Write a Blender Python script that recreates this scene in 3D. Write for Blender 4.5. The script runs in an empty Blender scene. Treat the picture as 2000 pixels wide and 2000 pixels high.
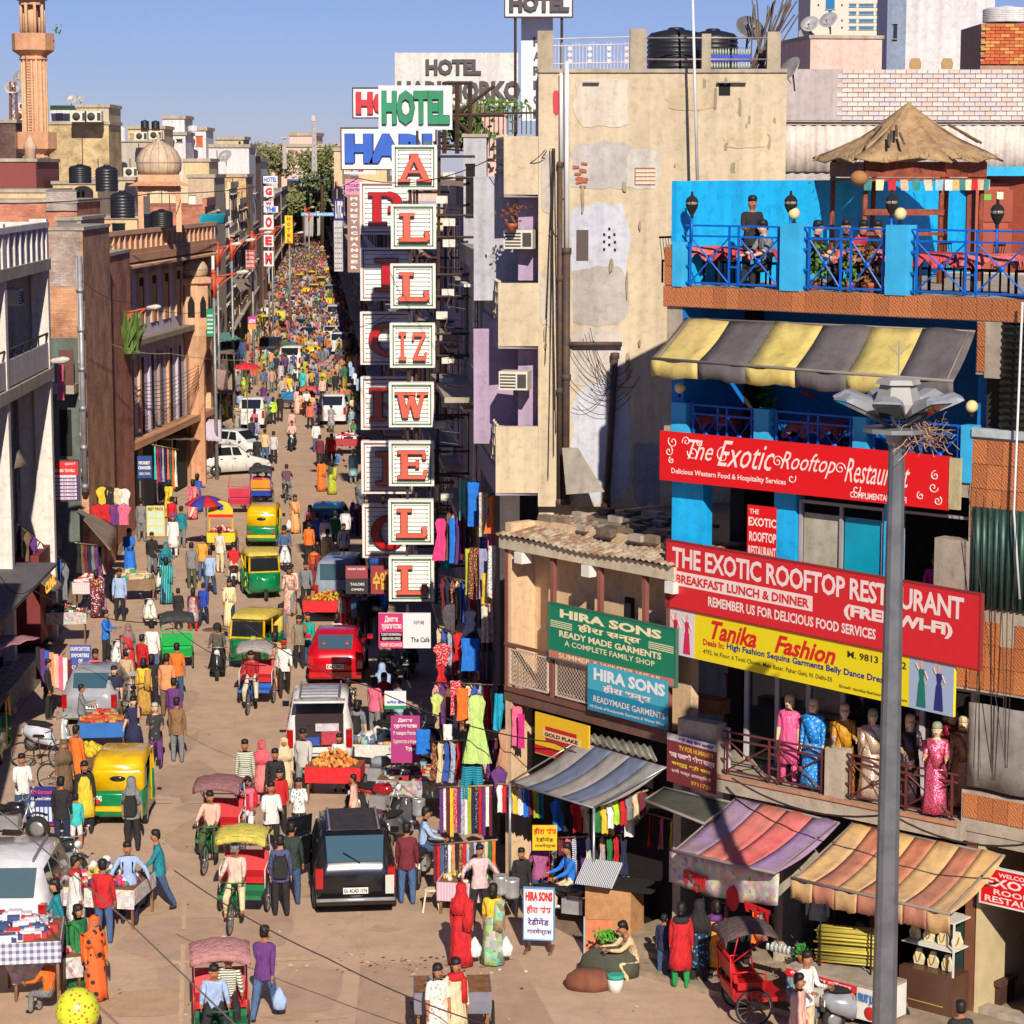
import bpy,bmesh,math,random
from mathutils import Vector,Matrix,Euler,Quaternion
R=math.radians
ORD=['first','second','third','fourth','fifth','sixth','seventh','eighth','ninth','tenth','eleventh','twelfth','thirteenth','fourteenth','fifteenth','sixteenth','seventeenth','eighteenth','nineteenth','twentieth']+['twenty-'+q for q in('first','second','third','fourth','fifth','sixth')]
SC=bpy.context.scene
COL=SC.collection
# -- camera
CAM_H,FPX=15.5,4770.0
TH=math.atan(670/FPX)
cam=bpy.data.objects.new('camera',bpy.data.cameras.new('camera'))
COL.objects.link(cam)
cam.location=(0,0,CAM_H)
cam.rotation_euler=(math.pi/2-TH,0,0)
cam.data.sensor_width=36
cam.data.lens=FPX/2000*36
cam.data.clip_start=1
cam.data.clip_end=6000
SC.camera=cam
# -- sky and sun
SUN_EL,SUN_AZ=31.0,8.0
w=bpy.data.worlds.new('World');SC.world=w;w.use_nodes=True
nt=w.node_tree
sky=nt.nodes.new('ShaderNodeTexSky');sky.sky_type='NISHITA';sky.sun_disc=False
sky.sun_elevation=R(SUN_EL);sky.sun_rotation=R(180-SUN_AZ)
sky.altitude=0;sky.air_density=1.0;sky.dust_density=0.0;sky.ozone_density=4.0
hue=nt.nodes.new('ShaderNodeMix');hue.data_type='RGBA';hue.blend_type='MULTIPLY';hue.inputs[0].default_value=1
hue.inputs[7].default_value=(0.33,0.355,0.60,1)
nt.links.new(sky.outputs[0],hue.inputs[6])
nt.links.new(hue.outputs[2],nt.nodes['Background'].inputs[0])
nt.nodes['Background'].inputs[1].default_value=0.112
sd=bpy.data.lights.new('sun','SUN');sun=bpy.data.objects.new('sun',sd);COL.objects.link(sun)
sd.energy=4.9;sd.angle=R(0.5);sd.color=(1.0,0.90,0.76)
_t=Vector((-math.sin(R(SUN_AZ))*math.cos(R(SUN_EL)),math.cos(R(SUN_AZ))*math.cos(R(SUN_EL)),-math.sin(R(SUN_EL))))
sun.rotation_euler=_t.to_track_quat('-Z','Y').to_euler()
sun.location=(20,-20,60)
SC.view_settings.view_transform='Standard';SC.view_settings.look='None'
SC.view_settings.gamma=1;SC.view_settings.use_curve_mapping=False
SC.view_settings.exposure=0.3
SC.cycles.max_bounces=5;SC.cycles.diffuse_bounces=2;SC.cycles.glossy_bounces=2
SC.cycles.transmission_bounces=2;SC.cycles.transparent_max_bounces=4
# -- geometry of the view (metres from pixels at a known depth)
ct,st=math.cos(TH),math.sin(TH)
def ray(px,py):
 a=(px-1000)/FPX;b=(1000-py)/FPX
 return(a,ct+b*st,-st+b*ct)
def G(px,py,z=0.0):
 d=ray(px,py);t=(z-CAM_H)/d[2]
 return Vector((d[0]*t,d[1]*t,z))
def D(px,py,Y):
 d=ray(px,py);t=Y/d[1]
 return Vector((d[0]*t,Y,CAM_H+d[2]*t))
class Fr:
 def __init__(s,o,ang):s.o=Vector((o[0],o[1],0));s.ang=R(ang);s.c=math.cos(s.ang);s.s=math.sin(s.ang)
 def at(s,px,py,y=0.0):
  d=ray(px,py)
  t=(y+(-s.s*s.o.x+s.c*s.o.y))/(-s.s*d[0]+s.c*d[1])
  X,Y,Z=d[0]*t,d[1]*t,CAM_H+d[2]*t
  return(s.c*(X-s.o.x)+s.s*(Y-s.o.y),Z)
 def pb(s,px0,py0,px1,py1,y=0.0):
  x0,z1=s.at(px0,py0,y);x1,z0=s.at(px1,py1,y)
  return x0,x1,z0,z1
 def w(s,x,y,z=0.0):return Vector((s.o.x+s.c*x-s.s*y,s.o.y+s.s*x+s.c*y,z))
 # -- materials
def lin(v):
 v/=255.0
 return v/12.92 if v<=0.04045 else((v+0.055)/1.055)**2.4
def col(c,k=0.82):return(lin(c[0])*k,lin(c[1])*k,lin(c[2])*k,1)
MC={}
def M(c,kind='paint',rough=0.75,c2=None,scale=1.0,k=0.82,metal=0.0):
 key=(tuple(c),kind,rough,tuple(c2)if c2 else None,scale,k,metal)
 if key in MC:return MC[key]
 m=bpy.data.materials.new('%s_%d_%d_%d'%(kind,*c));MC[key]=m
 m.use_nodes=True;t=m.node_tree;N=t.nodes;L=t.links
 b=N['Principled BSDF'];b.inputs['Roughness'].default_value=rough;b.inputs['Metallic'].default_value=metal
 A=col(c,k);B=col(c2,k)if c2 else tuple(x*0.72 for x in A[:3])+(1,)
 b.inputs['Base Color'].default_value=A
 m.diffuse_color=A
 if kind=='flat':
  return m
 tc=N.new('ShaderNodeTexCoord')
 mp=N.new('ShaderNodeMapping');mp.inputs['Scale'].default_value=(scale,scale,scale);L.new(tc.outputs['Object'],mp.inputs['Vector'])
 V=mp.outputs['Vector']
 def noise(s,det=3,r=0.6):
  n=N.new('ShaderNodeTexNoise');n.inputs['Scale'].default_value=s;n.inputs['Detail'].default_value=det;n.inputs['Roughness'].default_value=r
  L.new(V,n.inputs['Vector']);return n.outputs['Fac']
 def ramp(f,stops,const=False):
  r=N.new('ShaderNodeValToRGB');e=r.color_ramp.elements
  if const:r.color_ramp.interpolation='CONSTANT'
  while len(e)<len(stops):e.new(0.5)
  for i,(p,cc)in enumerate(stops):e[i].position=p;e[i].color=cc
  L.new(f,r.inputs['Fac']);return r.outputs['Color']
 def mix(f,a,bb,mode='MIX'):
  x=N.new('ShaderNodeMix');x.data_type='RGBA';x.blend_type=mode
  if isinstance(f,float):x.inputs[0].default_value=f
  else:L.new(f,x.inputs[0])
  for i,v in((6,a),(7,bb)):
   if isinstance(v,tuple):x.inputs[i].default_value=v
   else:L.new(v,x.inputs[i])
  return x.outputs[2]
 def bump(f,st_=0.3,dist=0.02):
  n=N.new('ShaderNodeBump');n.inputs['Strength'].default_value=st_;n.inputs['Distance'].default_value=dist
  L.new(f,n.inputs['Height']);L.new(n.outputs[0],b.inputs['Normal'])
 W1,K1=(1,1,1,1),(0,0,0,1)
 g=lambda v:(v,v,v,1)
 if kind=='paint':
  f=ramp(noise(1.7),[(0.3,g(0.82)),(0.7,g(1.08))])
  L.new(mix(1.0,f,A,'MULTIPLY'),b.inputs['Base Color'])
 elif kind=='cloth':
  f=ramp(noise(7,2),[(0.3,g(0.84)),(0.7,g(1.1))])
  L.new(mix(1.0,f,A,'MULTIPLY'),b.inputs['Base Color'])
  mq=N.new('ShaderNodeMapping');mq.inputs['Scale'].default_value=(2.2,2.2,.8);L.new(tc.outputs['Object'],mq.inputs['Vector']);V=mq.outputs[0];bump(noise(7,3,.5),0.9,0.06)
 elif kind=='plaster':
  f=ramp(noise(0.55,6,0.7),[(0.3,B),(0.68,A)])
  f2=ramp(noise(5.0,4,0.7),[(0.28,g(0.74)),(0.5,g(1.0)),(0.75,g(1.05))])
  mp2=N.new('ShaderNodeMapping');mp2 .inputs['Scale'].default_value=(3.0*scale,3.0*scale,0.22*scale);L.new(tc.outputs['Object'],mp2 .inputs['Vector'])
  n2=N.new('ShaderNodeTexNoise');n2 .inputs['Scale'].default_value=1.3;n2 .inputs['Detail'].default_value=4;L.new(mp2 .outputs[0],n2 .inputs['Vector'])
  f3=ramp(n2 .outputs['Fac'],[(0.35,g(0.80)),(0.6,g(1.0))])
  x=mix(1.0,f,f2,'MULTIPLY');x=mix(0.9,x,f3,'MULTIPLY')
  L.new(x,b.inputs['Base Color']);bump(noise(22,4),0.35,0.02)
 elif kind=='brick':
  br=N.new('ShaderNodeTexBrick');br.inputs['Scale'].default_value=1.0
  br.inputs['Color1'].default_value=A;br.inputs['Color2'].default_value=B;br.inputs['Mortar'].default_value=tuple(x*0.55+0.06 for x in A[:3])+(1,)
  br.inputs['Mortar Size'].default_value=0.012;br.inputs['Brick Width'].default_value=0.25;br.inputs['Row Height'].default_value=0.085
  sx=N.new('ShaderNodeSeparateXYZ');L.new(V,sx.inputs[0]);ad=N.new('ShaderNodeMath');L.new(sx.outputs[0],ad.inputs[0]);L.new(sx.outputs[1],ad.inputs[1])
  cb=N.new('ShaderNodeCombineXYZ');L.new(ad.outputs[0],cb.inputs[0]);L.new(sx.outputs[2],cb.inputs[1]);L.new(cb.outputs[0],br.inputs['Vector'])
  f=ramp(noise(0.8,5,0.7),[(0.36,(0.48,0.45,0.43,1)),(0.6,W1)])
  L.new(mix(1.0,br.outputs['Color'],f,'MULTIPLY'),b.inputs['Base Color']);bump(br.outputs['Fac'],-0.5,0.01)
 elif kind in('stripe','stripez','check'):
  def wv(d):
   wv_=N.new('ShaderNodeTexWave');wv_.bands_direction=d;wv_.inputs['Scale'].default_value=1.0
   L.new(V,wv_.inputs['Vector']);return ramp(wv_.outputs['Fac'],[(0,K1),(0.5,W1)],True)
  x=mix(wv('Z' if kind=='stripez' else 'X'),A,B)
  if kind=='check':x=mix(0.5,x,mix(wv('Z'),A,B))
  L.new(x,b.inputs['Base Color'])
 elif kind in('floral','dots','goods'):
  vo=N.new('ShaderNodeTexVoronoi');vo.inputs['Scale'].default_value=14.0 if kind!='goods' else 11.0
  if kind=='goods':vo.distance='CHEBYCHEV';vo.inputs['Randomness'].default_value=0.7
  L.new(V,vo.inputs['Vector'])
  if kind=='dots':L.new(ramp(vo.outputs['Distance'],[(0,B),(0.32,A)],True),b.inputs['Base Color'])
  else:
   h=N.new('ShaderNodeHueSaturation');h.inputs['Saturation'].default_value=0.75;h.inputs['Value'].default_value=0.55 if kind=='goods' else 0.8
   L.new(vo.outputs['Color'],h.inputs['Color'])
   L.new(mix(0.45 if kind=='floral' else 0.3,h.outputs[0],A),b.inputs['Base Color'])
 elif kind=='sequin':
  vo=N.new('ShaderNodeTexVoronoi');vo.inputs['Scale'].default_value=60.0;L.new(V,vo.inputs['Vector'])
  f=ramp(vo.outputs['Color'],[(0.3,A),(0.8,B)])
  L.new(f,b.inputs['Base Color']);b.inputs['Roughness'].default_value=0.25;b.inputs['Metallic'].default_value=0.5;bump(vo.outputs['Distance'],0.6,0.01)
 elif kind=='metal':
  f=ramp(noise(3.0,5),[(0.35,B),(0.6,A)])
  L.new(f,b.inputs['Base Color']);b.inputs['Metallic'].default_value=0.55;b.inputs['Roughness'].default_value=max(0.35,rough-0.2)
 elif kind=='rust':
  f=ramp(noise(4.0,6,0.75),[(0.42,A),(0.58,B)])
  L.new(f,b.inputs['Base Color']);bump(noise(30),0.2)
 elif kind=='road':
  f=ramp(noise(0.09,6,0.7),[(0.35,B),(0.65,A)])
  f2=ramp(noise(1.1,8,0.75),[(0.30,g(0.78)),(0.55,g(1.0)),(0.8,g(1.12))])
  vo=N.new('ShaderNodeTexVoronoi');vo.feature='DISTANCE_TO_EDGE';vo.inputs['Scale'].default_value=0.23
  dn=N.new('ShaderNodeTexNoise');dn.inputs['Scale'].default_value=1.2;dn.inputs['Detail'].default_value=5;L.new(V,dn.inputs['Vector'])
  L.new(mix(0.35,V,dn.outputs['Color']),vo.inputs['Vector'])
  cr=ramp(vo.outputs['Distance'],[(0,g(0.62)),(0.012,W1)])
  f4=ramp(noise(0.35,5,0.6),[(0.28,g(0.72)),(0.42,W1)])
  x=mix(1.0,f,f2,'MULTIPLY');x=mix(0.22,x,cr,'MULTIPLY');x=mix(0.7,x,f4,'MULTIPLY')
  sp=ramp(noise(26,4,0.8),[(0.40,g(0.85)),(0.60,W1),(0.72,g(1.35))])
  L.new(mix(0.8,x,sp,'MULTIPLY'),b.inputs['Base Color']);bump(noise(30,5),0.35,0.01)
 elif kind=='leaf':
  f=ramp(noise(2.0,3),[(0.3,B),(0.7,A)]);L.new(f,b.inputs['Base Color'])
 elif kind=='tile':
  wv_=N.new('ShaderNodeTexWave');wv_.inputs['Scale'].default_value=9;wv_.inputs['Distortion'].default_value=7;wv_.bands_direction='DIAGONAL';L.new(V,wv_.inputs['Vector'])
  L.new(ramp(wv_.outputs['Fac'],[(0.3,B),(0.7,A)]),b.inputs['Base Color']);bump(wv_.outputs['Fac'],0.5,0.01)
 elif kind=='glass':
  b.inputs['Roughness'].default_value=0.06;b.inputs['Specular IOR Level'].default_value=0.9
 elif kind=='gloss':
  b.inputs['Roughness'].default_value=0.22
  b.inputs['Coat Weight'].default_value=0.5;b.inputs['Coat Roughness'].default_value=0.08
  f=ramp(noise(3.0,4),[(0.35,g(0.8)),(0.65,g(1.05))])
  L.new(mix(1.0,f,A,'MULTIPLY'),b.inputs['Base Color'])
 elif kind=='emit':
  b.inputs['Emission Color'].default_value=A;b.inputs['Emission Strength'].default_value=1.6
 return m
 # -- mesh builder
class MB:
 def __init__(s):s.v=[];s.f=[];s.m=[];s.sm=[];s.X=None
 def _add(s,vs,fs,mi=0,sm=False):
  n=len(s.v)
  if s.X is not None:vs=[s.X@Vector(p)for p in vs]
  s.v.extend([tuple(p)for p in vs]);s.f.extend([tuple(i+n for i in f)for f in fs])
  s.m.extend([mi]*len(fs));s.sm.extend([sm]*len(fs));return s
 def box(s,x0,x1,y0,y1,z0,z1,mi=0):
  if x0>x1:x0,x1=x1,x0
  if y0>y1:y0,y1=y1,y0
  if z0>z1:z0,z1=z1,z0
  v=[(x0,y0,z0),(x1,y0,z0),(x1,y1,z0),(x0,y1,z0),(x0,y0,z1),(x1,y0,z1),(x1,y1,z1),(x0,y1,z1)]
  return s._add(v,[(0,3,2,1),(4,5,6,7),(0,1,5,4),(1,2,6,5),(2,3,7,6),(3,0,4,7)],mi)
 def hexa(s,v8,mi=0):return s._add(v8,[(0,3,2,1),(4,5,6,7),(0,1,5,4),(1,2,6,5),(2,3,7,6),(3,0,4,7)],mi)
 def poly(s,pts,mi=0):return s._add(pts,[tuple(range(len(pts)))],mi)
 def prism(s,pts,d,mi=0):
  n=len(pts);d=Vector(d);v=[Vector(p)for p in pts];v+=[p+d for p in v]
  fs=[tuple(reversed(range(n))),tuple(range(n,2*n))]+[(i,(i+1)%n,(i+1)%n+n,i+n)for i in range(n)]
  return s._add(v,fs,mi)
 def tube(s,pts,r,n=6,mi=0,sm=True,caps=True):
  pts=[Vector(p)for p in pts];vs=[];fs=[]
  rr=r if isinstance(r,(list,tuple))else[r]*len(pts)
  up=Vector((0,0,1))
  for i,p in enumerate(pts):
   a=pts[max(0,i-1)];b=pts[min(len(pts)-1,i+1)]
   d=(b-a);d=d.normalized()if d.length>1e-9 else Vector((0,0,1))
   u=d.cross(up);u=u.normalized()if u.length>0.05 else d.cross(Vector((1,0,0))).normalized()
   w_=u.cross(d)
   for k in range(n):
    t=2*math.pi*k/n
    vs.append(p+(u*math.cos(t)+w_*math.sin(t))*rr[i])
  for i in range(len(pts)-1):
   for k in range(n):
    a=i*n+k;b=i*n+(k+1)%n
    fs.append((a,b,b+n,a+n))
  if caps and n>2:fs+=[tuple(reversed(range(n))),tuple(range(len(vs)-n,len(vs)))]
  return s._add(vs,fs,mi,sm and n>4)
 def bar(s,a,b,wd=0.03,mi=0):return s.tube([a,b],wd*0.7,4,mi,False)
 def lathe(s,prof,c=(0,0,0),n=12,mi=0,ax=None,sm=True,sx=1,sy=1):
  vs=[];fs=[]
  q=Vector((0,0,1)).rotation_difference(Vector(ax))if ax else None
  for r,z in prof:
   for k in range(n):
    t=2*math.pi*k/n
    p=Vector((r*math.cos(t)*sx,r*math.sin(t)*sy,z))
    if q:p=q@p
    vs.append(p+Vector(c))
  for i in range(len(prof)-1):
   for k in range(n):
    a=i*n+k;b=i*n+(k+1)%n
    fs.append((a,b,b+n,a+n))
  fs+=[tuple(reversed(range(n))),tuple(range(len(vs)-n,len(vs)))]
  return s._add(vs,fs,mi,sm)
 def ball(s,c,r,n=10,mi=0,sz=1.0,sy=1.0,k=6):
  return s.lathe([(r*math.sin(math.pi*(i+0.02)/(k+0.04)),-r*sz*math.cos(math.pi*(i+0.02)/(k+0.04)))for i in range(k+1)],c,n,mi,sy=sy)
 def loft(s,rings,mi=0,sm=True,caps=True):
  n=len(rings[0]);vs=[p for r in rings for p in r];fs=[]
  for i in range(len(rings)-1):
   for k in range(n):
    a=i*n+k;b=i*n+(k+1)%n
    fs.append((a,b,b+n,a+n))
  if caps:fs+=[tuple(reversed(range(n))),tuple(range(len(vs)-n,len(vs)))]
  return s._add(vs,fs,mi,sm)
 def grid(s,fn,nu,nv,mi=0,sm=True,th=0.0):
  P=[[Vector(fn(i/nu,j/nv))for i in range(nu+1)]for j in range(nv+1)]
  vs=[p for row in P for p in row];fs=[]
  for j in range(nv):
   for i in range(nu):
    a=j*(nu+1)+i;fs.append((a,a+1,a+nu+2,a+nu+1))
  if th:
   a_,b_,c_=P[0][0],P[0][-1],P[-1][0]
   nn=(b_-a_).cross(c_-a_)
   nn=nn.normalized()*th if nn.length>1e-9 else Vector((0,0,th))
   o=len(vs);vs+=[p+nn for p in vs]
   fs+=[tuple(i+o for i in reversed(f))for f in fs]
   edge=[i for i in range(nu+1)]+[(j+1)*(nu+1)-1 for j in range(1,nv+1)]+[nv*(nu+1)+i for i in range(nu-1,-1,-1)]+[j*(nu+1)for j in range(nv-1,0,-1)]
   for i in range(len(edge)):
    a=edge[i];b=edge[(i+1)%len(edge)];fs.append((b,a,a+o,b+o))
  return s._add(vs,fs,mi,sm)
def mesh(name,mb,mats):
 me=bpy.data.meshes.new(name);me.from_pydata(mb.v,[],mb.f)
 for m in(mats if isinstance(mats,(list,tuple))else[mats]):me.materials.append(m)
 me.polygons.foreach_set('material_index',mb.m);me.polygons.foreach_set('use_smooth',mb.sm)
 me.update();return me
def link(name,me,parent=None,loc=None,rot=None):
 o=bpy.data.objects.new(name,me);COL.objects.link(o)
 if parent is not None:o.parent=parent
 if loc is not None:o.location=loc
 if rot is not None:o.rotation_euler=rot
 return o
def ob(name,mb,mats,parent=None,loc=None,rot=None):return link(name,mesh(name,mb,mats),parent,loc,rot)
LABELS={}
def tag(o,label,cat,group=None,kind=None):
 if label:o['label']=label
 if cat:o['category']=cat
 if group:o['group']=group
 if kind:o['kind']=kind
 return o
def thing(name,label,cat,loc=(0,0,0),rz=0.0,group=None,scale=1.0):
 o=bpy.data.objects.new(name,None);COL.objects.link(o);o.location=loc;o.rotation_euler=(0,0,rz)
 o.empty_display_size=0.2
 if scale!=1.0:o.scale=(scale,)*3
 return tag(o,label,cat,group)
def struct(name,mb,mats,loc=None):return tag(ob(name,mb,mats,None,loc),None,None,None,'structure')
def fthing(fr,name,label,cat,x=0,y=0,z=0,group=None):
 return thing(name,label,cat,fr.w(x,y,z),fr.ang,group)
FONTC={}
def text_mesh(s,bold=0.0,shear=0.0,sp=1.0):
 key=(s,bold,shear,sp)
 if key in FONTC:return FONTC[key]
 c=bpy.data.curves.new('lettering','FONT');c.body=s;c.size=1;c.offset=bold;c.shear=shear;c.resolution_u=2;c.space_character=sp
 o=bpy.data.objects.new('lettering',c);COL.objects.link(o)
 dg=bpy.context.evaluated_depsgraph_get()
 me=bpy.data.meshes.new_from_object(o.evaluated_get(dg));bpy.data.objects.remove(o);bpy.data.curves.remove(c)
 xs=[v.co.x for v in me.vertices]or[0,1];ys=[v.co.y for v in me.vertices]or[0,1]
 r=([tuple(v.co)for v in me.vertices],[tuple(p.vertices)for p in me.polygons],min(xs),max(xs),min(ys),max(ys))
 bpy.data.meshes.remove(me);FONTC[key]=r;return r
def text(parent,s,x0,x1,z0,z1,y,mat,bold=0.012,shear=0.0,name='lettering',sp=1.0,arc=0.0,depth=0.0):
 vs,fs,a,b,c,d=text_mesh(s,bold,shear,sp)
 if not fs:return None
 mb=MB();kx=(x1-x0)/max(b-a,1e-3);kz=(z1-z0)/max(d-c,1e-3)
 V=[(x0+(p[0]-a)*kx,y,z0+(p[1]-c)*kz)for p in vs]
 mb._add(V,fs)
 if depth:
  mb._add([(p[0],y+depth,p[2])for p in V],[tuple(reversed(f))for f in fs])
  from collections import Counter
  cnt=Counter();
  for f in fs:
   for i in range(len(f)):cnt[frozenset((f[i],f[(i+1)%len(f)]))]+=1
  n=len(V)
  for f in fs:
   for i in range(len(f)):
    p,q=f[i],f[(i+1)%len(f)]
    if cnt[frozenset((p,q))]==1:mb.f.append((q,p,p+n,q+n));mb.m.append(0);mb.sm.append(False)
 return ob(name,mb,mat,parent)
rnd=random.Random(7)
def jit(c,a,r=rnd):
 d=r.uniform(-a,a);return tuple(max(0,min(255,v+d+r.uniform(-a,a)*0.4))for v in c)
DARK=M((30,27,25),'paint',0.9,k=0.6);IRON=M((62,52,50),'rust',0.7,(90,60,45));STEEL=M((170,172,175),'metal',0.5)
RUB=M((38,36,36),'paint',0.85,k=0.7);CHROME=M((210,212,215),'metal',0.4);BLACKP=M((28,28,30),'gloss',0.3)
GLASSD=M((40,46,50),'glass',0.1,k=0.6);GLASSB=M((70,100,115),'glass',0.1,k=0.7);WHITE=M((235,232,225),'paint',0.6)
REDP=M((200,30,35),'paint',0.5);WOOD=M((150,105,65),'rust',0.8,(120,80,50));BAMBOO=M((176,150,110),'rust',0.8,(140,112,80))
# == ground
ASPH=M((214,182,154),'road',0.92,(202,170,142),k=0.85)
DIRT=M((165,138,112),'plaster',0.95,(140,115,92),k=0.8)
g=MB();g._add([(-900,-50,0),(900,-50,0),(900,5800,0),(-900,5800,0)],[(0,1,2,3)]);struct('ground',g,DIRT)
FR=Fr(G(1300,1840),-41.7)
FH=Fr(G(1300,1840),-51.3)
def Yg(py):return G(1000,py).y
def edge_r(Y):return-0.3-0.082*(Y-55)
def edge_l(Y):
 P=[(30,-13.2),(71,-14.9),(92,-15.6),(97,-16.3),(125,-16.9),(435,-40),(900,-75)]
 for(a,x),(b_,y)in zip(P,P[1:]):
  if Y<=b_:return x+(y-x)*(Y-a)/(b_-a)
 return-75
g=MB();P=[(-22,20),(12,20),(8.5,44)]+[tuple(FR.w(x,-1.6)[:2])for x in(4,0)]+[tuple(FH.w(-5.2,-0.6)[:2])]
L_=[(edge_r(Y),Y)for Y in(60,90,130,200,300,430,600)];Rr=[(edge_l(Y),Y)for Y in(600,430,300,200,130,90,60,40)]
g.prism([(x,y,0.0045)for x,y in P+L_+Rr],(0,0,-0.02));struct('road',g,ASPH)
g=MB()
for(a,b,c_,d)in[((705,1885),(1010,1870),(1100,2030),(690,2030)),((505,1560),(560,1550),(575,1640),(500,1650))]:
 g._add([G(*a,0.009),G(*b,0.009),G(*c_,0.009),G(*d,0.009)],[(3,2,1,0)])
for k in range(16):
 c_=G(rnd.uniform(330,640),rnd.uniform(1150,1980),0.006+k*.0002);rx,ry=rnd.uniform(.3,1.6),rnd.uniform(.4,2.2);g._add([(c_.x+rx*math.cos(a/9*6.283)*rnd.uniform(.8,1.1),c_.y+ry*math.sin(a/9*6.283)*rnd.uniform(.8,1.1),c_.z)for a in range(9)],[tuple(range(9))])
struct('road_patch',g,M((200,168,142),'road',0.95,(188,156,132),scale=1.3,k=0.85))
g=MB()
for(a,b,w_)in[((0,1572),(330,1560),0.07),((305,1568),(560,1566),0.06),((360,1760),(352,2010),0.05),((330,1880),(620,1872),0.12),((700,1780),(704,1870),0.04)]:
 hz=.013+.003*(a[0]%7);p,q=G(*a,hz),G(*b,hz);n_=(q-p).normalized().cross(Vector((0,0,1)))*w_
 for k in range(8):
  if rnd.random()<0.75:
   s0,s1=p.lerp(q,k/8),p.lerp(q,(k+1)/8);j=rnd.uniform(-0.03,0.03);g._add([s0-n_,s1-n_*(1+j*9),s1+n_*0.6,s0+n_],[(0,1,2,3)])
struct('road_joint',g,M((235,205,168),'road',0.95,(205,170,135),scale=2))
lt=MB()
for i in range(260):
 px=rnd.uniform(150,1250);py=rnd.uniform(1250,1995)if i%3 else rnd.gauss(1885,12)
 if i%3==0:px=rnd.gauss(800,90)
 p=G(px,py,0.02);s_=rnd.uniform(0.012,0.05);a=rnd.uniform(0,6.3);u=Vector((math.cos(a),math.sin(a),0.1))*s_;v=Vector((-math.sin(a),math.cos(a),0.25))*s_*0.7
 lt._add([p-u-v,p+u-v,p+u+v,p-u*0.6+v],[(0,1,2,3)],rnd.choice([0,0,1,2,3]))
o=ob('litter',lt,[M((225,215,200),'flat'),M((150,110,70),'flat'),M((90,75,60),'flat'),M((215,190,160),'flat')]);tag(o,'small scraps of paper and leaves scattered over the road','litter',None,'stuff')
g=MB();g.box(-0.6,12,-1.3,6,0,0.24);g.box(0.5,12,-2.0,-1.3,0,0.12)
o=ob('pavement',g,M((185,165,140),'plaster',0.9,(150,130,108)),None,FR.w(0,0),(0,0,FR.ang));tag(o,None,None,None,'structure')
DST=M((206,172,138),'road',.95,(196,164,132),scale=1.7,k=.85)
g=MB()
for k in range(14):
 c_=G(rnd.uniform(250,1100),rnd.uniform(1250,1990),0.0105+k*.0002);rx,ry=rnd.uniform(.3,1.3),rnd.uniform(.2,.9);g._add([(c_.x+rx*math.cos(a/9*6.283)*rnd.uniform(.6,1.2),c_.y+ry*math.sin(a/9*6.283)*rnd.uniform(.6,1.2),c_.z)for a in range(9)],[tuple(range(9))])
struct('dust_patch',g,DST)
for i,(px,py)in enumerate(((420,1230),)):
 t=thing('manhole_cover',['round iron manhole cover near the helmeted scooter rider','manhole cover beside the lower rickshaw','manhole cover at the bottom centre of the road'][i],'manhole cover',G(px,py,.015));b=MB();b.lathe([(.36,0),(.36,.012),(.3,.014),(.02,.014)],n=20);ob('lid',b,M((120,100,86),'rust',.8,(95,80,70)),t);b=MB();b.lathe([(.37,0),(.43,0),(.43,.008),(.37,.008)],n=20);ob('ring',b,M((150,128,110),'plaster'),t)
 # == restaurant building
BLU=M((10,188,252),'plaster',0.6,(20,172,242),k=0.9);BLUL=M((60,190,245),'paint',0.6,k=0.8);BLUD=M((0,105,215),'paint',0.45,k=0.8)
TILE=M((205,135,85),'tile',0.5,(185,105,60));TILE2=M((190,122,74),'tile',0.5,(168,95,55))
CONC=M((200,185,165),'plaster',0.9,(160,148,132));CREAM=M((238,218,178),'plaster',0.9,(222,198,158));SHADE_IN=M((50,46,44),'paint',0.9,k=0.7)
BROWNR=M((105,50,48),'paint',0.6)
rb=fthing(FR,'restaurant_building','blue and brown-tiled restaurant building of four open storeys at the right','building')
XR=12.5
def tiles_on(parent,x0,x1,z0,z1,y,w_=0.305,h=0.45,jag=0.0):
 me=[]
 for m in(TILE,TILE2):
  b=MB();b.box(0.006,w_-0.006,-0.02,0.0,0.006,h-0.006);me.append(mesh('tile',b,m))
 nx=max(1,int(round((x1-x0)/w_)));nz=max(1,int(round((z1-z0)/h)))
 for i in range(nx):
  for j in range(nz):
   if jag and j==nz-1 and rnd.random()<jag:continue
   o=link('tile',rnd.choice(me),parent,(x0+i*(x1-x0)/nx,y-rnd.uniform(0,0.006),z0+j*(z1-z0)/nz))
   o.scale=((x1-x0)/nx/w_,1,(z1-z0)/nz/h)
b=MB()
b.box(0.0,XR,0.0,9,12.84,13.24);b.box(0,XR,0,9,9.68,9.95);b.box(0,XR,0,6,6.75,7.0);b.box(0.4,XR,0,6,3.4,3.75);b.box(0.0,XR,5.8,6,0,12.84)
b.box(XR-0.2,XR,0,6,0,13.2)
ob('floor_slab',b,CONC,rb)
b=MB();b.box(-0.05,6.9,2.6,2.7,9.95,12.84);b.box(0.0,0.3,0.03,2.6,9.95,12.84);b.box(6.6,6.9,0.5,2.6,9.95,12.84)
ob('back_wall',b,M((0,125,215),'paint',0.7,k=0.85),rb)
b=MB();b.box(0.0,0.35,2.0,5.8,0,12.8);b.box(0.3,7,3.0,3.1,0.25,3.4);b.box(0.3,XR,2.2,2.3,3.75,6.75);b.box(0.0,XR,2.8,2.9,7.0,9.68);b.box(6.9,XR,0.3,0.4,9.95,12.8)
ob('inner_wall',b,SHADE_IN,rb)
pa,pb_=FR.w(0.02,0.10),D(1890,355,54.5)
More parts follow.
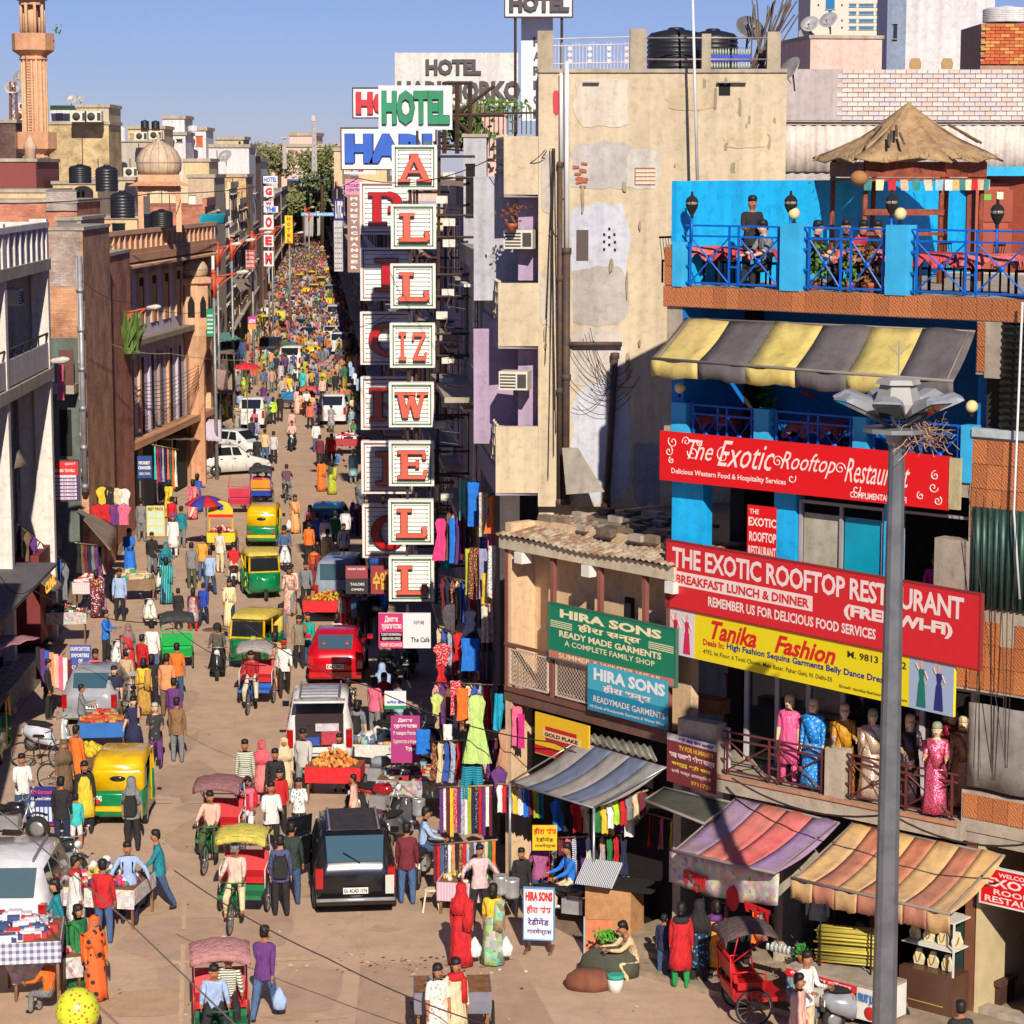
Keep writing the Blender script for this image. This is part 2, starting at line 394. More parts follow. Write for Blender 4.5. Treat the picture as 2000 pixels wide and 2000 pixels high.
def Lc(fr,p):d=Vector(p)-fr.o;return Vector((fr.c*d.x+fr.s*d.y,-fr.s*d.x+fr.c*d.y,p[2]))
def vwall(b,fr,A,B,z0,z1,th=0.15,mi=0):
 A=Lc(fr,A);B=Lc(fr,B);n=Vector((-(B-A).y,(B-A).x,0)).normalized()*th
 b.hexa([(A.x,A.y,z0),(B.x,B.y,z0),(B.x+n.x,B.y+n.y,z0),(A.x+n.x,A.y+n.y,z0),(A.x,A.y,z1),(B.x,B.y,z1),(B.x+n.x,B.y+n.y,z1),(A.x+n.x,A.y+n.y,z1)],mi)
b=MB();vwall(b,FR,pa,pb_,13.24,15.27,0.12);ob('terrace_wall',b,BLU,rb)
pc=D(1890,350,54.4);pd=D(2060,350,53.6)
b=MB();vwall(b,FR,pc,pd,13.24,15.4,0.12);ob('terrace_wall',b,M((170,75,45),'plaster',0.7,(150,62,38)),rb)
fd=Fr(D(1900,400,54.2),-5)
def lcbox(b,fr,x0,x1,y0,y1,z0,z1,mi=0):
 c8=[fr.w(x,y,z)for z in(z0,z1)for x,y in((x0,y0),(x1,y0),(x1,y1),(x0,y1))]
 b.hexa([Lc(FR,p)for p in c8],mi)
dr=MB();lcbox(dr,fd,0.05,1.0,-0.12,-0.05,13.25,15.2);dro=ob('door',dr,M((175,80,50),'paint',0.6),rb)
b=MB()
for(x0,x1,z0,z1)in((0.15,0.48,13.5,14.2),(0.56,0.9,13.5,14.2),(0.15,0.48,14.35,15.05),(0.56,0.9,14.35,15.05)):lcbox(b,fd,x0,x1,-0.15,-0.118,z0,z1)
ob('panel',b,M((160,68,42),'paint',0.6),dro)
b=MB();lcbox(b,fd,0.22,0.38,-0.165,-0.152,14.82,14.95);ob('sticker',b,M((110,190,70),'flat'),dro)
b=MB();lcbox(b,fd,0.5,0.64,-0.165,-0.152,14.84,15.0);ob('sticker',b,M((235,230,200),'flat'),dro)
b=MB();lcbox(b,fd,-0.15,1.6,-0.5,0.1,15.35,15.55);ob('canopy',b,BLU,rb)
b=MB();b.box(-0.17,XR,-0.03,0.0,12.84,13.24);b.box(6.8,XR,-0.03,0.3,8.9,10.9);b.box(6.8,XR,-0.03,0.3,3.6,4.35);b.box(6.86,7.05,-0.03,0.3,11.9,12.84);b.box(6.1,XR,-0.03,0.3,6.2,8.9);b.box(6.75,XR,-0.03,0.3,0.2,0.35)
ob('render_base',b,CONC,rb)
tiles_on(rb,-0.17,9.3,12.85,13.25,-0.03,0.305,0.40)
tiles_on(rb,6.84,9.3,9.0,10.75,-0.03,0.305,0.45)
tiles_on(rb,6.6,9.3,6.25,7.5,-0.03,0.305,0.45,0.5)
tiles_on(rb,6.84,9.3,3.85,4.3,-0.03,0.305,0.45)
tiles_on(rb,6.88,7.05,11.95,12.83,-0.03,0.17,0.44)
b=MB();b.box(-0.14,0.06,-0.02,0.2,13.24,14.05);b.box(-0.14,0.05,-0.02,0.2,9.95,10.6);ob('corner_pier',b,CONC,rb)
tiles_on(rb,-0.15,0.05,13.26,14.0,-0.03,0.2,0.37)
b=MB();b.box(-0.12,0.25,0.02,0.35,12.2,12.84);b.box(7.05,7.35,-0.06,0.3,11.85,12.84);ob('bracket',b,CONC,rb)
def colm(x0,x1,z0,z1,y0=-0.08,y1=0.25,m=None):
 b=MB();b.box(x0,x1,y0,y1,z0,z1);return ob('column',b,m or BLUL,rb)
for x0,x1 in((0.07,0.3),(2.62,3.06),(4.95,5.4),(7.9,8.3)):
 colm(x0,x1,13.24,14.5 if x0>0.1 else 14.1)
for x0,x1 in((0.06,0.42),(2.05,2.4),(4.3,4.6),(6.6,6.86)):colm(x0,x1,9.95,10.98,-0.05,0.2)
for x0,x1,z0,z1 in((-0.02,0.75,7.0,9.68),(2.45,2.95,7.0,9.4),(4.93,5.2,7.0,9.4)):colm(x0,x1,z0,z1,0.1,0.4,BLU)
def railing(x0,x1,z0,z1,y,m,parent=rb):
 h=z1-z0;L=x1-x0;n=max(1,round(L/1.05));b=MB();t=0.018
 for z in(z1,z1-0.19*h/1.1,z0+0.06):b.box(x0,x1,y-t,y+t,z-t,z+t)
 for i in range(n+1):
  xx=x0+L*i/n
  for dx in(-0.11,0.11):
   if x0-0.01<=xx+dx<=x1+0.01:b.box(xx+dx-t,xx+dx+t,y-t,y+t,z0,z1)
  if i<n:
   a,c_=xx+0.13,x0+L*(i+1)/n-0.13;zt,zb=z1-0.22*h/1.1,z0+0.08;mx,mz=(a+c_)/2,(zt+zb)/2
   b.tube([(a,y+0.002,zb),(c_,y+0.002,zt)],0.017,4,0,False);b.tube([(a,y-0.003,zt),(c_,y-0.003,zb)],0.017,4,0,False)
   b.lathe([(0.001,-0.025),(0.06,-0.02),(0.06,0.02),(0.001,0.025)],(mx,y,mz),8,0,(0,1,0))
   for kz in(0.33,0.66):b.box(xx-0.11,xx+0.11,y-t*0.8,y+t*0.8,z0+h*kz-t,z0+h*kz+t)
 return ob('railing',b,m,parent)
for x0,x1 in((0.3,2.6),(3.08,4.93),(5.42,7.88),(8.3,10.4)):railing(x0,x1,13.26,14.42,0.06,BLUD)
for x0,x1 in((0.42,2.04),(2.4,4.3),(4.6,6.6)):railing(x0,x1,9.95,10.95,0.06,BLUD)
for x0,x1 in((1.45,3.9),(4.35,6.75)):railing(x0,x1,3.78,4.62,-0.1,BROWNR)
b=MB();b.box(3.92,4.32,-0.2,0.1,3.75,4.7);b.box(0.45,1.4,-0.25,0.05,3.4,4.75);b.box(0.4,6.9,-0.22,0.0,3.42,3.74);ob('parapet',b,CONC,rb)
b=MB();b.box(0.9,6.85,-0.26,-0.2,3.7,3.77);ob('ledge_strip',b,M((205,150,115),'plaster'),rb)
def wframe(parent,x0,x1,z0,z1,y,m,t=0.05,mid=()):
 b=MB();b.box(x0,x1,y-0.03,y+0.03,z0,z0+t);b.box(x0,x1,y-0.03,y+0.03,z1-t,z1)
 for xx in[x0,x1-t]+[x0+(x1-x0)*k for k in mid]:b.box(xx,xx+t,y-0.034,y+0.034,z0+t*0.5,z1-t*0.5)
 return ob('window',b,m,parent)
GREYF=M((170,165,170),'paint',0.5)
wf=wframe(rb,2.98,4.9,7.6,9.3,0.2,GREYF,0.06,(0.48,))
b=MB();b.box(3.05,3.86,0.24,0.26,7.66,9.05);ob('pane',b,M((205,205,190),'plaster',0.6,(175,165,140)),wf)
b=MB();b.box(3.98,4.85,0.24,0.26,7.66,9.05);ob('pane',b,M((0,160,190),'paint',0.4),wf)
wf=wframe(rb,5.25,6.75,7.55,9.3,0.2,GREYF,0.05)
b=MB();b.box(5.3,6.7,1.6,1.65,7.5,9.2);ob('pane',b,DARK,wf)
b=MB();b.box(0.8,2.4,0.5,2.0,7.0,7.9);ob('counter',b,M((190,100,50),'plaster'),rb)
b=MB()
for x0 in(1.0,1.75,2.5,3.3,5.1,6.2):b.box(x0,x0+0.1,1.2,1.3,3.75,6.75)
b.box(0.9,6.9,1.2,1.3,5.85,5.95);ob('shop_front_frame',b,M((205,195,205),'paint',0.5),rb)
b=MB()
for x0,x1 in((1.12,1.73),(1.87,2.48),(2.62,3.28),(3.42,5.08),(5.22,6.18)):b.box(x0,x1,1.24,1.26,3.8,5.8)
ob('pane',b,GLASSD,rb)
for x0,x1,m in((0.2,0.4,CONC),(2.7,2.9,CONC),(4.9,5.05,M((120,70,50),'paint')),(6.95,7.15,M((125,75,52),'paint')),(7.18,7.26,M((215,195,150),'paint')),(8.35,8.5,M((120,70,50),'paint')),(8.9,10.5,M((190,30,35),'plaster',0.7,(165,25,28)))):
 b=MB();b.box(x0,x1,-0.05,3.0,0.24,3.4);ob('pier',b,m,rb)
b=MB();b.grid(lambda u,v:(6.95+2.2*u,-0.1+0.05*math.sin(u*11),4.45+1.55*v),14,3,th=0.01);ob('tarpaulin',b,M((165,160,152),'plaster',0.8,(130,125,120)),rb)
def corr(parent,x0,x1,z0,z1,y,m,horiz=False,n=22,name='corrugated_sheet'):
 b=MB()
 if horiz:b.grid(lambda u,v:(x0+(x1-x0)*u,y+0.03*math.sin(v*n*2*math.pi),z0+(z1-z0)*v),2,n*6,th=0.004)
 else:b.grid(lambda u,v:(x0+(x1-x0)*u,y+0.02*math.sin(u*n*2*math.pi),z0+(z1-z0)*v),n*6,2,th=0.004)
 return ob(name,b,m,parent)
corr(rb,7.35,9.2,10.95,12.8,-0.02,M((95,100,85),'metal',0.7,(70,72,62)),True,15)
corr(rb,6.9,9.2,7.75,9.55,-0.08,M((60,95,85),'metal',0.7,(45,70,64)),False,18)
b=MB();b.box(6.85,9.3,-0.1,0.05,10.8,10.95);ob('ledge_strip',b,M((200,215,220),'plaster'),rb)
for i,(x,z,y)in enumerate(((2.84,14.62,0.05),(5.17,14.64,0.05),(0.2,11.2,0.05),(6.72,11.25,0.1))):
 t=fthing(FR,'globe_lamp',['cream globe lamp on the second blue terrace column from the left','cream globe lamp on the blue terrace column right of the roofed hut post','cream globe lamp on the left end of the first-floor-above-sign railing','cream globe lamp beside the green corrugated shutter'][i],'lamp',x,y,z,'globe lamps of the restaurant')
 b=MB();b.ball((0,0,0.06),0.115,14);ob('globe',b,M((240,220,160),'paint',0.35),t)
 b=MB();b.lathe([(0.05,-0.12),(0.03,-0.08),(0.03,-0.04),(0.06,-0.03)],n=8);ob('base',b,DARK,t)
for i,(px,py)in enumerate(((1350,425),(1543,425),(1740,425),(1946,445))):
 x,z=FR.at(px,py,0.0)
 t=fthing(FR,'lantern',['black glass lantern at the left end of the blue terrace','black glass lantern next to the standing man on the terrace','black glass lantern in front of the hut post on the terrace','black glass lantern in front of the brown terrace door'][i],'lantern',x,0.02,z-0.25,'lanterns on the terrace railing')
 b=MB();b.tube([(0,0,-0.2),(0,0,0.25)],0.025,6,0);ob('post',b,BLUD,t)
 b=MB();b.lathe([(0.04,0.25),(0.03,0.3),(0.05,0.33),(0.1,0.42),(0.13,0.5),(0.02,0.5)],n=8,sm=False);b.lathe([(0.13,0.56),(0.09,0.63),(0.03,0.67),(0.02,0.75)],n=8,sm=False)
 for k in range(6):a=k*math.pi/3;b.bar((0.11*math.cos(a),0.11*math.sin(a),0.44),(0.13*math.cos(a),0.13*math.sin(a),0.57),0.008)
 ob('frame',b,DARK,t)
 b=MB();b.lathe([(0.07,0.4),(0.115,0.52),(0.11,0.57)],n=8);ob('glass',b,M((150,145,135),'glass'),t)
def awning(fr,nm,label,tl,tr,bl,br,yt,yb,mats,ns,val=0.3,scall=0,sag=0.05,valmats=None):
 xa,za=fr.at(*tl,yt);xb,zb=fr.at(*tr,yt);xc,zc=fr.at(*bl,yb);xd,zd=fr.at(*br,yb)
 t=fthing(fr,nm,label,'awning')
 def S(u,v):
  x=(xa+(xb-xa)*u)*(1-v)+(xc+(xd-xc)*u)*v;z=(za+(zb-za)*u)*(1-v)+(zc+(zd-zc)*u)*v
  return(x,yt+(yb-yt)*v,z-sag*math.sin(math.pi*v)+0.025*math.sin(u*23+v*3)+0.015*math.sin(u*61)*v)
 for k in range(ns):
  b=MB();u0,u1=k/ns,(k+1)/ns
  b.grid(lambda u,v:S(u0+(u1-u0)*u,v),4,8,th=0.008)
  if val:
   def Vl(u,v):
    uu=u0+(u1-u0)*u;p=S(uu,1.0);s_=(0.25*abs(math.sin(uu*scall*math.pi))if scall else 0)
    return(p[0],p[1]-0.01+0.025*math.sin(uu*40)*v,p[2]-0.02-val*v*(1-0.35*s_))
   b.grid(Vl,8,2,th=0.006)
  ob('canopy_panel',b,mats[k%len(mats)],t)
 b=MB();b.tube([S(0,1.0),S(1,1.0)],0.03,6);b.tube([S(0,0.0),S(1,0.0)],0.025,6);b.tube([S(0.02,0),S(0.02,1)],0.02,5);b.tube([S(0.98,0),S(0.98,1)],0.02,5);ob('frame',b,M((140,130,122),'paint'),t)
 return t
YEL=M((225,205,105),'plaster',0.7,(205,180,125));GRA=M((112,105,105),'plaster',0.7,(98,92,92))
awning(FR,'awning','yellow and grey broad-striped awning with scalloped edge on the blue restaurant',(1338,622),(1905,645),(1272,700),(1862,745),0.02,-1.15,[YEL,GRA],6,0.33,26)
# --- boards
def sign(fr,label,px,mat,y=-0.1,th=0.06,z=None,rim=None,name='sign',group=None,cat='sign',edge=None):
 (lx,lt),(_,lb),rx=px
 x0,z1=fr.at(lx,lt,y);_,z0=fr.at(lx,lb,y);x1,_=fr.at(rx,lt,y)
 t=fthing(fr,name,label,cat,group=group)
 b=MB();b.box(x0,x1,y,y+th,z0,z1);ob('board',b,mat,t)
 if rim:
  b=MB();e=0.03
  b.box(x0-e,x1+e,y-0.01,y+th+0.01,z1,z1+e);b.box(x0-e,x1+e,y-0.01,y+th+0.01,z0-e,z0);b.box(x0-e,x0,y-0.012,y+th+0.012,z0,z1);b.box(x1,x1+e,y-0.012,y+th+0.012,z0,z1)
  ob('frame',b,rim,t)
 W_,H_=x1-x0,z1-z0
 def T(s,u0,u1,v0,v1,m,**k):return text(t,s,x0+W_*u0,x0+W_*u1,z0+H_*v0,z0+H_*v1,y-0.006-k.pop('dy',0),m,**k)
 def B(u0,u1,v0,v1,m,dy=0.0,nm='band'):
  b=MB();b.box(x0+W_*u0,x0+W_*u1,y-0.003-dy,y-0.0005,z0+H_*v0,z0+H_*v1);return ob(nm,b,m,t)
 t_=(t,T,B,x0,W_,z0,H_,y);return t_
REDS=M((222,38,48),'flat',0.5);REDS1=M((225,12,22),'flat',0.5);WT=M((250,228,222),'flat',0.6);YLW=M((245,225,20),'flat',0.5);NAVY=M((25,35,140),'flat',0.5);BLKT=M((50,45,30),'flat',0.6)
s1,T,B,x0,W_,z0,H_,yy=sign(FR,'long red board with white script name on the third floor',((1289,841),(1289,937),1857),REDS1,-0.32)
sc=dict(shear=0.5,bold=0.002)
for wd,u0,u1,v0,v1 in(('The',.105,.20,.48,.88),('Exotic',.215,.42,.40,.92),('Rooftop',.44,.63,.36,.82),('Restaurant',.66,.875,.34,.80)):T(wd,u0,u1,v0,v1,WT,**sc)
T('Delicious Western Food & Hospitality Services',.045,.46,.13,.27,WT,bold=0.02)
T('COMPLIMENTARY WI-FI',.68,.865,.05,.17,WT,bold=0.025)
b=MB()
def swirl(cx,cz,r,turns,a0,sgn=1):
 pts=[]
 for i in range(26):
  t_=i/25;a=a0+sgn*t_*turns*2*math.pi;rr=r*(1-0.85*t_);pts.append((x0+cx*W_+rr*math.cos(a),yy-0.008,z0+cz*H_+rr*math.sin(a)))
 b.tube(pts,0.011,4)
for q in((.05,.80,.12,1.2,2.5,1),(.10,.83,.10,1.3,3.5,-1),(.15,.82,.07,1.2,3,1),(.035,.60,.10,1.2,1,-1),(.045,.42,.07,1.3,2,1),(.125,.62,.14,1.3,3,1),(.235,.62,.16,1.2,1.6,1),(.43,.6,.12,1.4,0,1),(.48,.3,.10,1,0.5,-1),(.645,.58,.12,1.4,0,1),(.7,.22,.10,1,0.5,-1),(.955,.62,.09,1.3,1.5,1),(.95,.40,.10,1.2,0,-1),(.91,.22,.08,1.2,2,1),(.965,.16,.09,1.3,1,-1)):swirl(*q)
ob('ornament',b,WT,s1)
b=MB();b.box(x0+W_,x0+W_+0.22,yy-0.02,yy+0.05,z0+0.03,z0+H_-0.02);ob('end_post',b,M((215,200,150),'plaster'),s1)
s2,T,B,*_=sign(FH,'big slanted red board reading the exotic rooftop restaurant above the yellow board',((1303,1056),(1303,1183),1918),REDS,-0.02,rim=M((150,40,40),'paint'))
T('THE EXOTIC ROOFTOP RESTAURANT',.02,.955,.62,.93,WT,bold=0.028,sp=.95)
B(.022,.50,.345,.565,WT,nm='banner')
b=MB();b.lathe([(0.0,-0.0015),(0.215*0.64,-0.001),(0.215*0.64,0.001)],(0,0,0),16,0,(0,1,0));
T('BREAKFAST LUNCH & DINNER',.035,.49,.385,.52,REDS,bold=0.03,dy=0.004)
T('(FREE WI-FI)',.60,.925,.33,.55,WT,bold=0.05)
T('REMEMBER US FOR DELICIOUS FOOD SERVICES',.15,.70,.12,.27,WT,bold=0.03)
s3,T,B,x0,W_,z0,H_,yy=sign(FH,'yellow fashion shop board with red script, dancers left and gowns right',((1307,1185),(1307,1275),1867),YLW,0.0)
B(0.0,.10,0,1,M((225,215,225),'flat'));B(.86,1.0,0.0,1.0,M((165,185,215),'flat'))
def figure(cx,dress,skin,top=None,h=.86):
 b=MB();X=x0+cx*W_;Z=z0+0.06*H_;hh=h*H_
 P=lambda u,v:(X+u*hh,yy-0.012,Z+v*hh)
 b.poly([P(-.13,0),P(.13,0),P(.085,.5),(P(.05,.6)),P(-.05,.6),P(-.085,.5)],0)
 b.poly([P(-.06,.605),P(.06,.605),P(.09,.8),P(-.09,.8)],2);b.poly([P(-.03,.805),P(.03,.805),P(.05,.95),P(0,1.0),P(-.05,.95)],1)
 b.tube([P(.08,.78),P(.17,.62),P(.1,.5)],0.012,4,1);b.tube([P(-.08,.78),P(-.16,.9),P(-.1,1.0)],0.012,4,1)
 ob('figure_print',b,[dress,skin,top or dress],s3)
SK=M((225,175,145),'flat')
figure(.028,M((210,20,60),'flat'),SK);figure(.072,M((215,30,90),'flat'),SK);figure(.90,M((20,120,105),'flat'),SK,h=.92);figure(.955,M((35,40,120),'flat'),SK,h=.9)
REDT=M((222,20,30),'flat')
T('Tanika',.165,.335,.50,.90,REDT,bold=.03,shear=.35);T('Fashion',.40,.615,.50,.88,REDT,bold=.03,shear=.35)
T('M. 9813 33192',.655,.85,.72,.86,BLKT,bold=.02)
T('Deals In:',.135,.215,.34,.47,REDT,bold=.03);T('High Fashion Sequins Garments Belly Dance Dresses',.225,.81,.32,.49,NAVY,bold=.025)
T('4792, Ist Floor, 6 Tooti Chowk, Main Bazar, Pahar Ganj, N. Delhi-55',.135,.605,.13,.25,BLKT,bold=.008);T('Email: tanika.fashion@mail.com',.63,.855,.07,.15,BLKT)
s4,T,B,*_=sign(FR,'narrow dark red banner hanging beside the blue wall, reading the exotic',((1460,985),(1460,1092),1517),REDS1,0.06,0.01)
T('THE',.08,.4,.84,.93,WT,bold=.02);T('EXOTIC',.05,1.0,.62,.78,WT,bold=.03);T('ROOFTOP',.08,1.0,.34,.52,WT,bold=.03);T('RESTAURANT',.05,1.0,.08,.26,WT,bold=.03)
s5,T,B,*_=sign(FR,'red welcome board above the shop entrance at the right edge',((1917,1692),(1917,1760),2090),REDS1,-0.25,rim=WHITE)
T('THE',.02,.12,.86,.95,WT);T('WELCOME TO',.2,.75,.80,.92,WT,bold=.02);T('EXOTIC',.05,.8,.50,.76,WT,bold=.03);T('ROOFTOP',.15,.85,.28,.44,WT,bold=.02);T('RESTAURANT',.05,.95,.05,.23,WT,bold=.02)
# == gazebo on the terrace
gx=D(1772,300,50.2);gf=Fr((gx.x,gx.y),18)
t=thing('gazebo','terrace hut with a patched brown pyramid roof on reddish posts','gazebo',(gx.x,gx.y,13.24),gf.ang)
THA=M((190,158,115),'rust',0.95,(160,128,90));WR=M((165,78,50),'rust',0.8,(120,58,40))
b=MB();n=6;RR=1.92
ring=[(RR*math.cos(2*math.pi*(k+0.5)/n),RR*math.sin(2*math.pi*(k+0.5)/n),2.42)for k in range(n)]
for k in range(n):
 a,c_=Vector(ring[k]),Vector(ring[(k+1)%n]);ap=Vector((0,0,3.58))
 def S(u,v,a=a,c_=c_,ap=ap):
  e=a.lerp(c_,u);p=ap.lerp(e,v);p.z+=0.05*math.sin(u*9+v*7+a.x*3)*v-0.12*math.sin(math.pi*v);return p
 b.grid(S,6,6,th=0.03)
ob('roof',b,THA,t)
b=MB()
for k in range(120):
 a=rnd.uniform(0,6.283);r0=rnd.uniform(1.6,1.85);z=3.58-r0/2.05*1.16-.02;b.bar((r0*math.cos(a),r0*math.sin(a),z),(r0*1.03*math.cos(a+rnd.uniform(-.04,.04)),r0*1.03*math.sin(a),z-rnd.uniform(.06,.12)),.01)
ob('fringe',b,THA,t)['kind']='stuff'
b=MB()
for k in range(9):
 a=rnd.uniform(3.4,6.0);r0=rnd.uniform(0.5,1.4);z=3.58-r0/2.05*1.16+0.03
 p=Vector((r0*math.cos(a),r0*math.sin(a),z));q=Vector(((r0+0.4)*math.cos(a+0.1),(r0+0.4)*math.sin(a+0.1),z-0.22));b.bar(p,q,0.04)
ob('batten',b,M((120,100,80),'rust'),t)
for k,(cx,cy)in enumerate([(1.5*math.cos(2*math.pi*(k+0.5)/n),1.5*math.sin(2*math.pi*(k+0.5)/n))for k in range(n)]):
 b=MB();b.tube([(cx,cy,0),(cx,cy,1.3),(cx+0.02,cy,2.5)],0.055,7);ob('post',b,WR,t)
for z,h in((2.1,0.3),(1.35,0.12),(0.95,0.07),(2.02,0.06)):
 for k in(range(n)if z>2 else(3,)):
  a0,a1=2*math.pi*(k+0.5)/n,2*math.pi*(k+1.5)/n
  b=MB();b.prism([(1.56*math.cos(a0),1.56*math.sin(a0),z),(1.56*math.cos(a1),1.56*math.sin(a1),z),(1.56*math.cos(a1),1.56*math.sin(a1),z+h),(1.56*math.cos(a0),1.56*math.sin(a0),z+h)],(0.02,-0.05,0));ob('beam',b,WR,t)
cols=[(60,130,130),(235,220,170),(200,30,50),(215,180,150),(50,140,140),(225,205,175),(150,195,215),(230,230,235),(210,180,110)]
i=0
for k in(3,4,5):
 a0,a1=2*math.pi*(k+0.5)/n,2*math.pi*(k+1.5)/n
 for j in range(7):
  f=(j+0.5)/7;x=1.63*(math.cos(a0)*(1-f)+math.cos(a1)*f);y=1.63*(math.sin(a0)*(1-f)+math.sin(a1)*f)
  b=MB();s_=rnd.uniform(-.03,.03);b.prism([(x-.09,y-0.03,2.05),(x+.09,y-0.03,2.05),(x+.08+s_,y-.05,1.84),(x-.08+s_,y-.05,1.84)],(0,-0.004,0));ob('flag',b,M(cols[i%9],'cloth'),t);i+=1
p=D(1678,348,48.6);h_=thing('basket_lamp','round woven brown basket lamp hanging under the hut roof edge','lamp',p)
b=MB();b.ball((0,0,0),0.18,14,0,0.85);ob('shade',b,M((190,140,85),'check',0.8,(150,100,55),scale=40),h_)
b=MB();b.tube([(0,0,0.14),(0,0,0.35)],0.006,4);ob('cord',b,DARK,h_)
p=D(1722,440,53.2);t=thing('mural','round painted sun mural on the blue terrace wall behind the hut','mural',p,R(-17))
b=MB();b.lathe([(0.001,-0.02),(0.5,-0.02),(0.5,0.02),(0.001,0.02)],n=20,ax=(0,1,0));ob('disc',b,M((60,60,50),'goods',0.7,scale=0.8),t)
for k in range(12):
 a=k*math.pi/6;b=MB();b.bar((0.1*math.cos(a),-0.03,0.1*math.sin(a)),(0.45*math.cos(a),-0.03,0.45*math.sin(a)),0.03);ob('ray',b,M((210,140,60)if k%2 else(160,180,90),'flat'),t)
 # == garment shop (left of restaurant)
hb=fthing(FH,'shop_house','cream two-storey shop house with verandah and corrugated tin eave','building')
b=MB();b.box(-5.2,-0.02,.65,.85,0,8.0);b.box(-5.2,-5.0,0,5,0,8.0);b.box(-5.2,0.25,1.5,6.5,7.7,7.9);ob('wall',b,M((240,205,165),'plaster',0.9,(228,190,148)),hb)
b=MB();b.box(-5.25,0.0,0.0,.65,4.1,4.35);b.box(-5.0,0.0,1.3,5,0,0.3);ob('floor_slab',b,M((120,85,75),'plaster'),hb)
b=MB();b.box(-5.3,0.25,-0.1,0.1,7.45,7.72);ob('eave_beam',b,M((225,210,180),'plaster'),hb)
b=MB();b.grid(lambda u,v:(-5.35+5.6*u,-0.2+1.75*v,7.74+0.28*v+0.022*math.sin(u*60*math.pi)+0.04*math.sin(u*9)*(1-v)),240,3,th=0.005);ob('tin_roof',b,M((185,175,150),'rust',0.7,(140,100,75)),hb)
b=MB()
for k in range(60):x=rnd.uniform(-5.1,0);y=rnd.uniform(0.4,3.2);s_=rnd.uniform(0.05,0.22);b.box(x,x+s_*2,y,y+s_,7.98,8.0+s_*0.6,rnd.randrange(3))
b.box(-5.2,0.2,1.2,6.3,7.9,7.99,0)
o=ob('roof_rubble',b,[M((150,130,110),'plaster'),M((190,175,160),'plaster'),M((120,105,90),'plaster')],hb);o['kind']='stuff'
for x in(-5.15,-3.62,-2.1,-0.72,0.0):
 b=MB();b.box(x-0.05,x+0.05,-0.02,0.08,4.35,7.45);ob('post',b,M((140,85,72),'paint'),hb)
for x in(-4.7,-2.5,0.05):
 b=MB();b.box(x,x+0.25,-0.16,0.12,7.2,7.44);ob('rafter_end',b,WHITE,hb)
b=MB();b.box(-5.2,0,-0.04,0.02,5.33,5.4);b.box(-5.2,0,-0.04,0.02,4.34,4.44);ob('handrail',b,M((120,75,65),'paint'),hb)
for x0,x1 in((-5.05,-3.75),(-3.5,-2.25),(-2.0,-0.8)):
 b=MB();t_=0.03
 b.box(x0,x1,-0.02,0.02,4.5,4.5+t_);b.box(x0,x1,-0.02,0.02,5.25,5.25+t_);b.box(x0,x0+t_,-0.022,0.022,4.5,5.28);b.box(x1-t_,x1,-0.022,0.022,4.5,5.28)
 k=x0-0.75
 while k<x1:
  for sg in(1,-1):
   a=(k,4.52)if sg>0 else(k+.74,4.52);c_=(k+.74,5.26)if sg>0 else(k,5.26)
   lo,hi=max(0,(x0-a[0])/(c_[0]-a[0])if sg>0 else(a[0]-x1)/(a[0]-c_[0])),min(1,(x1-a[0])/(c_[0]-a[0])if sg>0 else(a[0]-x0)/(a[0]-c_[0]))
   if hi>lo:b.tube([(a[0]+(c_[0]-a[0])*lo,0.005*sg,a[1]+.74*lo),(a[0]+(c_[0]-a[0])*hi,0.005*sg,a[1]+.74*hi)],0.008,3,0,False)
  k+=0.1
 ob('mesh_panel',b,M((205,190,175),'paint'),hb)
b=MB();b.box(-2.0,-1.75,.6,.65,6.2,6.75);b.box(-0.6,-0.3,.6,.65,6.0,6.7);ob('window',b,DARK,hb)
CRM=M((250,235,190),'flat')
s6,T,B,x0,W_,z0,H_,yy=sign(FH,'green board with cream english and hindi lettering on the cream shop house',((1073,1178),(1073,1282),1319),M((0,130,95),'flat'),-0.12,rim=M((60,110,90),'paint'))
B(0,1,0,.13,M((205,120,105),'flat'))
T('HIRA SONS',.09,.90,.78,.94,CRM,bold=.045);T('हीरा सन्स',.24,.74,.57,.75,CRM,bold=.035);T('READY MADE GARMENTS',.085,.90,.42,.54,CRM,bold=.03);T('A COMPLETE FAMILY SHOP',.13,.85,.27,.37,CRM,bold=.01);T('SUMMER & WINTER WEAR',.08,.90,.145-.12,.115,CRM,bold=.01)
for k in range(4):B(0.01,.19,.58+.035*k,.595+.035*k,CRM,nm='stripe');B(.80,.99,.58+.035*k,.595+.035*k,CRM,nm='stripe')
s7,T,B,*_=sign(FH,'faded sky blue cloth banner under the green board on the balcony',((1148,1293),(1148,1385),1305),M((70,175,200),'flat'),-0.16,0.01)
B(0,1,0,.45,M((20,135,175),'flat'))
T('HIRA SONS',.08,.97,.66,.92,M((235,240,245),'flat'),bold=.05,dy=.003);T('हीरा सन्स',.2,.8,.42,.62,WT,bold=.04,dy=.004);T('READYMADE GARMENTS',.08,.97,.2,.33,WT,bold=.01,dy=.005);T('All Kinds of Readymade Garments & Winter Wear',.03,.97,.05,.13,WT,dy=.005)
s8,T,B,x0,W_,z0,H_,yy=sign(FH,'yellow and red cigarette board leaning under the balcony',((1045,1390),(1045,1470),1150),M((240,190,30),'flat'),-0.15,0.04)
B(.0,.9,.02,.22,M((200,30,30),'flat'));B(.2,.78,.35,.72,M((190,25,30),'flat'));B(.15,.85,.45,.62,M((235,200,150),'flat'),.004);T('GOLD FLAKE',.19,.81,.49,.58,BLKT,bold=.04,dy=.008)
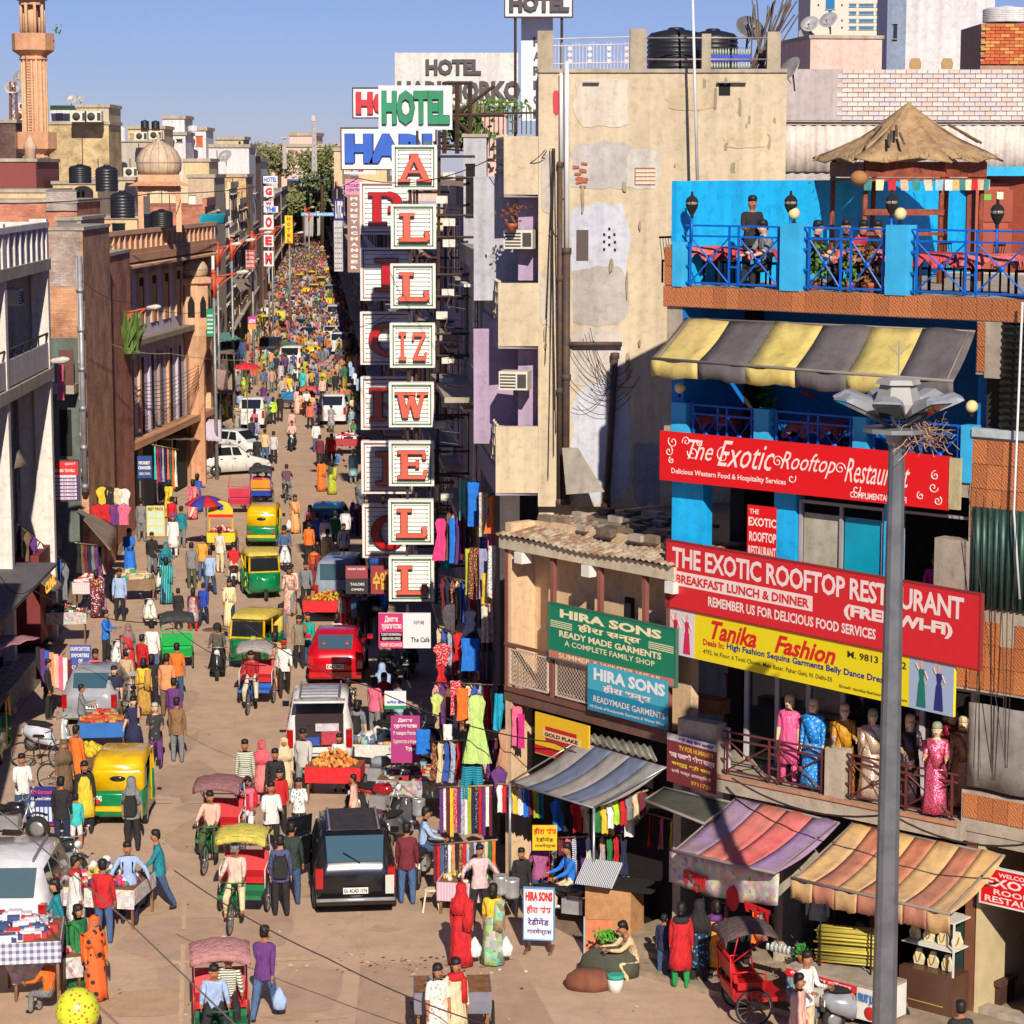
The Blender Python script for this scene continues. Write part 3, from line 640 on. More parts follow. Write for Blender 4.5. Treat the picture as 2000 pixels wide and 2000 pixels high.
s9,T,B,*_=sign(FH,'maroon cloth banner with hindi lines hung at the building corner',((1303,1430),(1303,1525),1400),M((125,45,50),'flat'),-0.2,0.01)
B(0,1,.86,1,M((215,200,205),'flat'));T('श्री साई सेवा समिति',.25,.98,.87,.97,NAVY,bold=.03,dy=.004);T('TV FOR HUMANITY',.25,.95,.70,.80,M((240,190,60),'flat'),bold=.03);T('साई पालकी शोभा यात्रा',.05,.97,.5,.66,WT,bold=.04);T('सद्गुरु श्री साई',.1,.9,.36,.46,M((240,220,60),'flat'),bold=.03);T('सभी भक्त आमंत्रित हैं',.1,.9,.2,.3,WT,bold=.01);T('9711720',.5,.9,.06,.14,M((240,190,60),'flat'),bold=.01)
b=MB();b.box(0.05,1.3,0.3,0.5,3.0,4.6);ob('white_panel',b,M((225,215,220),'plaster'),hb)
# == beige tower block behind the shop house
def front(px,py,Y,ang=0.0):p=D(px,py,Y);return Fr((p.x,p.y),ang)
FT=front(1090,137,55.0)
BEI=M((224,205,172),'plaster',0.92,(200,182,154));BEI2=M((205,198,192),'plaster',0.95,(165,158,150));LAV=M((190,165,195),'plaster',0.85,(170,150,175));GRYP=M((200,200,208),'plaster',0.9,(175,175,182))
tw=fthing(FT,'tower_house','tall beige plastered house with bare side wall, pipes and stacked balconies','building')
W=lambda x0,y0,x1,y1,yy=0.0:FT.pb(x0,y0,x1,y1,yy)
x0,x1,z0,z1=W(1052,140,1524,990)
b=MB();b.box(x0,x1,0,7,7.9,z1);b.box(x0+0.02,3.0,0.3,7,0,7.9);ob('wall',b,BEI,tw)
def blotch(px0,py0,px1,py1,m,y=-.006,n=26,j=.12):
 a0,a1,c0,c1=W(px0,py0,px1,py1);cx,cz=(a0+a1)/2,(c0+c1)/2;b=MB();P=[]
 for k in range(n):
  t_=2*math.pi*k/n;u,v=math.cos(t_),math.sin(t_);s=1/max(abs(u),abs(v))**.75*rnd.uniform(1-j,1+j*.4);P.append((cx+u*s*(a1-a0)/2,y,cz+v*s*(c1-c0)/2))
 b.prism(P,(0,.0012,0));return ob('patched_render',b,m,tw)
WB=M((216,218,228),'plaster',0.9,(190,192,202))
for i,q in enumerate(((1113,395,1230,560,WB),(1115,520,1228,640,BEI2),(1112,640,1225,760,M((222,210,196),'plaster',.9,(190,182,172))),(1115,745,1230,985,WB),(1112,275,1232,372,BEI2),(1222,290,1290,372,M((222,216,204),'plaster',.9)),(1236,860,1290,990,M((170,170,175),'plaster',.9)),(1120,150,1230,250,M((226,212,192),'plaster',.9,(205,195,180))),(1300,170,1400,215,M((228,206,168),'plaster',.9)),(1410,250,1500,290,M((226,204,168),'plaster',.9)),(1056,300,1085,420,M((205,195,182),'plaster',.9)),(1054,520,1086,640,M((210,198,180),'plaster',.9)),(1080,175,1092,225,M((205,60,75),'flat')))):blotch(*q,y=-.004-.0015*i)
for k in range(26):
 px=rnd.uniform(1060,1510);py=rnd.uniform(145,340 if px>1300 else 700);blotch(px,py,px+rnd.uniform(3,9),py+rnd.uniform(8,60),M((178,160,132),'plaster',.9),-.052-.0008*k if px<1300 else-.003-.0008*k,9,.4)
a0,a1,c0,c1=W(1060,137,1524,150);b=MB();b.box(x0,x1,-0.05,0.4,z1-0.02,z1+0.06);ob('parapet',b,CONC,tw)
for p in((1050,60,1080,140),(1231,56,1262,140),(1371,66,1388,140),(1499,62,1524,140)):
 a0,a1,c0,c1=W(*p);b=MB();b.box(a0,a1,-0.03,0.25,z1+0.05,c1);ob('pier',b,M((195,180,155),'plaster',0.9,(165,150,128)),tw)
for p in((1143,163,1165,188),(1404,163,1426,187)):
 a0,a1,c0,c1=W(*p);b=MB();b.box(a0,a1,-0.004,0.05,c0,c1);ob('vent_window',b,DARK,tw);b=MB();b.box(a0-0.05,a1+(0.35 if p[0]>1300 else 0.06),-0.14,0.0,c1+0.01,c1+0.04);ob('lintel',b,CONC,tw)
a0,a1,c0,c1=W(1126,449,1149,508);b=MB();b.box(a0,a1,-0.03,0.02,c0,c1);ob('window',b,M((105,92,85),'check',0.8,(70,60,55),scale=50),tw)
for i,(u,v)in enumerate(((1190,447),(1180,458),(1200,458),(1190,463),(1180,472),(1201,473),(1190,478),(1180,487),(1201,488))):
 a,c_=FT.at(u,v);b=MB();b.box(a-.025,a+.025,-0.02,-0.013,c_-.03,c_+.03);ob('hole',b,DARK,tw)
me=mesh('brick',MB().box(0,.22,-0.03,0,0,.07),M((240,215,190),'plaster',0.9));meo=mesh('brick',MB().box(0,.14,-0.03,0,0,.05),M((190,110,75),'plaster',0.9,(165,90,60)))
a0,c0=FT.at(1241,360);b=MB();b.box(a0-.02,a0+.44,-0.02,-0.01,c0-.02,c0+.37);ob('mortar',b,M((180,105,75),'plaster'),tw)
for j in range(4):
 for i in range(2):link('brick',me,tw,(a0+(i*.225 if j%2 else i*.215),-0.012,c0+j*.088))
for k in range(16):
 a,c_=FT.at(1117+rnd.uniform(0,20),375+rnd.uniform(-55,4));link('brick',meo,tw,(a,-0.012-rnd.uniform(0,.004),c_),(0,rnd.uniform(-.2,.2),0))
def pipe(px0,py0,px1,py1,r,m,nm='pipe',off=0.12,parent=tw,joints=True,fr=FT):
 a,c_=fr.at(px0,py0,-off);d_,e=fr.at(px1,py1,-off);b=MB();b.tube([(a,-off,c_),(d_,-off,e)],r,10)
 if joints:
  n=max(1,int(abs(c_-e)/1.9))
  for k in range(n+1):
   f=k/n;X=a+(d_-a)*f;Z=c_+(e-c_)*f;b.lathe([(r,-.07),(r*1.28,-.06),(r*1.28,.06),(r,.07)],(X,-off,Z),10)
 return ob(nm,b,m,parent)
PIPE=M((70,60,56),'rust',0.7,(95,70,55));PVC=M((225,225,228),'paint',0.4)
pipe(1107,120,1107,490,0.055,PVC,joints=False);pipe(1096,142,1096,322,0.04,PVC,joints=False)
pipe(1107,490,1105,980,0.085,PIPE,off=0.13);pipe(1094,322,1093,980,0.06,PIPE,off=0.1)
pipe(1108,672,1215,672,0.055,PIPE,off=0.16,joints=False);pipe(1201,695,1184,985,0.08,PIPE,off=0.14)
b=MB()
for k in range(22):
 px=1084+k*6.8;a,c_=FT.at(px,138,0.05);b.tube([(a,0.05,z1+.06),(a,0.05,z1+.62+.04*math.sin(k*1.3))],0.01,4)
for py in(76,90,125):a,c_=FT.at(1075,py);d_,e=FT.at(1231,py-4);b.bar((a,0.05,c_),(d_,0.05,e),0.02)
for px in(1113,1152,1190,1224):
 for dz in(0,.14,.28):
  a,c_=FT.at(px,120);b.lathe([(.035,-.008),(.055,-.008),(.055,.008),(.035,.008)],(a,0.05,c_+dz),8,0,(0,1,0))
ob('roof_railing',b,M((225,215,215),'paint'),tw)
b=MB()
for py in(74,116):a,c_=FT.at(1258,py);d_,e=FT.at(1500,py);b.tube([(a,0.0,c_),(d_,0.0,e)],0.02,5)
ob('roof_rail',b,M((190,175,170),'metal'),tw)
def tank(px,ybot,wpx,hpx,Y,label,m=None,grp='black water tanks'):
 p=D(px,ybot,Y);s=wpx*Y/FPX/2;h=hpx*Y/FPX
 t=thing('water_tank',label,'tank',p,0,grp);b=MB();pr=[(s,0)]
 for k in range(7):z=h*.8*k/7;pr+=[(s,z+.02),(s*.97,z+h*.03),(s*.97,z+h*.05),(s,z+h*.08)]
 pr+=[(s,h*.8),(s*.86,h*.9),(s*.4,h*.97),(s*.35,h*.97)]
 b.lathe(pr,n=22);ob('drum',b,m or M((42,44,50),'paint',0.4,k=0.7),t)
 b=MB();b.lathe([(s*.3,h*.965),(s*.3,h*1.0),(s*.22,h*1.03),(.01,h*1.03)],n=12);ob('lid',b,m or M((38,40,46),'paint',0.4,k=0.7),t);return t
tank(1320,139,112,80,56.2,'big ribbed black water tank behind the rails on the beige tower roof');tank(1392,137,96,76,57.4,'second ribbed black water tank behind the first on the beige tower roof')
for i in range(2):
 a,c_=FT.at(1390+41*i,126);t=fthing(FT,'bottle_crate',['blue crate of glass bottles on the roof beside the black tanks','blue crate of glass bottles on the roof next to the bamboo bundle'][i],'crate',a,0.3,z1+.06,'bottle crates on the tower roof')
 b=MB();b.box(0,.44,0,.3,.18,.32);b.box(0,.44,0,.3,0,.02);ob('crate',b,M((50,70,200),'paint',0.4),t)
 for k in range(7):
  for zz in(.02,.32):b=MB();b.lathe([(.022,0),(.024,.08),(.01,.14),(.01,.17)],(.03+k*.062,.03,zz),7);ob('bottle',b,M((190,200,180),'glass',k=0.8),t)
b=MB()
for k in range(26):
 a,c_=FT.at(1478+rnd.uniform(-14,16),138,.8);d_,e=FT.at(1500+rnd.uniform(-30,66),0+rnd.uniform(-20,30),.8);b.tube([(a,.8+rnd.uniform(0,.3),z1),(d_,.9+rnd.uniform(-.2,.3),e)],0.016,4)
t=fthing(FT,'bamboo_bundle','bundle of long dry bamboo poles leaning on the tower roof','poles');ob('pole',b,M((125,105,90),'rust',0.9,(95,80,70)),t)['kind']='stuff'
def dish(px,py,r,Y,label,ang=0,col_=(150,148,142),tilt=-35,grp='satellite dishes'):
 t=thing('satellite_dish',label,'dish',D(px,py,Y),R(ang),grp);b=MB();q=Vector((0,-math.cos(R(tilt)),-math.sin(R(tilt))))
 b.lathe([(.02,0),(r*.5,.05*r),(r*.85,.2*r),(r,.32*r),(r*.98,.34*r),(r*.5,.09*r),(.02,.03)],(0,0,0),18,0,q);ob('dish',b,M(col_,'metal',0.6),t)
 b=MB();b.bar((0,0.03,0),(0,.1,-r*1.3),.04);b.bar((0,0,-r*.8),(0,-r*.9,r*.1),.015);b.box(-.04,.04,-r*.95,-r*.85,r*.06,r*.16);ob('bracket',b,IRON,t);return t
dish(1462,60,.34,56.5,'grey satellite dish beside the bamboo bundle on the tower roof',20);dish(1546,140,.34,57,'rusty white satellite dish at the left end of the painted brick wall',-60,(225,215,200))
# --- left wing: balconies facing front and street
FS=Fr(D(972,900,55.02),-85.4)
FW=front(972,900,55.0)
for i,(yt,yb,px0)in enumerate(((266,380,984),(553,676,973),(833,963,968))):
 a0,a1,c0,c1=FT.pb(px0,yt,1052,yb);b=MB();b.box(a0,a1-.01,0.0,.14,c0,c1);b.box(a0+.15,a1-.01,.14,3,c0,c0+.12);ob('balcony_front',b,BEI,tw)
 def q(x,y,z):return Lc2(FT,FS.w(x,y,z))
 def Lc2(fr,p):d=Vector(p)-fr.o;return Vector((fr.c*d.x+fr.s*d.y,-fr.s*d.x+fr.c*d.y,p[2]))
 o0=Lc2(FS,FT.w(a0,0));X=o0 .x;Y_=o0 .y;LN=[2.9,5.2,5.6][i]
 def sbox(b,xa,xb,ya,yb_,za,zb):b.hexa([q(x,y,z)for z in(za,zb)for x,y in((xa,ya),(xb,ya),(xb,yb_),(xa,yb_))])
 b=MB();sbox(b,X-LN,X-.01,Y_,Y_+.1,c0,c0+(c1-c0)*.36);sbox(b,X-LN,X-.01,Y_,Y_+2.0,c0-.06,c0-.001);ob('side_panel',b,M((175,160,175),'plaster',0.9,(150,140,150)),tw)
 b=MB()
 for k in range(11):xx=X-LN*(k+.3)/11;sbox(b,xx-.02,xx+.02,Y_+.03,Y_+.07,c0+(c1-c0)*.36,c1+.05)
 for k in range(4):zz=c0+(c1-c0)*(.45+.18*k);sbox(b,X-LN,X-.01,Y_+.035,Y_+.065,zz-.015,zz+.015)
 ob('grille',b,M((215,200,170),'paint'),tw)
for i,(yt,yb)in enumerate(((379,553),(676,833))):
 a0,a1,c0,c1=FT.pb(925,yt,1052,yb,1.6);b=MB();b.box(a0,a1+.6,1.6,1.7,c0-.4,c1+.4);ob('recess_wall',b,[GRYP,LAV][i],tw)
 b=MB();xx,_=FT.at(1012,500,.8);b.box(xx,xx+.5,.8,.9,c0+.1,c1+.3);ob('curtain',b,LAV,tw)
def ac(p,ang,label,s=1.0,kind=0,grp='air conditioners'):
 t=thing('air_conditioner',label,'air conditioner',p,ang,grp,s);b=MB();b.box(-.33,.33,0,.5,0,.42);ob('casing',b,M((225,218,200),'paint',0.6),t)
 b=MB()
 if kind==0:
  for k in range(5):b.box(-.3,.06,-.012,-.002,.05+k*.07,.08+k*.07)
  b.box(.1,.3,-.012,-.002,.05,.36)
 else:b.lathe([(.16,-.012),(.16,-.001)],(-.08,0,.21),16,0,(0,1,0));b.box(.16,.3,-.01,-.002,.05,.36)
 ob('grille',b,M((70,66,62),'paint'),t);return t
ac(D(1012,486,55.2),R(-12),'window air conditioner under a flower pot on the upper balcony recess');ac(D(1002,762,55.0),R(-12),'window air conditioner hanging in the lower lavender balcony recess')
t=thing('fallen_board','grey weathered board leaning against the drain pipes on the tin roof','board',D(1140,962,54.4),R(4));b=MB();b.hexa([(-.42,-.3,0),(.42,-.5,.08),(.42,-.45,.08),(-.42,-.25,0),(-.48,.1,1.0),(-.12,.1,1.0),(-.12,.15,1.0),(-.48,.15,1.0)]);ob('board',b,M((175,165,150),'plaster',0.8,(140,132,120)),t)
# == roofs behind the restaurant
F2=front(1525,135,61.0)
t=fthing(F2,'brick_wall','long white-painted brick wall above the corrugated band behind the terrace','wall')
x0,x1,z0,z1=F2 .pb(1525,135,2080,235);xm,_=F2 .at(1646,135)
b=MB();b.box(x0-.5,x1,0.02,1,8,z1-.02);b.box(x0-.4,xm,0.0,.02,z0,z1);ob('wall',b,M((205,195,195),'plaster',0.9,(175,162,155)),t)
mw=[mesh('brick',MB().box(0,.245,-0.035,0,0,.083),m)for m in(M((240,228,222),'plaster',.9,(225,205,195)),M((232,215,205),'plaster',.9,(210,180,165)),M((226,218,222),'plaster',.9))]
nr=11;hh=(z1-z0)/nr
for j in range(nr):
 k=0;x=xm-(0.13 if j%2 else 0)
 while x<x1 and k<26:o=link('brick',rnd.choice(mw),t,(x,.02-rnd.uniform(0,.008),z0+j*hh+.006));o.scale.z=hh/.098;x+=.262;k+=1
b=MB();x0,x1,za,zb=F2 .pb(1525,245,2080,335);n_=150
b.grid(lambda u,v:(x0+(x1-x0)*u,-.06+.025*math.sin(u*n_*1.2),za+(zb-za)*v),300,2,th=.005);ob('corrugated_band',b,M((232,222,215),'plaster',0.8,(215,200,188),scale=1.5),t)
b=MB();b.tube([(x0,-.12,zb+.06),(x1,-.12,zb+.06)],.03,6);ob('rail_pipe',b,IRON,t)
BOXES=[]
def block(label,px0,px1,ytop,Y,m,depth=8,ang=0,zbot=0,name='building',wins=(),cat='building',par=None,roof=None):
 fr=front(px0,ytop,Y,ang);x1,z1=fr.at(px1,ytop);t=fthing(fr,name,label,cat)
 b=MB();b.box(0,x1,0,depth,zbot,z1);ob('wall',b,m,t)
 if roof is not False:b=MB();e=.04*Y/60;b.box(-e,x1+e,-e,depth,z1,z1+e*2);ob('parapet_cap',b,roof or CONC,t)
 for wv in wins:
  a0,a1,c0,c1=fr.pb(*wv[:4]);b=MB();e=Y/FPX*1.2
  b.box(a0,a1,-.03,.0,c0,c1);f=ob('window',b,wv[4]if len(wv)>4 else GLASSD,t)
  if a1-a0>4*e:b=MB();b.box(a0-e,a1+e,-.09,-.02,c1,c1+e);b.box(a0-e,a1+e,-.12,-.02,c0-e,c0);ob('frame',b,CONC,f)
 return t,fr
PINK=M((245,205,190),'plaster',0.9,(232,190,175));WHB=M((232,228,228),'plaster',0.9,(214,210,212));BRK=M((222,145,112),'brick',0.9,(198,118,88));BRK2=M((228,172,130),'brick',0.9,(208,146,106));BRKG=M((200,185,176),'brick',0.9,(184,150,130))
block('small pink rooftop room with brick rubble on top, behind the white brick wall',1583,1723,76,75,PINK,5,8)
t_,fr=block('tall white block with a narrow dark slit window behind the white brick wall',1735,1945,-60,80,WHB,8,-6,wins=((1745,47,1752,76),))
b=MB();b.box(.0,.6,-.02,0,10,23);ob('side_strip',b,M((150,165,190),'plaster',.9),t_)
TWR=M((225,220,205),'check',0.8,(205,200,185),scale=4)
t_,fr=block('distant office tower with rows of blue ribbon windows',1585,1725,-120,260,TWR,20,-3,wins=[(px,y,px2,y+5,M((60,130,180),'glass',k=.8))for y in(8,23,38,52)for px,px2 in((1659,1672),(1678,1706),(1712,1722))]+[(1613,-10,1630,18,M((50,120,180),'glass',k=.8)),(1618,20,1624,42,M((60,110,160),'glass')),(1597,8,1600,12),(1597,38,1600,42),(1643,8,1646,12),(1643,38,1646,42),(1643,52,1646,56)])
F3=front(1917,44,66.0);t=fthing(F3,'brick_parapet','orange bare-brick parapet wall at the upper right edge','wall');x0,x1,z0,z1=F3 .pb(1917,46,2080,125)
b=MB();b.box(0,x1,.03,3,8,z1);ob('mortar_core',b,M((190,150,120),'plaster'),t)
mo=[mesh('brick',MB().box(0,.24,-0.03,0.03,0,.075),m)for m in(M((225,120,70),'plaster',.9),M((215,100,60),'plaster',.9),M((230,165,90),'plaster',.9))]
nr=12;hh=(z1-z0)/nr
for j in range(nr):
 for k in range(9):o=link('brick',rnd.choice(mo),t,(k*.255+(.12 if j%2 else 0),-rnd.uniform(0,.01),z0+j*hh));o.scale.z=hh/.088
p=D(1985,44,67);tank(1965,44,90,30,67,'white plastic water tank on the brick parapet at the right edge',WHB,'white water tanks')
for i,px in enumerate((1788,1850)):t=thing('cane_chair',['round cane chair back showing above the white brick wall','second cane chair back above the wall near the grey box'][i],'chair',D(px,135,62.3));b=MB();b.prism([(-.13,0,0),(.13,0,0),(.15,0,.15),(.1,0,.27),(-.1,0,.27),(-.15,0,.15)],(0,.05,0));ob('backrest',b,M((200,165,110),'plaster'),t)
t=thing('flagpole','tall thin white pole standing before the beige tower wall','pole',D(1362,352,54.2));zt=D(1352,-40,54.2);b=MB();b.tube([(0,0,0),tuple(zt-D(1362,352,54.2))],[.035,.03],8);ob('pole',b,PVC,t)
t=thing('conduit','white plastic conduit running down the right edge past the restaurant front','pipe',(0,0,0));b=MB();b.tube([FR.w(*[FR.at(1997,590,-.25)[0],-.25,FR.at(1997,590,-.25)[1]]),FR.w(FR.at(1980,1000,-.25)[0],-.25,FR.at(1980,1000,-.25)[1]),FR.w(FR.at(1992,1170,-.25)[0],-.25,FR.at(1992,1170,-.25)[1])],.022,6);ob('pipe',b,PVC,t)
# == hotel lettering boards over the street
LET={}
def S(*a):return a
LET={'A':[('b',.5,.95,.12,.10,.16),('b',.5,.95,.88,.10,.2),('h',.3,.7,.36,.09),('h',-.02,.34,.05,.09),('h',.6,1.06,.05,.09),('h',.36,.6,.96,.06)],'L':[('v',.28,.03,.97,.2),('h',.04,.96,.06,.13),('h',.06,.52,.95,.1),('b',.93,.36,.97,.05,.13)],'I':[('v',.5,.03,.97,.24),('h',.18,.82,.06,.11),('h',.18,.82,.94,.11)],'Z':[('b',.86,.9,.16,.12,.2),('h',.06,.92,.92,.13),('h',.08,.96,.07,.14),('b',.08,.92,.06,.72,.1),('b',.95,.1,.97,.3,.1)],'W':[('b',.14,.92,.3,.08,.17),('b',.3,.08,.5,.85,.1),('b',.5,.85,.68,.08,.17),('b',.68,.08,.88,.92,.1),('h',-.02,.32,.93,.08),('h',.36,.62,.93,.08),('h',.72,1.04,.93,.08)],'E':[('v',.27,.03,.97,.2),('h',.06,.95,.06,.11),('h',.06,.93,.94,.11),('h',.3,.72,.52,.1),('b',.93,.1,.97,.32,.1),('b',.92,.92,.93,.7,.09),('v',.7,.4,.64,.08)],'P':[('v',.25,.03,.97,.22),('h',.02,.52,.06,.1),('h',.02,.6,.94,.1),('c',.56,.71,.24)],'R':[('v',.25,.03,.97,.22),('h',.02,.48,.06,.1),('h',.02,.6,.94,.1),('c',.56,.71,.24),('b',.5,.5,.9,.06,.2)],'O':[('o',.5,.5,.4)],'C':[('o',.5,.5,.4)],'H':[('v',.2,.03,.97,.19),('v',.8,.03,.97,.19),('h',.2,.8,.5,.1),('h',0,.4,.05,.08),('h',.6,1,.05,.08),('h',0,.4,.95,.08),('h',.6,1,.95,.08)]}
def big_letter(parent,ch,x0,x1,z0,z1,y,m_face,m_rim,dp=.07):
 W_,H_=x1-x0,z1-z0;P=lambda u,v,yy:(x0+u*W_,yy,z0+v*H_)
 for e,yy,mm,nm in((.022,y,m_rim,'letter_rim'),(0.0,y-dp*.35,m_face,'letter')):
  b=MB();k=0
  for s in LET[ch]:
   k+=1;yo=yy-k*.0012;d=(0,dp+k*.0012,0)
   if s[0]=='v':_,u,v0,v1,w_=s;b.prism([P(u-w_/2-e,v0-e,yo),P(u+w_/2+e,v0-e,yo),P(u+w_/2+e,v1+e,yo),P(u-w_/2-e,v1+e,yo)],d)
   elif s[0]=='h':_,u0,u1,v,w_=s;b.prism([P(u0-e,v-w_/2-e,yo),P(u1+e,v-w_/2-e,yo),P(u1+e,v+w_/2+e,yo),P(u0-e,v+w_/2+e,yo)],d)
   elif s[0]=='b':_,u0,v0,u1,v1,w_=s;w_=w_/2+e;b.prism([P(u0-w_,v0,yo),P(u1-w_,v1,yo),P(u1+w_,v1,yo),P(u0+w_,v0,yo)],d)
   else:
    _,cu,cv,rr=s;full=s[0]=='o';N_=22 if full else 12;inner=[]
    for i in range(N_):
     a0,a1=((2*math.pi*i/N_,2*math.pi*(i+1)/N_)if full else(-math.pi/2+math.pi*i/N_,-math.pi/2+math.pi*(i+1)/N_));ro,ri=rr+.08+e,rr-.1-e;wi=1.0
     if full:pts=[(cu+(ri-.05)*math.cos(a0),cv+(ri+.06)*math.sin(a0)),(cu+ro*math.cos(a0),cv+ro*1.05*math.sin(a0)),(cu+ro*math.cos(a1),cv+ro*1.05*math.sin(a1)),(cu+(ri-.05)*math.cos(a1),cv+(ri+.06)*math.sin(a1))]
     else:pts=[(cu+ri*1.1*math.cos(a0),cv+ri*math.sin(a0)),(cu+ro*1.2*math.cos(a0),cv+ro*.95*math.sin(a0)),(cu+ro*1.2*math.cos(a1),cv+ro*.95*math.sin(a1)),(cu+ri*1.1*math.cos(a1),cv+ri*math.sin(a1))]
     b.prism([P(u,v,yo)for u,v in pts],d)
  ob(nm,b,mm,parent)
LF=M((238,98,75),'paint',0.5);LR=M((140,75,55),'paint',0.7);LF2=M((200,22,30),'gloss',0.4);LR2=M((90,30,30),'paint',0.6);BW=M((248,244,236),'flat',0.6);GRF=M((85,125,90),'paint',0.6,(200,205,190));RDF=M((175,85,85),'paint',0.6)
def lightbox(px0,py0,px1,py1,Y,chs,mf,rimc,faces,label,rod=True,ang=0,rodx=1.0,grp=None):
 fr=front(px0,py0,Y,ang);x1,_=fr.at(px1,py0);_,z0=fr.at(px0,py1);_,z1=fr.at(px0,py0)
 t=fthing(fr,'letter_box_sign',label,'sign',group=grp);b=MB();b.box(0,x1,0,.28,z0,z1);ob('box',b,mf,t)
 e=.055;b=MB()
 for q in((0,x1,z1-e,z1),(0,x1,z0,z0+e),(0,e,z0+e,z1-e),(x1-e,x1,z0+e,z1-e)):b.box(q[0]-.01,q[1]+.01,-.05,.0,q[2],q[3])
 ob('frame',b,WHITE,t);b=MB();i=e;
 for q in((i,x1-i,z1-i-.04,z1-i),(i,x1-i,z0+i,z0+i+.04),(i,i+.04,z0+i,z1-i),(x1-i-.04,x1-i,z0+i,z1-i)):b.box(q[0],q[1],-.038,-.002,q[2],q[3])
 ob('inner_frame',b,rimc,t)
 n=9
 for k in range(n):
  z=z0+(z1-z0)*(k+1.3)/(n+1.6);b=MB();b.tube([(i+.12,-.014,z),(x1-i-.12,-.014,z)],.006,4);b.box(i+.09,i+.12,-.03,-.0,z-.012,z+.012);b.box(x1-i-.12,x1-i-.09,-.03,-.0,z-.012,z+.012);ob('tube_light',b,M((120,118,110),'paint'),t)
 m_=.16*x1;nn=len(chs)
 for k,ch in enumerate(chs):
  a=m_+(x1-2*m_)*k/nn;c_=m_+(x1-2*m_)*(k+1)/nn-(.03*x1 if nn>1 else 0)
  if ch=='I' and nn>1:c_-=.07*x1
  big_letter(t,ch,a,c_,z0+(z1-z0)*.17,z1-(z1-z0)*.2,-.14,faces[0],faces[1])
 if rod:
  b=MB();b.bar((x1*.4,.14,z0-.01),(x1*.4,.14,z0-.5),.05);b.bar((x1+.01,.14,z0+.3),(x1+rodx,.3,z0+.3),.05);b.bar((x1+.01,.14,z1-.3),(x1+rodx,.3,z1-.3),.05);ob('bracket',b,IRON,t)
 return t,fr
NM=['topmost','second','third','fourth','fifth','sixth','seventh','lowest']
for i,(ch,py0,px0)in enumerate((('A',283,766),('L',399,764),('L',515,763),('IZ',631,762),('W',747,760),('E',862,760),('L',976,759),('L',1087,760))):
 lightbox(px0,py0,px0+87,py0+87,65,ch,BW,GRF,(LF,LR),'%s green-framed white box sign with the red letter %s in the front column'%(NM[i],ch if ch!='IZ' else 'pair IZ'),grp='green-framed letter boxes')
NM2=['topmost','second','third','fourth','fifth','lowest']
for i,(ch,py0,px0)in enumerate((('P',355,703),('I',484,704),('O',609,704),('R',736,705),('I',861,706),('O',986,708))):
 lightbox(px0,py0,px0+101,py0+103,72,ch,BW,RDF,(LF2,LR2),'%s red-framed white box sign with a deep red %s in the rear column'%(NM2[i],ch),rodx=1.6,grp='red-framed letter boxes')
def board(label,px0,py0,px1,py1,Y,m,lines=(),ang=0,th=.2,legs=0,rim=None,bands=(),name='sign',cat='sign',grp=None):
 fr=front(px0,py0,Y,ang);x1,_=fr.at(px1,py0);_,z0=fr.at(px0,py1);_,z1=fr.at(px0,py0)
 t=fthing(fr,name,label,cat,group=grp);b=MB();b.box(0,x1,0,th,z0,z1);ob('board',b,m,t)
 if rim:e=.02*Y/40;b=MB();b.box(-e,x1+e,-.02,th+.02,z1,z1+e);b.box(-e,x1+e,-.02,th+.02,z0-e,z0);b.box(-e,0,-.022,th+.022,z0,z1);b.box(x1,x1+e,-.022,th+.022,z0,z1);ob('frame',b,rim,t)
 for q in bands:b=MB();b.box(x1*q[0],x1*q[1],-.012,-.001,z0+(z1-z0)*q[2],z0+(z1-z0)*q[3]);ob('band',b,q[4],t)
 for q in lines:text(t,q[0],x1*q[1],x1*q[2],z0+(z1-z0)*q[3],z0+(z1-z0)*q[4],-.02 if len(q)<8 else-.1,q[5],bold=q[6]if len(q)>6 else .02,depth=0 if len(q)<8 else .08)
 if legs:
  b=MB();
  for f in(.15,.85):b.bar((x1*f,th*.5,z0),(x1*f,th*.5,z0-legs),.06)
  ob('post',b,IRON,t)
 return t,fr
GRN=M((25,140,95),'paint',0.5);BLU2=M((35,95,200),'paint',0.5);GREYT=M((85,78,80),'paint',0.7);REDT2=M((205,30,50),'paint',0.5);BWS=M((240,238,236),'paint',0.6)
board('white HOTEL board with green letters above the front letter column',739,167,883,253,65.5,BWS,(('HOTEL',.04,.97,.1,.9,GREYT,.075),('HOTEL',.045,.965,.11,.89,GRN,.055,1)))
board('white board with big blue letters behind the top green-framed box',667,251,850,330,73,BWS,(('HARI',.03,.97,.14,.88,M((30,60,140),'paint'),.09),('HARI',.035,.965,.15,.87,BLU2,.065,1)),rim=IRON)
board('white HOTEL board with red letters half hidden behind the green HOTEL board',690,173,850,229,74,BWS,(('HOTEL',.03,.97,.1,.9,REDT2,.07,1),),rim=IRON)
board('large off-white rooftop board with dark grey HOTEL letters',771,103,1012,206,92,M((228,224,218),'plaster',.8,(215,210,204)),(('HOTEL',.25,.70,.58,.88,GREYT,.05,1),('HARI PIORKO',.02,1.02,.1,.47,GREYT,.05,1)),legs=6)
board('white HOTEL sign cut by the top of the picture',987,-12,1117,32,74,BWS,(('HOTEL',.06,.96,.2,.98,GREYT,.06,1),),rim=IRON,legs=4)
board('tall narrow white sign with a column of small grey letters under the cut HOTEL sign',1018,34,1080,236,75,BWS,[(c,.38,.62,.72-k*.14,.79-k*.14+.02,GREYT,.04)for k,c in enumerate('HARIOR')],th=.1)
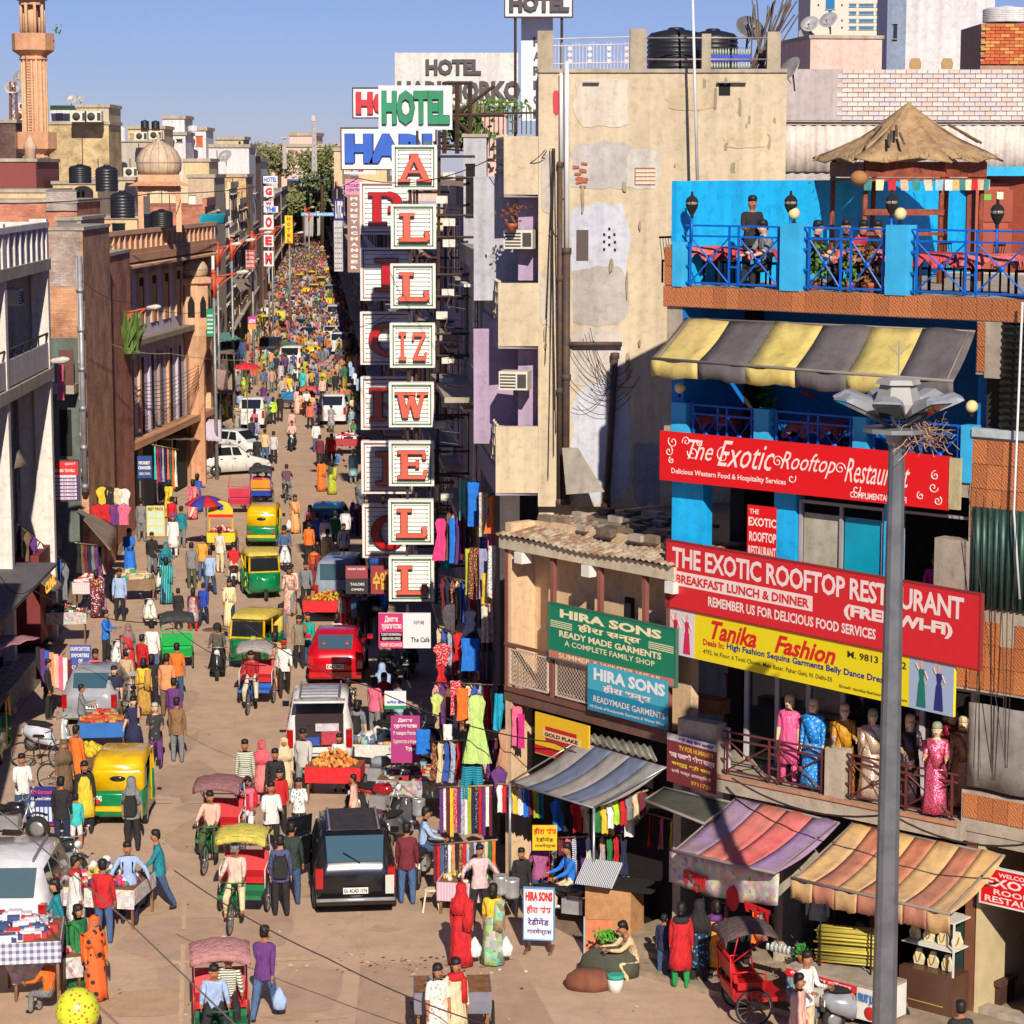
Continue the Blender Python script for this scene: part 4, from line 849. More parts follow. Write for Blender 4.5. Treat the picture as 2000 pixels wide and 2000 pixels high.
for k,(px0,py0,px1,py1,Y,m,lab)in enumerate(((672,316,735,340,100,WHITE,'small HOTEL board under the blue-lettered board'),)):
 board(lab,px0,py0,px1,py1,Y,m,(('HOTEL',.05,.6,.2,.9,REDT2,.04),))
PKS=M((240,150,175),'paint');BRS=M((165,125,115),'paint')
board('pink ticket centre board left of the letter columns',674,350,706,380,110,PKS,(('TICKET',.1,.95,.5,.68,NAVY,.02),('CENTRE',.1,.95,.22,.4,NAVY,.02),('^',.4,.6,.8,.9,NAVY)))
board('tall brown-pink vertical sign spelling money changer',678,380,703,532,110,BRS,[(c,.25,.8,.925-k*.0735,.968-k*.0735,WHITE,.06)for k,c in enumerate('MONEY@CHANGER')])
board('narrow navy vertical board on top of a grey strip right of the far street',652,388,671,431,130,M((35,30,110),'paint'),(('L/T/C',.15,.9,.1,.9,WHITE,.05),))
board('tall grey vertical board with thin lines below the navy board',652,431,669,530,130,M((215,212,210),'plaster'),[('- - - -',.1,.9,.05+.1*k,.07+.1*k,GREYT,.05)for k in range(9)])
board('blue street banner across the far street',588,415,655,422,330,M((80,165,225),'cloth'),(('MAIN BAZAR',.05,.95,.2,.8,WHITE,.03),),th=.05)
board('yellow vertical sign with red letters on the far left side',556,421,571,475,210,M((245,210,20),'paint'),[(c,.3,.75,.82-.2*k,.95-.2*k,REDT2,.05)for k,c in enumerate('HOTEL')])
board('white HOTEL board topmost on the far left side',514,344,542,358,190,BWS,(('HOTEL',.05,.95,.15,.85,BLU2,.04),))
for k,(c,y0,y1,cc)in enumerate((('G',364,384,REDT2),('W',393,402,REDT2),('THE',403,415,BLU2),('O',420,448,REDT2),('E',459,482,REDT2),('M',490,520,REDT2))):
 board('white box with %s letter %s in the far left sign stack'%('blue' if cc is BLU2 else 'red',c),515,y0,534 if c!='THE' else 543,y1,188,BWS,((c,.15,.85,.12,.88,cc,.07),),grp='far sign stack')
board('white board with blue lower band near the minaret tower poles',393,483,418,556,140,BWS,(('R',.3,.8,.45,.95,REDT2,.05),),bands=((0,1,0,.18,M((50,50,140),'flat')),))
board('red vertical sign with pale lines on the left side',479,488,498,525,175,M((190,90,85),'paint'),[('HOTEL',.1,.9,.1+.22*k,.22+.22*k,WHITE,.03)for k in range(4)])
board('green rounded vertical board with white script on a pole',403,603,417,657,118,M((10,150,110),'paint'),[('~~~',.1,.9,.1+.15*k,.2+.15*k,WHITE,.06)for k in range(5)],th=.08)
board('magenta and orange vertical board on the far left kerb',484,619,500,643,165,M((200,70,160),'paint'),(('ATM',.1,.9,.5,.8,WHITE,.05),),bands=((0,1,0,.4,M((240,160,80),'flat')),))
board('white-lettered navy money changer board on the left side',268,891,296,934,104,M((30,70,140),'paint'),(('MONEY',.1,.9,.62,.78,WHITE,.05),('CHANGER',.06,.94,.4,.56,WHITE,.05),('CASH & TRAVEL',.1,.9,.15,.27,WHITE,.02)))
board('red and violet travel agency board with white pill-shaped lines',89,901,152,977,84,M((60,50,120),'flat'),[('AIR TICKETS BUS TOURS',.1,.9,.03+.094*k,.09+.094*k,M((90,60,130),'flat'),.01)for k in range(6)]+[('TOURS AND TRAVELS',.1,.9,.72,.8,WHITE,.03),('GOVT',.6,.93,.9,.96,WHITE,.02)],4,bands=[(0,1,.64,1,M((215,40,50),'flat'))]+[(.06,.94,.015+.094*k,.08+.094*k,M((235,215,225),'flat'))for k in range(7)],th=.08,rim=IRON)
board('magenta russian and grey cafe board hanging below the letter columns',739,1198,841,1266,63,M((225,222,226),'flat'),(('Дипак',.12,.38,.73,.93,WHITE,.04),('турагентство',.06,.44,.52,.70,WHITE,.03),('TOURIST INFORMATION &',.05,.44,.36,.44,WHITE,.02),('RESERVATION OFFICE',.07,.42,.24,.32,WHITE,.02),('MONEY EXCHANGE',.04,.45,.05,.16,M((250,210,190),'flat'),.03),('더카페',.68,.87,.68,.8,GREYT,.01),('The Café',.62,.98,.18,.32,GREYT,.02)),bands=((0,.47,0,1,M((200,40,110),'flat')),(.03,.46,.21,.46,M((60,40,130),'flat'))),th=.12)
t_,fr=board('magenta russian travel board standing behind the parked motorcycle',763,1398,820,1490,57,M((170,50,120),'flat'),(('Дипак',.25,.75,.86,.95,WHITE,.04),('турагентство',.1,.9,.73,.82,WHITE,.04),('Я говорю России',.08,.92,.58,.68,WHITE,.02),('Турагентство в Индию',.08,.9,.4,.5,WHITE,.01),('Туры',.5,.9,.25,.35,WHITE,.04)),th=.05)
board('dark red and black tailor board leaning by the grey van',675,1105,718,1160,66,M((45,40,45),'flat'),(('INDIAN TAILOR',.1,.9,.85,.93,WHITE,.02),('TAILORS',.2,.85,.3,.4,WHITE,.02),('OPEN',.25,.8,.12,.2,WHITE,.02)),bands=((0,1,.55,1,M((150,60,70),'flat')),),th=.05)
board('red korean board with ochre characters beside the black tailor board',724,1105,765,1160,66.5,M((150,50,55),'flat'),(('수입',.1,.75,.15,.8,M((210,170,60),'flat'),.05),),th=.05)
board('blue exporters of cashmere board behind the silver car',136,1260,177,1322,71,M((70,90,170),'flat'),(('KASHMIR CRAFT STORE',.05,.95,.82,.95,WHITE,.03),('EXPORTERS',.08,.92,.62,.74,WHITE,.04),('OF',.4,.6,.45,.57,WHITE,.04),('CASHMERE',.08,.92,.25,.37,WHITE,.04),('PASHMINA',.08,.92,.08,.19,WHITE,.04)),th=.05)
board('navy garment poster with small figures standing in the left shade',57,1537,106,1612,G(1000,1618).y,M((30,45,120),'flat'),(('R.M Garments',.05,.95,.82,.93,M((220,50,110),'flat'),.03),('All School Uniform',.05,.95,.66,.75,WHITE,.02)),bands=[(.08+.17*k,.2+.17*k,.1,.48,M((200,215,235),'flat'))for k in range(5)]+[(0,1,0,.03,REDP)],th=.05)
board('pale best price board hung with notices on the left side',286,988,321,1047,97,M((225,205,130),'flat'),(('BEST PRICE',.08,.92,.85,.95,GREYT,.03),),bands=[(.1+.45*i,.45+.45*i,.08+.26*j,.28+.26*j,M((190,215,205),'flat'))for i in range(2)for j in range(3)],th=.05)
t_,fr=board('white standing board in a pale blue frame with red and blue hindi lettering',1024,1735,1081,1833,G(1000,1858).y,M((240,230,235),'flat'),(('HIRA SONS',.05,.97,.76,.95,REDT,.05),('हीरा संस',.08,.92,.50,.68,REDT,.022),('रेडीमेड',.12,.85,.28,.43,NAVY,.015),('गारमेन्टस',.1,.95,.08,.22,NAVY,.015)),-8,th=.05,rim=M((110,160,210),'paint'),legs=.3)
b=MB();b.bar((.05,-.25,.05),(.05,.3,.05),.05);b.bar((.55,-.25,.05),(.55,.3,.05),.05);ob('foot',b,WOOD,t_)
board('small yellow hindi board hanging under the grey awning',1040,1612,1088,1661,49.3,M((245,190,20),'flat'),(('हीरा संस',.05,.97,.62,.93,REDT,.022),('रेडीमेड',.15,.85,.36,.54,BLKT,.01),('गारमेन्टस',.1,.95,.1,.28,BLKT,.01)),th=.03)
board('small white parking notice near the parked scooters',751,1350,793,1385,60,BWS,(('नवीन जैन',.1,.9,.3,.5,BLU2,.03),),bands=((0,1,0,.2,GRN),),th=.04)
# == right-hand row in shade behind the columns
DK=M((190,176,165),'plaster',0.9,(165,150,138));DK2=M((208,185,190),'plaster',.9,(186,165,170))
def srow(label,Y0,Y1,h,m,nst=4,setback=0.0,wins=True,seed=1,side='r'):
 rr=random.Random(seed)
 if side=='r':A,B_=(edge_r(Y1)+setback,Y1),(edge_r(Y0)+setback,Y0)
 else:A,B_=(edge_l(Y0)-setback,Y0),(edge_l(Y1)-setback,Y1)
 dx,dy=B_[0]-A[0],B_[1]-A[1];L=math.hypot(dx,dy);fr=Fr(A,math.degrees(math.atan2(dy,dx)));t=fthing(fr,'row_house',label,'building')
 b=MB();b.box(0,L,0,9,0,h);ob('wall',b,m,t)
 b=MB()
 ob('parapet',MB().box(-.02,L+.02,-.12,.15,h,h+.5),rr.choice([CONC,m,BRK]),t)
 fh=(h-3.4)/max(1,nst-1)
 for s in range(1,nst):
  z=3.4+fh*(s-1);b=MB();b.box(0.0,L,(-.5-.4*(s%2))*(.4 if side=='l' else 1),0,z-.1,z+.04);ob('ledge',b,CONC,t)
  if wins:
   n=max(1,int(L/2.6))
   for k in range(n):
    x=L*(k+.5)/n+rr.uniform(-.2,.2);w_=rr.uniform(.45,.75);b=MB();b.box(x-w_,x+w_,-.03,0,z+.7,z+fh-.45);f=ob('window',b,GLASSD,t)
    b=MB();b.box(x-w_-.06,x+w_+.06,-.08,-.02,z+.62,z+.7);b.box(x-w_-.06,x+w_+.06,-.35,-.02,z+fh-.45,z+fh-.38);b.box(x-.03,x+.03,-.06,-.031,z+.7,z+fh-.45);ob('frame',b,rr.choice([WHITE,WOOD,CONC]),f)
 b=MB();n=max(1,int(L/3.2))
 for k in range(n):
  b=MB();b.box(L*k/n+.2,L*(k+1)/n-.2,-.04,.0,.2,2.9);ob('shop_opening',b,DARK,t)
 return t,fr,L
ROWR=[(61,68,13.0,DK),(69,78,14.5,DK2),(79,92,13.0,DK),(93,110,12.5,PINK),(112,132,13.5,CREAM),(134,160,12.5,DK2),(162,195,13,WHB),(198,240,12,CREAM),(244,300,13,PINK),(306,380,12.5,DK),(388,480,13,CREAM),(490,620,12,PINK)]
NR=['first','second','third','fourth','fifth','sixth','seventh','eighth','ninth','tenth','eleventh','twelfth']
for i,(a,c_,h,m)in enumerate(ROWR):srow('%s plastered shop house along the shaded right side, counting away from the beige tower'%NR[i],a,c_,h,m,4,seed=i,wins=i<9)
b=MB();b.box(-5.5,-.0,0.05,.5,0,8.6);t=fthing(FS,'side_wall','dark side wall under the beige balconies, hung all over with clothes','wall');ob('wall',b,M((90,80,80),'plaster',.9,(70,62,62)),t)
b=MB()
for px in(868,893,918):
 p=D(px,160,68);q=D(px,300,68);b.bar(p,q,.09)
for(a,c_)in(((812,225),(985,225)),((868,162),(918,162)),((868,285),(930,285)),((885,228),(965,168)),((815,168),(920,262))):
 b.bar(D(*a,68),D(*c_,68),.07)
t=thing('sign_scaffold','dark iron lattice scaffold holding the hotel boards','scaffold');ob('frame',b,IRON,t)
b=MB()
for k in range(16):
 y=290+k*58;b.bar(D(853,y,65.4),D(905,y+4,66.6),.035)
b.bar(D(858,255,65.3),D(852,1180,65.3),.06);b.bar(D(815,255,65.2),D(812,1090,65.35),.05)
t=thing('sign_rack','vertical iron rack with stays behind the front letter column','scaffold');ob('frame',b,IRON,t)
for k,(px,py,n_)in enumerate(((878,118+226,2),(871,390,1),(878,434,2),(878,475,2),(876,572,2),(871,616,1),(876,703,2),(876,746,2),(875,788,2),(868,830,1),(874,882,2),(874,972,2))):
 t=thing('meter_box','pale electric meter box, number %s from the top beside the letter column'%(NR[k]if k<12 else 'last'),'meter box',D(px,py,65.2),0,'meter boxes beside the sign column')
 for j in range(n_):b=MB();b.box(-.18+j*.17-.08*(n_==1),-.02+j*.17+.06*(n_==1),0,.12,-.1,.1);ob('box',b,M((225,222,208),'paint'),t)
 b=MB();b.tube([(0,-.01,-.02),(.03,-.03,-.15),(-.04,-.02,-.3),(.02,0,-.42)],.008,4);ob('wire',b,M((170,110,70),'paint'),t)
block('peach rooftop room behind vertical bars left of the tower',941,988,226,70,PINK,4)
block('white painted back wall of the balcony house left of the tower',905,950,268,66.5,GRYP,5,0,wins=((910,320,928,420,DARK),))
b=MB()
for k in range(12):b.bar(D(938+k*9,208,69),D(938+k*9,262,69),.02)
b.bar(D(936,222,69),D(1052,220,69),.04);t=thing('roof_fence','thin iron fence with spear tips on the roof left of the tower','fence');ob('bars',b,IRON,t)
# == left side of the street
WHI=M((242,234,226),'plaster',0.9,(228,216,206));SAND=M((238,190,150),'plaster',0.9,(222,168,128));SANDD=M((228,172,132),'plaster',0.9,(208,150,112));VIO=M((218,205,222),'plaster',0.9,(200,186,208));RUSTW=M((150,70,62),'rust',.9,(120,60,55))
FL=Fr((-14.9,71.0),91.8);FM=Fr((-17.8,97.0),84.5)
t=fthing(FL,'white_house','white concrete house with open balconies at the left edge of the picture','building')
zf=lambda fr,px,py,y=0.0:fr.at(px,py,y)[1]
z2a,z2b=zf(FL,40,772),zf(FL,40,748);z3a,z3b=zf(FL,40,540),zf(FL,40,517);ztop=zf(FL,40,440)
b=MB();b.box(-9,9.3,2.2,9,0,ztop);b.box(9.15,9.3,0,2.3,0,ztop);ob('wall',b,WHI,t)
for za,zb in((z2a,z2b),(z3a,z3b)):b=MB();b.box(-9,9.3,-.1,2.3,za,zb);ob('slab',b,CONC,t)
for x in(-4,.8,8.85):b=MB();b.box(x,x+.4,-.05,.5,0.0,ztop+.1);ob('pillar',b,WHI,t)
b=MB()
for k in range(12):
 x=-3.6+k*1.05;b.box(x,x+.2,-.06,.1,z3b,ztop-.05)
b.box(-9,9.3,-.08,.12,ztop-.18,ztop);ob('roof_parapet',b,WHI,t)
b=MB();b.box(-9,9.2,.0,.05,z3b,ztop-.2);ob('grille',b,M((170,160,185),'check',.8,(130,120,150),scale=30),t)
b=MB();b.box(-4,9.0,-.02,.04,z2b+.05,z2b+.85);ob('balcony_panel',b,M((225,212,208),'plaster',.8,(205,190,188)),t)
b=MB();b.tube([(-4,0,z2b+1.15),(9,0,z2b+1.15)],.035,6)
for k in range(9):b.bar((-3.5+k*1.5,0,z2b),(-3.5+k*1.5,0,z2b+1.15),.03)
ob('handrail',b,IRON,t)
b=MB();x0,c0=FL.at(22,672,2.15);x1,c1=FL.at(66,592,2.15);b.box(x0,x1-.2,2.12,2.2,z2b,z2b+2.3);ob('door',b,M((165,82,55),'paint',.6),t)
b=MB();x0,_=FL.at(5,700,2.15);b.box(x0-2,x0-.4,2.1,2.2,z2b+.2,z2b+2.2);ob('window',b,DARK,t)
b=MB();b.box(6.5,9.1,.1,2.2,.3,3.2);ob('shop_interior',b,M((120,40,40),'paint'),t)
p=FL.w(4.5,.1,z2b+2.3);ac(p,R(91),'window air conditioner in the shade of the white balcony house',1.2)
def tarp(label,P4,m,sag=.25,name='tarpaulin',cat='tarpaulin',frill=0.0,grp=None,n=10,poles=()):
 c=sum((Vector(p)for p in P4),Vector())/4;t=thing(name,label,cat,c,0,grp);A,B_,C_,D_=[Vector(p)-c for p in P4]
 def S(u,v):p=A.lerp(B_,u).lerp(D_.lerp(C_,u),v);p.z-=sag*4*u*(1-u)*v*(1.2-v)-.03*math.sin(u*25)*v;return p
 b=MB();b.grid(S,n,6,th=.012)
 if frill:b.grid(lambda u,v:S(u,1)+Vector((0,-.02*math.sin(u*50),-frill*v)),n*3,2,th=.006)
 ob('sheet',b,m,t)
 if poles:
  b=MB()
  for q in poles:q=Vector(q);b.tube([q-c,Vector((q.x,q.y,0))-c],.025,5)
  ob('pole',b,BAMBOO,t)
 return t
TRP=M((165,145,122),'plaster',.85,(140,122,102));GRS=M((120,115,120),'plaster',.85,(100,95,98))
tarp('large sagging brown canvas awning at the left edge under the white balcony',[D(-60,770,75),D(5,790,79),D(52,905,74),D(-60,950,70)],TRP,.3)
tarp('brown cloth awning over the clinic shop on the left',[D(150,1000,88),D(160,985,93),D(229,1030,90),D(215,1075,82)],TRP,.1,poles=())
tarp('dark slanted cloth over the shaded shops at the left',[D(70,1040,82),D(120,1040,88),D(120,1070,86),D(70,1115,76)],GRS,.1)
tarp('tan cloth strip over the shaded stall left of the pink dress woman',[D(55,1112,76),D(80,1105,80),D(124,1140,78),D(104,1162,74)],TRP,.05)
tarp('brown pyramid canvas over the clothes stall by the stone mosque',[D(325,828,120),D(352,832,124),D(400,860,121),D(313,858,112)],TRP,.02)
tarp('red and white striped awning over the jewellery stall at the left edge',[D(-70,1240,66),D(45,1240,68),D(78,1245,64),D(-60,1280,60)],M((225,190,190),'stripez',.8,(190,60,80),scale=9),.1)
tarp('narrow saffron and white flag cloth at the left edge',[D(-5,1095,74),D(27,1093,74),D(27,1112,74),D(-5,1118,74)],M((240,150,90),'plaster',.8,(235,225,215)),.02)
tarp('pale teal canvas awning on the left side beyond the green board',[D(428,650,150),D(450,648,156),D(472,662,152),D(430,668,142)],M((120,175,160),'plaster',.8,(100,155,145)),.02)
tarp('tan rolled canvas over the denim shop on the left',[D(397,676,140),D(455,680,150),D(462,692,146),D(397,690,136)],TRP,.02)
tarp('pink cloth screen hung below the second tan awning',[D(396,715,132),D(445,725,136),D(438,763,134),D(396,755,130)],M((228,185,178),'cloth',.8),.0)
tarp('second tan canvas awning above the pink cloth screen',[D(397,700,136),D(440,712,142),D(450,728,138),D(397,722,131)],TRP,.02)
tarp('grey canvas awning further up the left side',[D(453,545,175),D(487,545,185),D(490,562,178),D(470,570,170)],M((175,160,140),'plaster',.85),.02)
tarp('white cloth sheet hanging by the lamp pole above the white cars',[D(401,818,122),D(433,820,123),D(433,862,122),D(401,860,121)],M((225,215,235),'cloth',.8),.0)
t,fr=block('bare brick and grey plaster side wall rising behind the white house',94,161,450,90.5,BRK2,6,0)
a0,a1,c0,c1=fr.pb(96,452,160,560);b=MB();b.box(a0,a1,-.02,0,c0,c1);ob('patched_render',b,BRKG,t)
a0,a1,c0,c1=fr.pb(97,660,160,1000);b=MB();b.box(a0,a1,-.02,.0,0,c1);ob('lower_wall',b,M((110,125,118),'plaster',.9,(85,85,80)),t)
b=MB();b.box(a0,a1,-1.0,0,fr.at(120,765)[1],fr.at(120,748)[1]);ob('balcony_slab',b,CONC,t);b=MB();b.box(a0+.5,a1,-1.0,-.95,fr.at(120,748)[1],fr.at(120,680)[1]);ob('balcony_panel',b,M((110,70,60),'plaster'),t)
b=MB();b.box(a0+.3,a1-.3,-.05,-.02,fr.at(120,890)[1],fr.at(120,800)[1]);ob('window',b,DARK,t)
block('brick pier house between the pipes and the mosque',162,192,505,97,BRK,8,0,wins=((172,505,178,545,WHITE),(168,620,180,665),(172,760,186,830),(165,880,186,960)))
for i,(px,py)in enumerate(((183,664),(182,694))):ac(D(px,py,95.5),R(20),['air conditioner box on the pipe wall left of the mosque','white slatted air conditioner just below the other by the pipe wall'][i],1.5 if i else 1.7)
for i,(px,y0,y1,r)in enumerate(((92,440,905,.09),(166,500,960,.11),(161,505,930,.06))):
 t=thing('drain_pipe',['grey drain pipe on the right corner of the white house','thick pale drain pipe on the brick pier beside the mosque','thin drain pipe next to the thick one left of the mosque'][i],'pipe',D(px,y1,(82,90,90)[i]));b=MB();L_=(D(px,y0,(82,90,90)[i])-D(px,y1,(82,90,90)[i])).z;b.tube([(0,0,0),(0,0,L_)],r,8)
 for k in range(6):b.lathe([(r*1.3,-.08),(r*1.3,.08)],(0,0,L_*k/6+.2),8)
 ob('pipe',b,CONC if i!=1 else M((180,180,185),'metal'),t)
 # --- mosque building
t=fthing(FM,'mosque','sandstone mosque front with cornices, tall shuttered openings and violet plaster','mosque')
Z=lambda py,px=275:zf(FM,px,py)
zr1,zr0,zc,zw1,zw0,zl,zv1,zv0=Z(448),Z(490),Z(508),Z(545),Z(640),Z(668),Z(705),Z(890)
LM=27.0
b=MB();b.box(0,LM,.5,9,0,zr0);ob('wall',b,VIO,t)
b=MB();b.box(0,LM,-.35,.6,zc,zc+.35);b.box(0,LM,-.3,.6,zr0-.1,zr0+.15);ob('cornice',b,SANDD,t)
b=MB();b.hexa([(0,-.45,zc-.25),(LM,-.45,zc-.25),(LM,.5,zc),(0,.5,zc),(0,-.45,zc-.15),(LM,-.45,zc-.15),(LM,.5,zc+.15),(0,.5,zc+.15)]);ob('eave',b,SAND,t)
b=MB();b.box(0,LM,-.32,-.18,zr1-.15,zr1+.05);ob('rail_cap',b,SAND,t)
for k in range(28):x=.3+k*.95;b=MB();b.box(x,x+.18,-.3,-.18,zr0+.15,zr1-.15);ob('baluster',b,SAND,t)
b=MB();b.box(0,LM,-.2,-.16,zr0+.15,zr1-.15);ob('screen',b,SANDD,t)
b=MB();b.box(0,LM,-.1,.6,zl-.12,zl+.12);ob('ledge',b,M((165,150,130),'plaster'),t)
b=MB();b.box(0,LM,-.2,.6,3.2,3.5);ob('ledge',b,SANDD,t)
for k in range(7):
 x=9+k*2.45;b=MB();b.box(x,x+1.0,.46,.5,zw0,zw1);f=ob('window',b,DARK,t);b=MB();b.box(x-.15,x,.4,.5,zw0,zw1+.15);b.box(x+1.0,x+1.15,.4,.5,zw0,zw1+.15);b.box(x-.2,x+1.2,.36,.5,zw1,zw1+.2);ob('frame',b,SAND,f)
 b=MB();b.box(x+.15,x+.7,.42,.46,zw0,zw1-.4);ob('shutter',b,M((230,180,140),'plaster'),f)
for k in range(11):
 x=6.5+k*1.85;b=MB();b.box(x,x+.8,.46,.5,zv0,zv1);f=ob('window',b,DARK if k%3 else M((120,115,125),'paint'),t);b=MB();b.box(x-.3,x-.02,.38,.5,zv0-.2,zv1+.1);ob('pilaster',b,[M((190,165,150),'plaster'),SAND,VIO][k%3],f)
for x in(0,5.8,26.4):b=MB();b.box(x,x+.7,-.02,.6,0,zr0);ob('pilaster',b,SAND,t)
b=MB();b.box(.7,5.8,.4,.5,0,zv1);ob('brick_bay',b,BRK,t)
b=MB();b.box(.7,5.8,-.0,.4,zv1+.2,zw0+.2);ob('plaster_panel',b,M((165,155,175),'plaster'),t)
for k in range(8):x=1+k*3.2;b=MB();b.box(x,x+2.3,.35,.5,.1,2.9);ob('shop_opening',b,DARK,t)
def domek(label,px,ybase,ydome,wpx,Y,name='chhatri',n=4,arch=True,col_=SAND):
 p=D(px,ybase,Y);s=wpx*Y/FPX/2;hb=(ybase-ydome)*Y/FPX
 t=thing(name,label,'kiosk',p,R(8));b=MB()
 for q in((-1,-1),(1,-1),(1,1),(-1,1)):b.box(q[0]*s-.12,q[0]*s+.12,q[1]*s-.12,q[1]*s+.12,0,hb-.1)
 ob('pier',b,col_,t)
 for sd in range(4):
  b=MB();a=sd*math.pi/2;c_,sn=math.cos(a),math.sin(a);n_=8;w_=s-.12;zt=hb;za=hb*.55
  for k in range(n_):
   x0=-w_+2*w_*k/n_;x1=-w_+2*w_*(k+1)/n_;h0=za+(hb*.32)*math.sqrt(max(0,1-(min(abs(x0),abs(x1))/w_)**2))
   b.hexa([(c_*x-sn*y,sn*x+c_*y,z)for z in(h0,zt)for x,y in((x0,-s-.1),(x1,-s-.1),(x1,-s+.1),(x0,-s+.1))])
  ob('arch',b,col_,t)
 b=MB();e=s*1.65;i=s*1.15;b.hexa([(-e,-e,hb-.05),(e,-e,hb-.05),(e,e,hb-.05),(-e,e,hb-.05),(-i,-i,hb+.15),(i,-i,hb+.15),(i,i,hb+.15),(-i,i,hb+.15)]);ob('eave',b,SANDD,t)
 b=MB();b.box(-i*.98,i*.98,-i*.98,i*.98,hb+.15,hb+.45);ob('drum',b,SAND,t)
 return t,hb+.45,s
def dome(t,z,r,h,m,ribs=16):
 b=MB();pr=[(r*.84,0),(r*.97,h*.14),(r,h*.32),(r*.95,h*.5),(r*.8,h*.68),(r*.55,h*.83),(r*.25,h*.94),(r*.08,h*.99),(r*.05,h*1.05),(r*.09,h*1.1),(.01,h*1.2)]
 b.lathe(pr,(0,0,z),28);ob('dome',b,m,t)
 b=MB()
 for k in range(ribs):a=2*math.pi*k/ribs;b.tube([(rr*1.005*math.cos(a),rr*1.005*math.sin(a),z+zz)for rr,zz in pr[:7]],.012,3,0,False)
 b.lathe([(r*1.01,-.01),(r*1.01,.02)],(0,0,z+h*.34),28);ob('seam',b,M((150,120,100),'plaster'),t)
DOME=M((225,205,175),'plaster',.8,(200,165,135))
t,zt,s=domek('sandstone kiosk with a grey onion dome on the mosque roof',313,452,362,72,112);dome(t,zt,1.02,1.55,DOME)
p=D(380,662,120.5);t=thing('kiosk_tower','small sandstone corner turret with a ribbed pale dome and arched windows','turret',(p.x,p.y,0),R(20))
z0,z1,z2=D(380,655,120).z,D(380,545,120).z,D(380,540,120).z
b=MB();b.lathe([(.5,z0-1.2),(.95,z0),(.95,z0+.5),(.8,z0+.55),(.8,z1-.3),(1.0,z1-.2),(1.0,z1),(.7,z1+.1)],n=8,sm=False);ob('body',b,SAND,t)
b=MB();b.lathe([(.5,0),(.5,z0-1.1)],n=8,sm=False);ob('stem',b,SANDD,t)
for k in range(8):
 a=math.pi/4*(k+.5);c_,sn=math.cos(a),math.sin(a);P=lambda x,z:(.76*c_-x*sn,.76*sn+x*c_,z);b=MB()
 b.prism([P(-.17,z0+.9),P(.17,z0+.9),P(.17,z0+1.6),P(.09,z0+1.8),P(0,z0+1.95),P(-.09,z0+1.8),P(-.17,z0+1.6)],(.03*c_,.03*sn,0));ob('window',b,DARK,t)
dome(t,z1+.1,.72,1.0,DOME,12)
b=MB();b.box(-2.2,-1.1,-.3,.8,0,D(350,430,120).z);ob('corner_pier',b,SAND,t)
p=D(75,470,135);t=thing('minaret','tall fluted sandstone minaret with two ring balconies and an open lantern','minaret',(p.x,p.y,0));zz=lambda py:D(75,py,135).z
b=MB();b.lathe([(.72,zz(480)),(.66,zz(300))],n=16,sm=False)
for k in range(16):a=math.pi/8*k;b.tube([(.70*math.cos(a),.70*math.sin(a),zz(480)),(.64*math.cos(a),.64*math.sin(a),zz(105))],.07,5)
b.lathe([(.66,zz(300)),(.62,zz(105)),(.75,zz(100))],n=16,sm=False);ob('shaft',b,SAND,t)
for i,(ya,yb)in enumerate(((258,290),(66,98))):
 b=MB();b.lathe([(.66,zz(yb+22)),(.8,zz(yb+18)),(.72,zz(yb+12)),(1.15,zz(yb+1)),(1.16,zz(yb)),(1.16,zz(ya)),(1.02,zz(ya)),(1.02,zz(yb-4)),(.6,zz(yb-4))],n=8,sm=False);ob('balcony',b,SANDD,t)
b=MB()
for k in range(8):a=math.pi/4*(k+.5);b.tube([(.62*math.cos(a),.62*math.sin(a),zz(70)),(.62*math.cos(a),.62*math.sin(a),zz(4))],.09,6)
b.lathe([(.3,zz(66)),(.28,zz(5))],n=8);ob('lantern_column',b,SAND,t)
b=MB();b.lathe([(.7,zz(10)),(.72,zz(2)),(1.1,zz(-2)),(1.1,zz(-6)),(.6,zz(-12)),(.5,zz(-40))],n=8,sm=False);ob('lantern_cap',b,SAND,t)
b=MB();b.tube([(-.3,-.66,zz(430)),(-.3,-.66,zz(62))],.03,5)
for k in range(30):b.bar((-.3,-.66,zz(120+k*5.4)),(.1,-.68,zz(120+k*5.4)),.018)
ob('ladder',b,IRON,t)
t2=thing('finial','small pale bulb finial on a post at the foot of the minaret','finial',D(60,330,128));b=MB();b.lathe([(.3,-1),(.3,1.0),(.36,1.1),(.3,1.25),(.2,1.5),(.03,1.75)],n=10);ob('finial',b,M((235,195,165),'plaster'),t2)
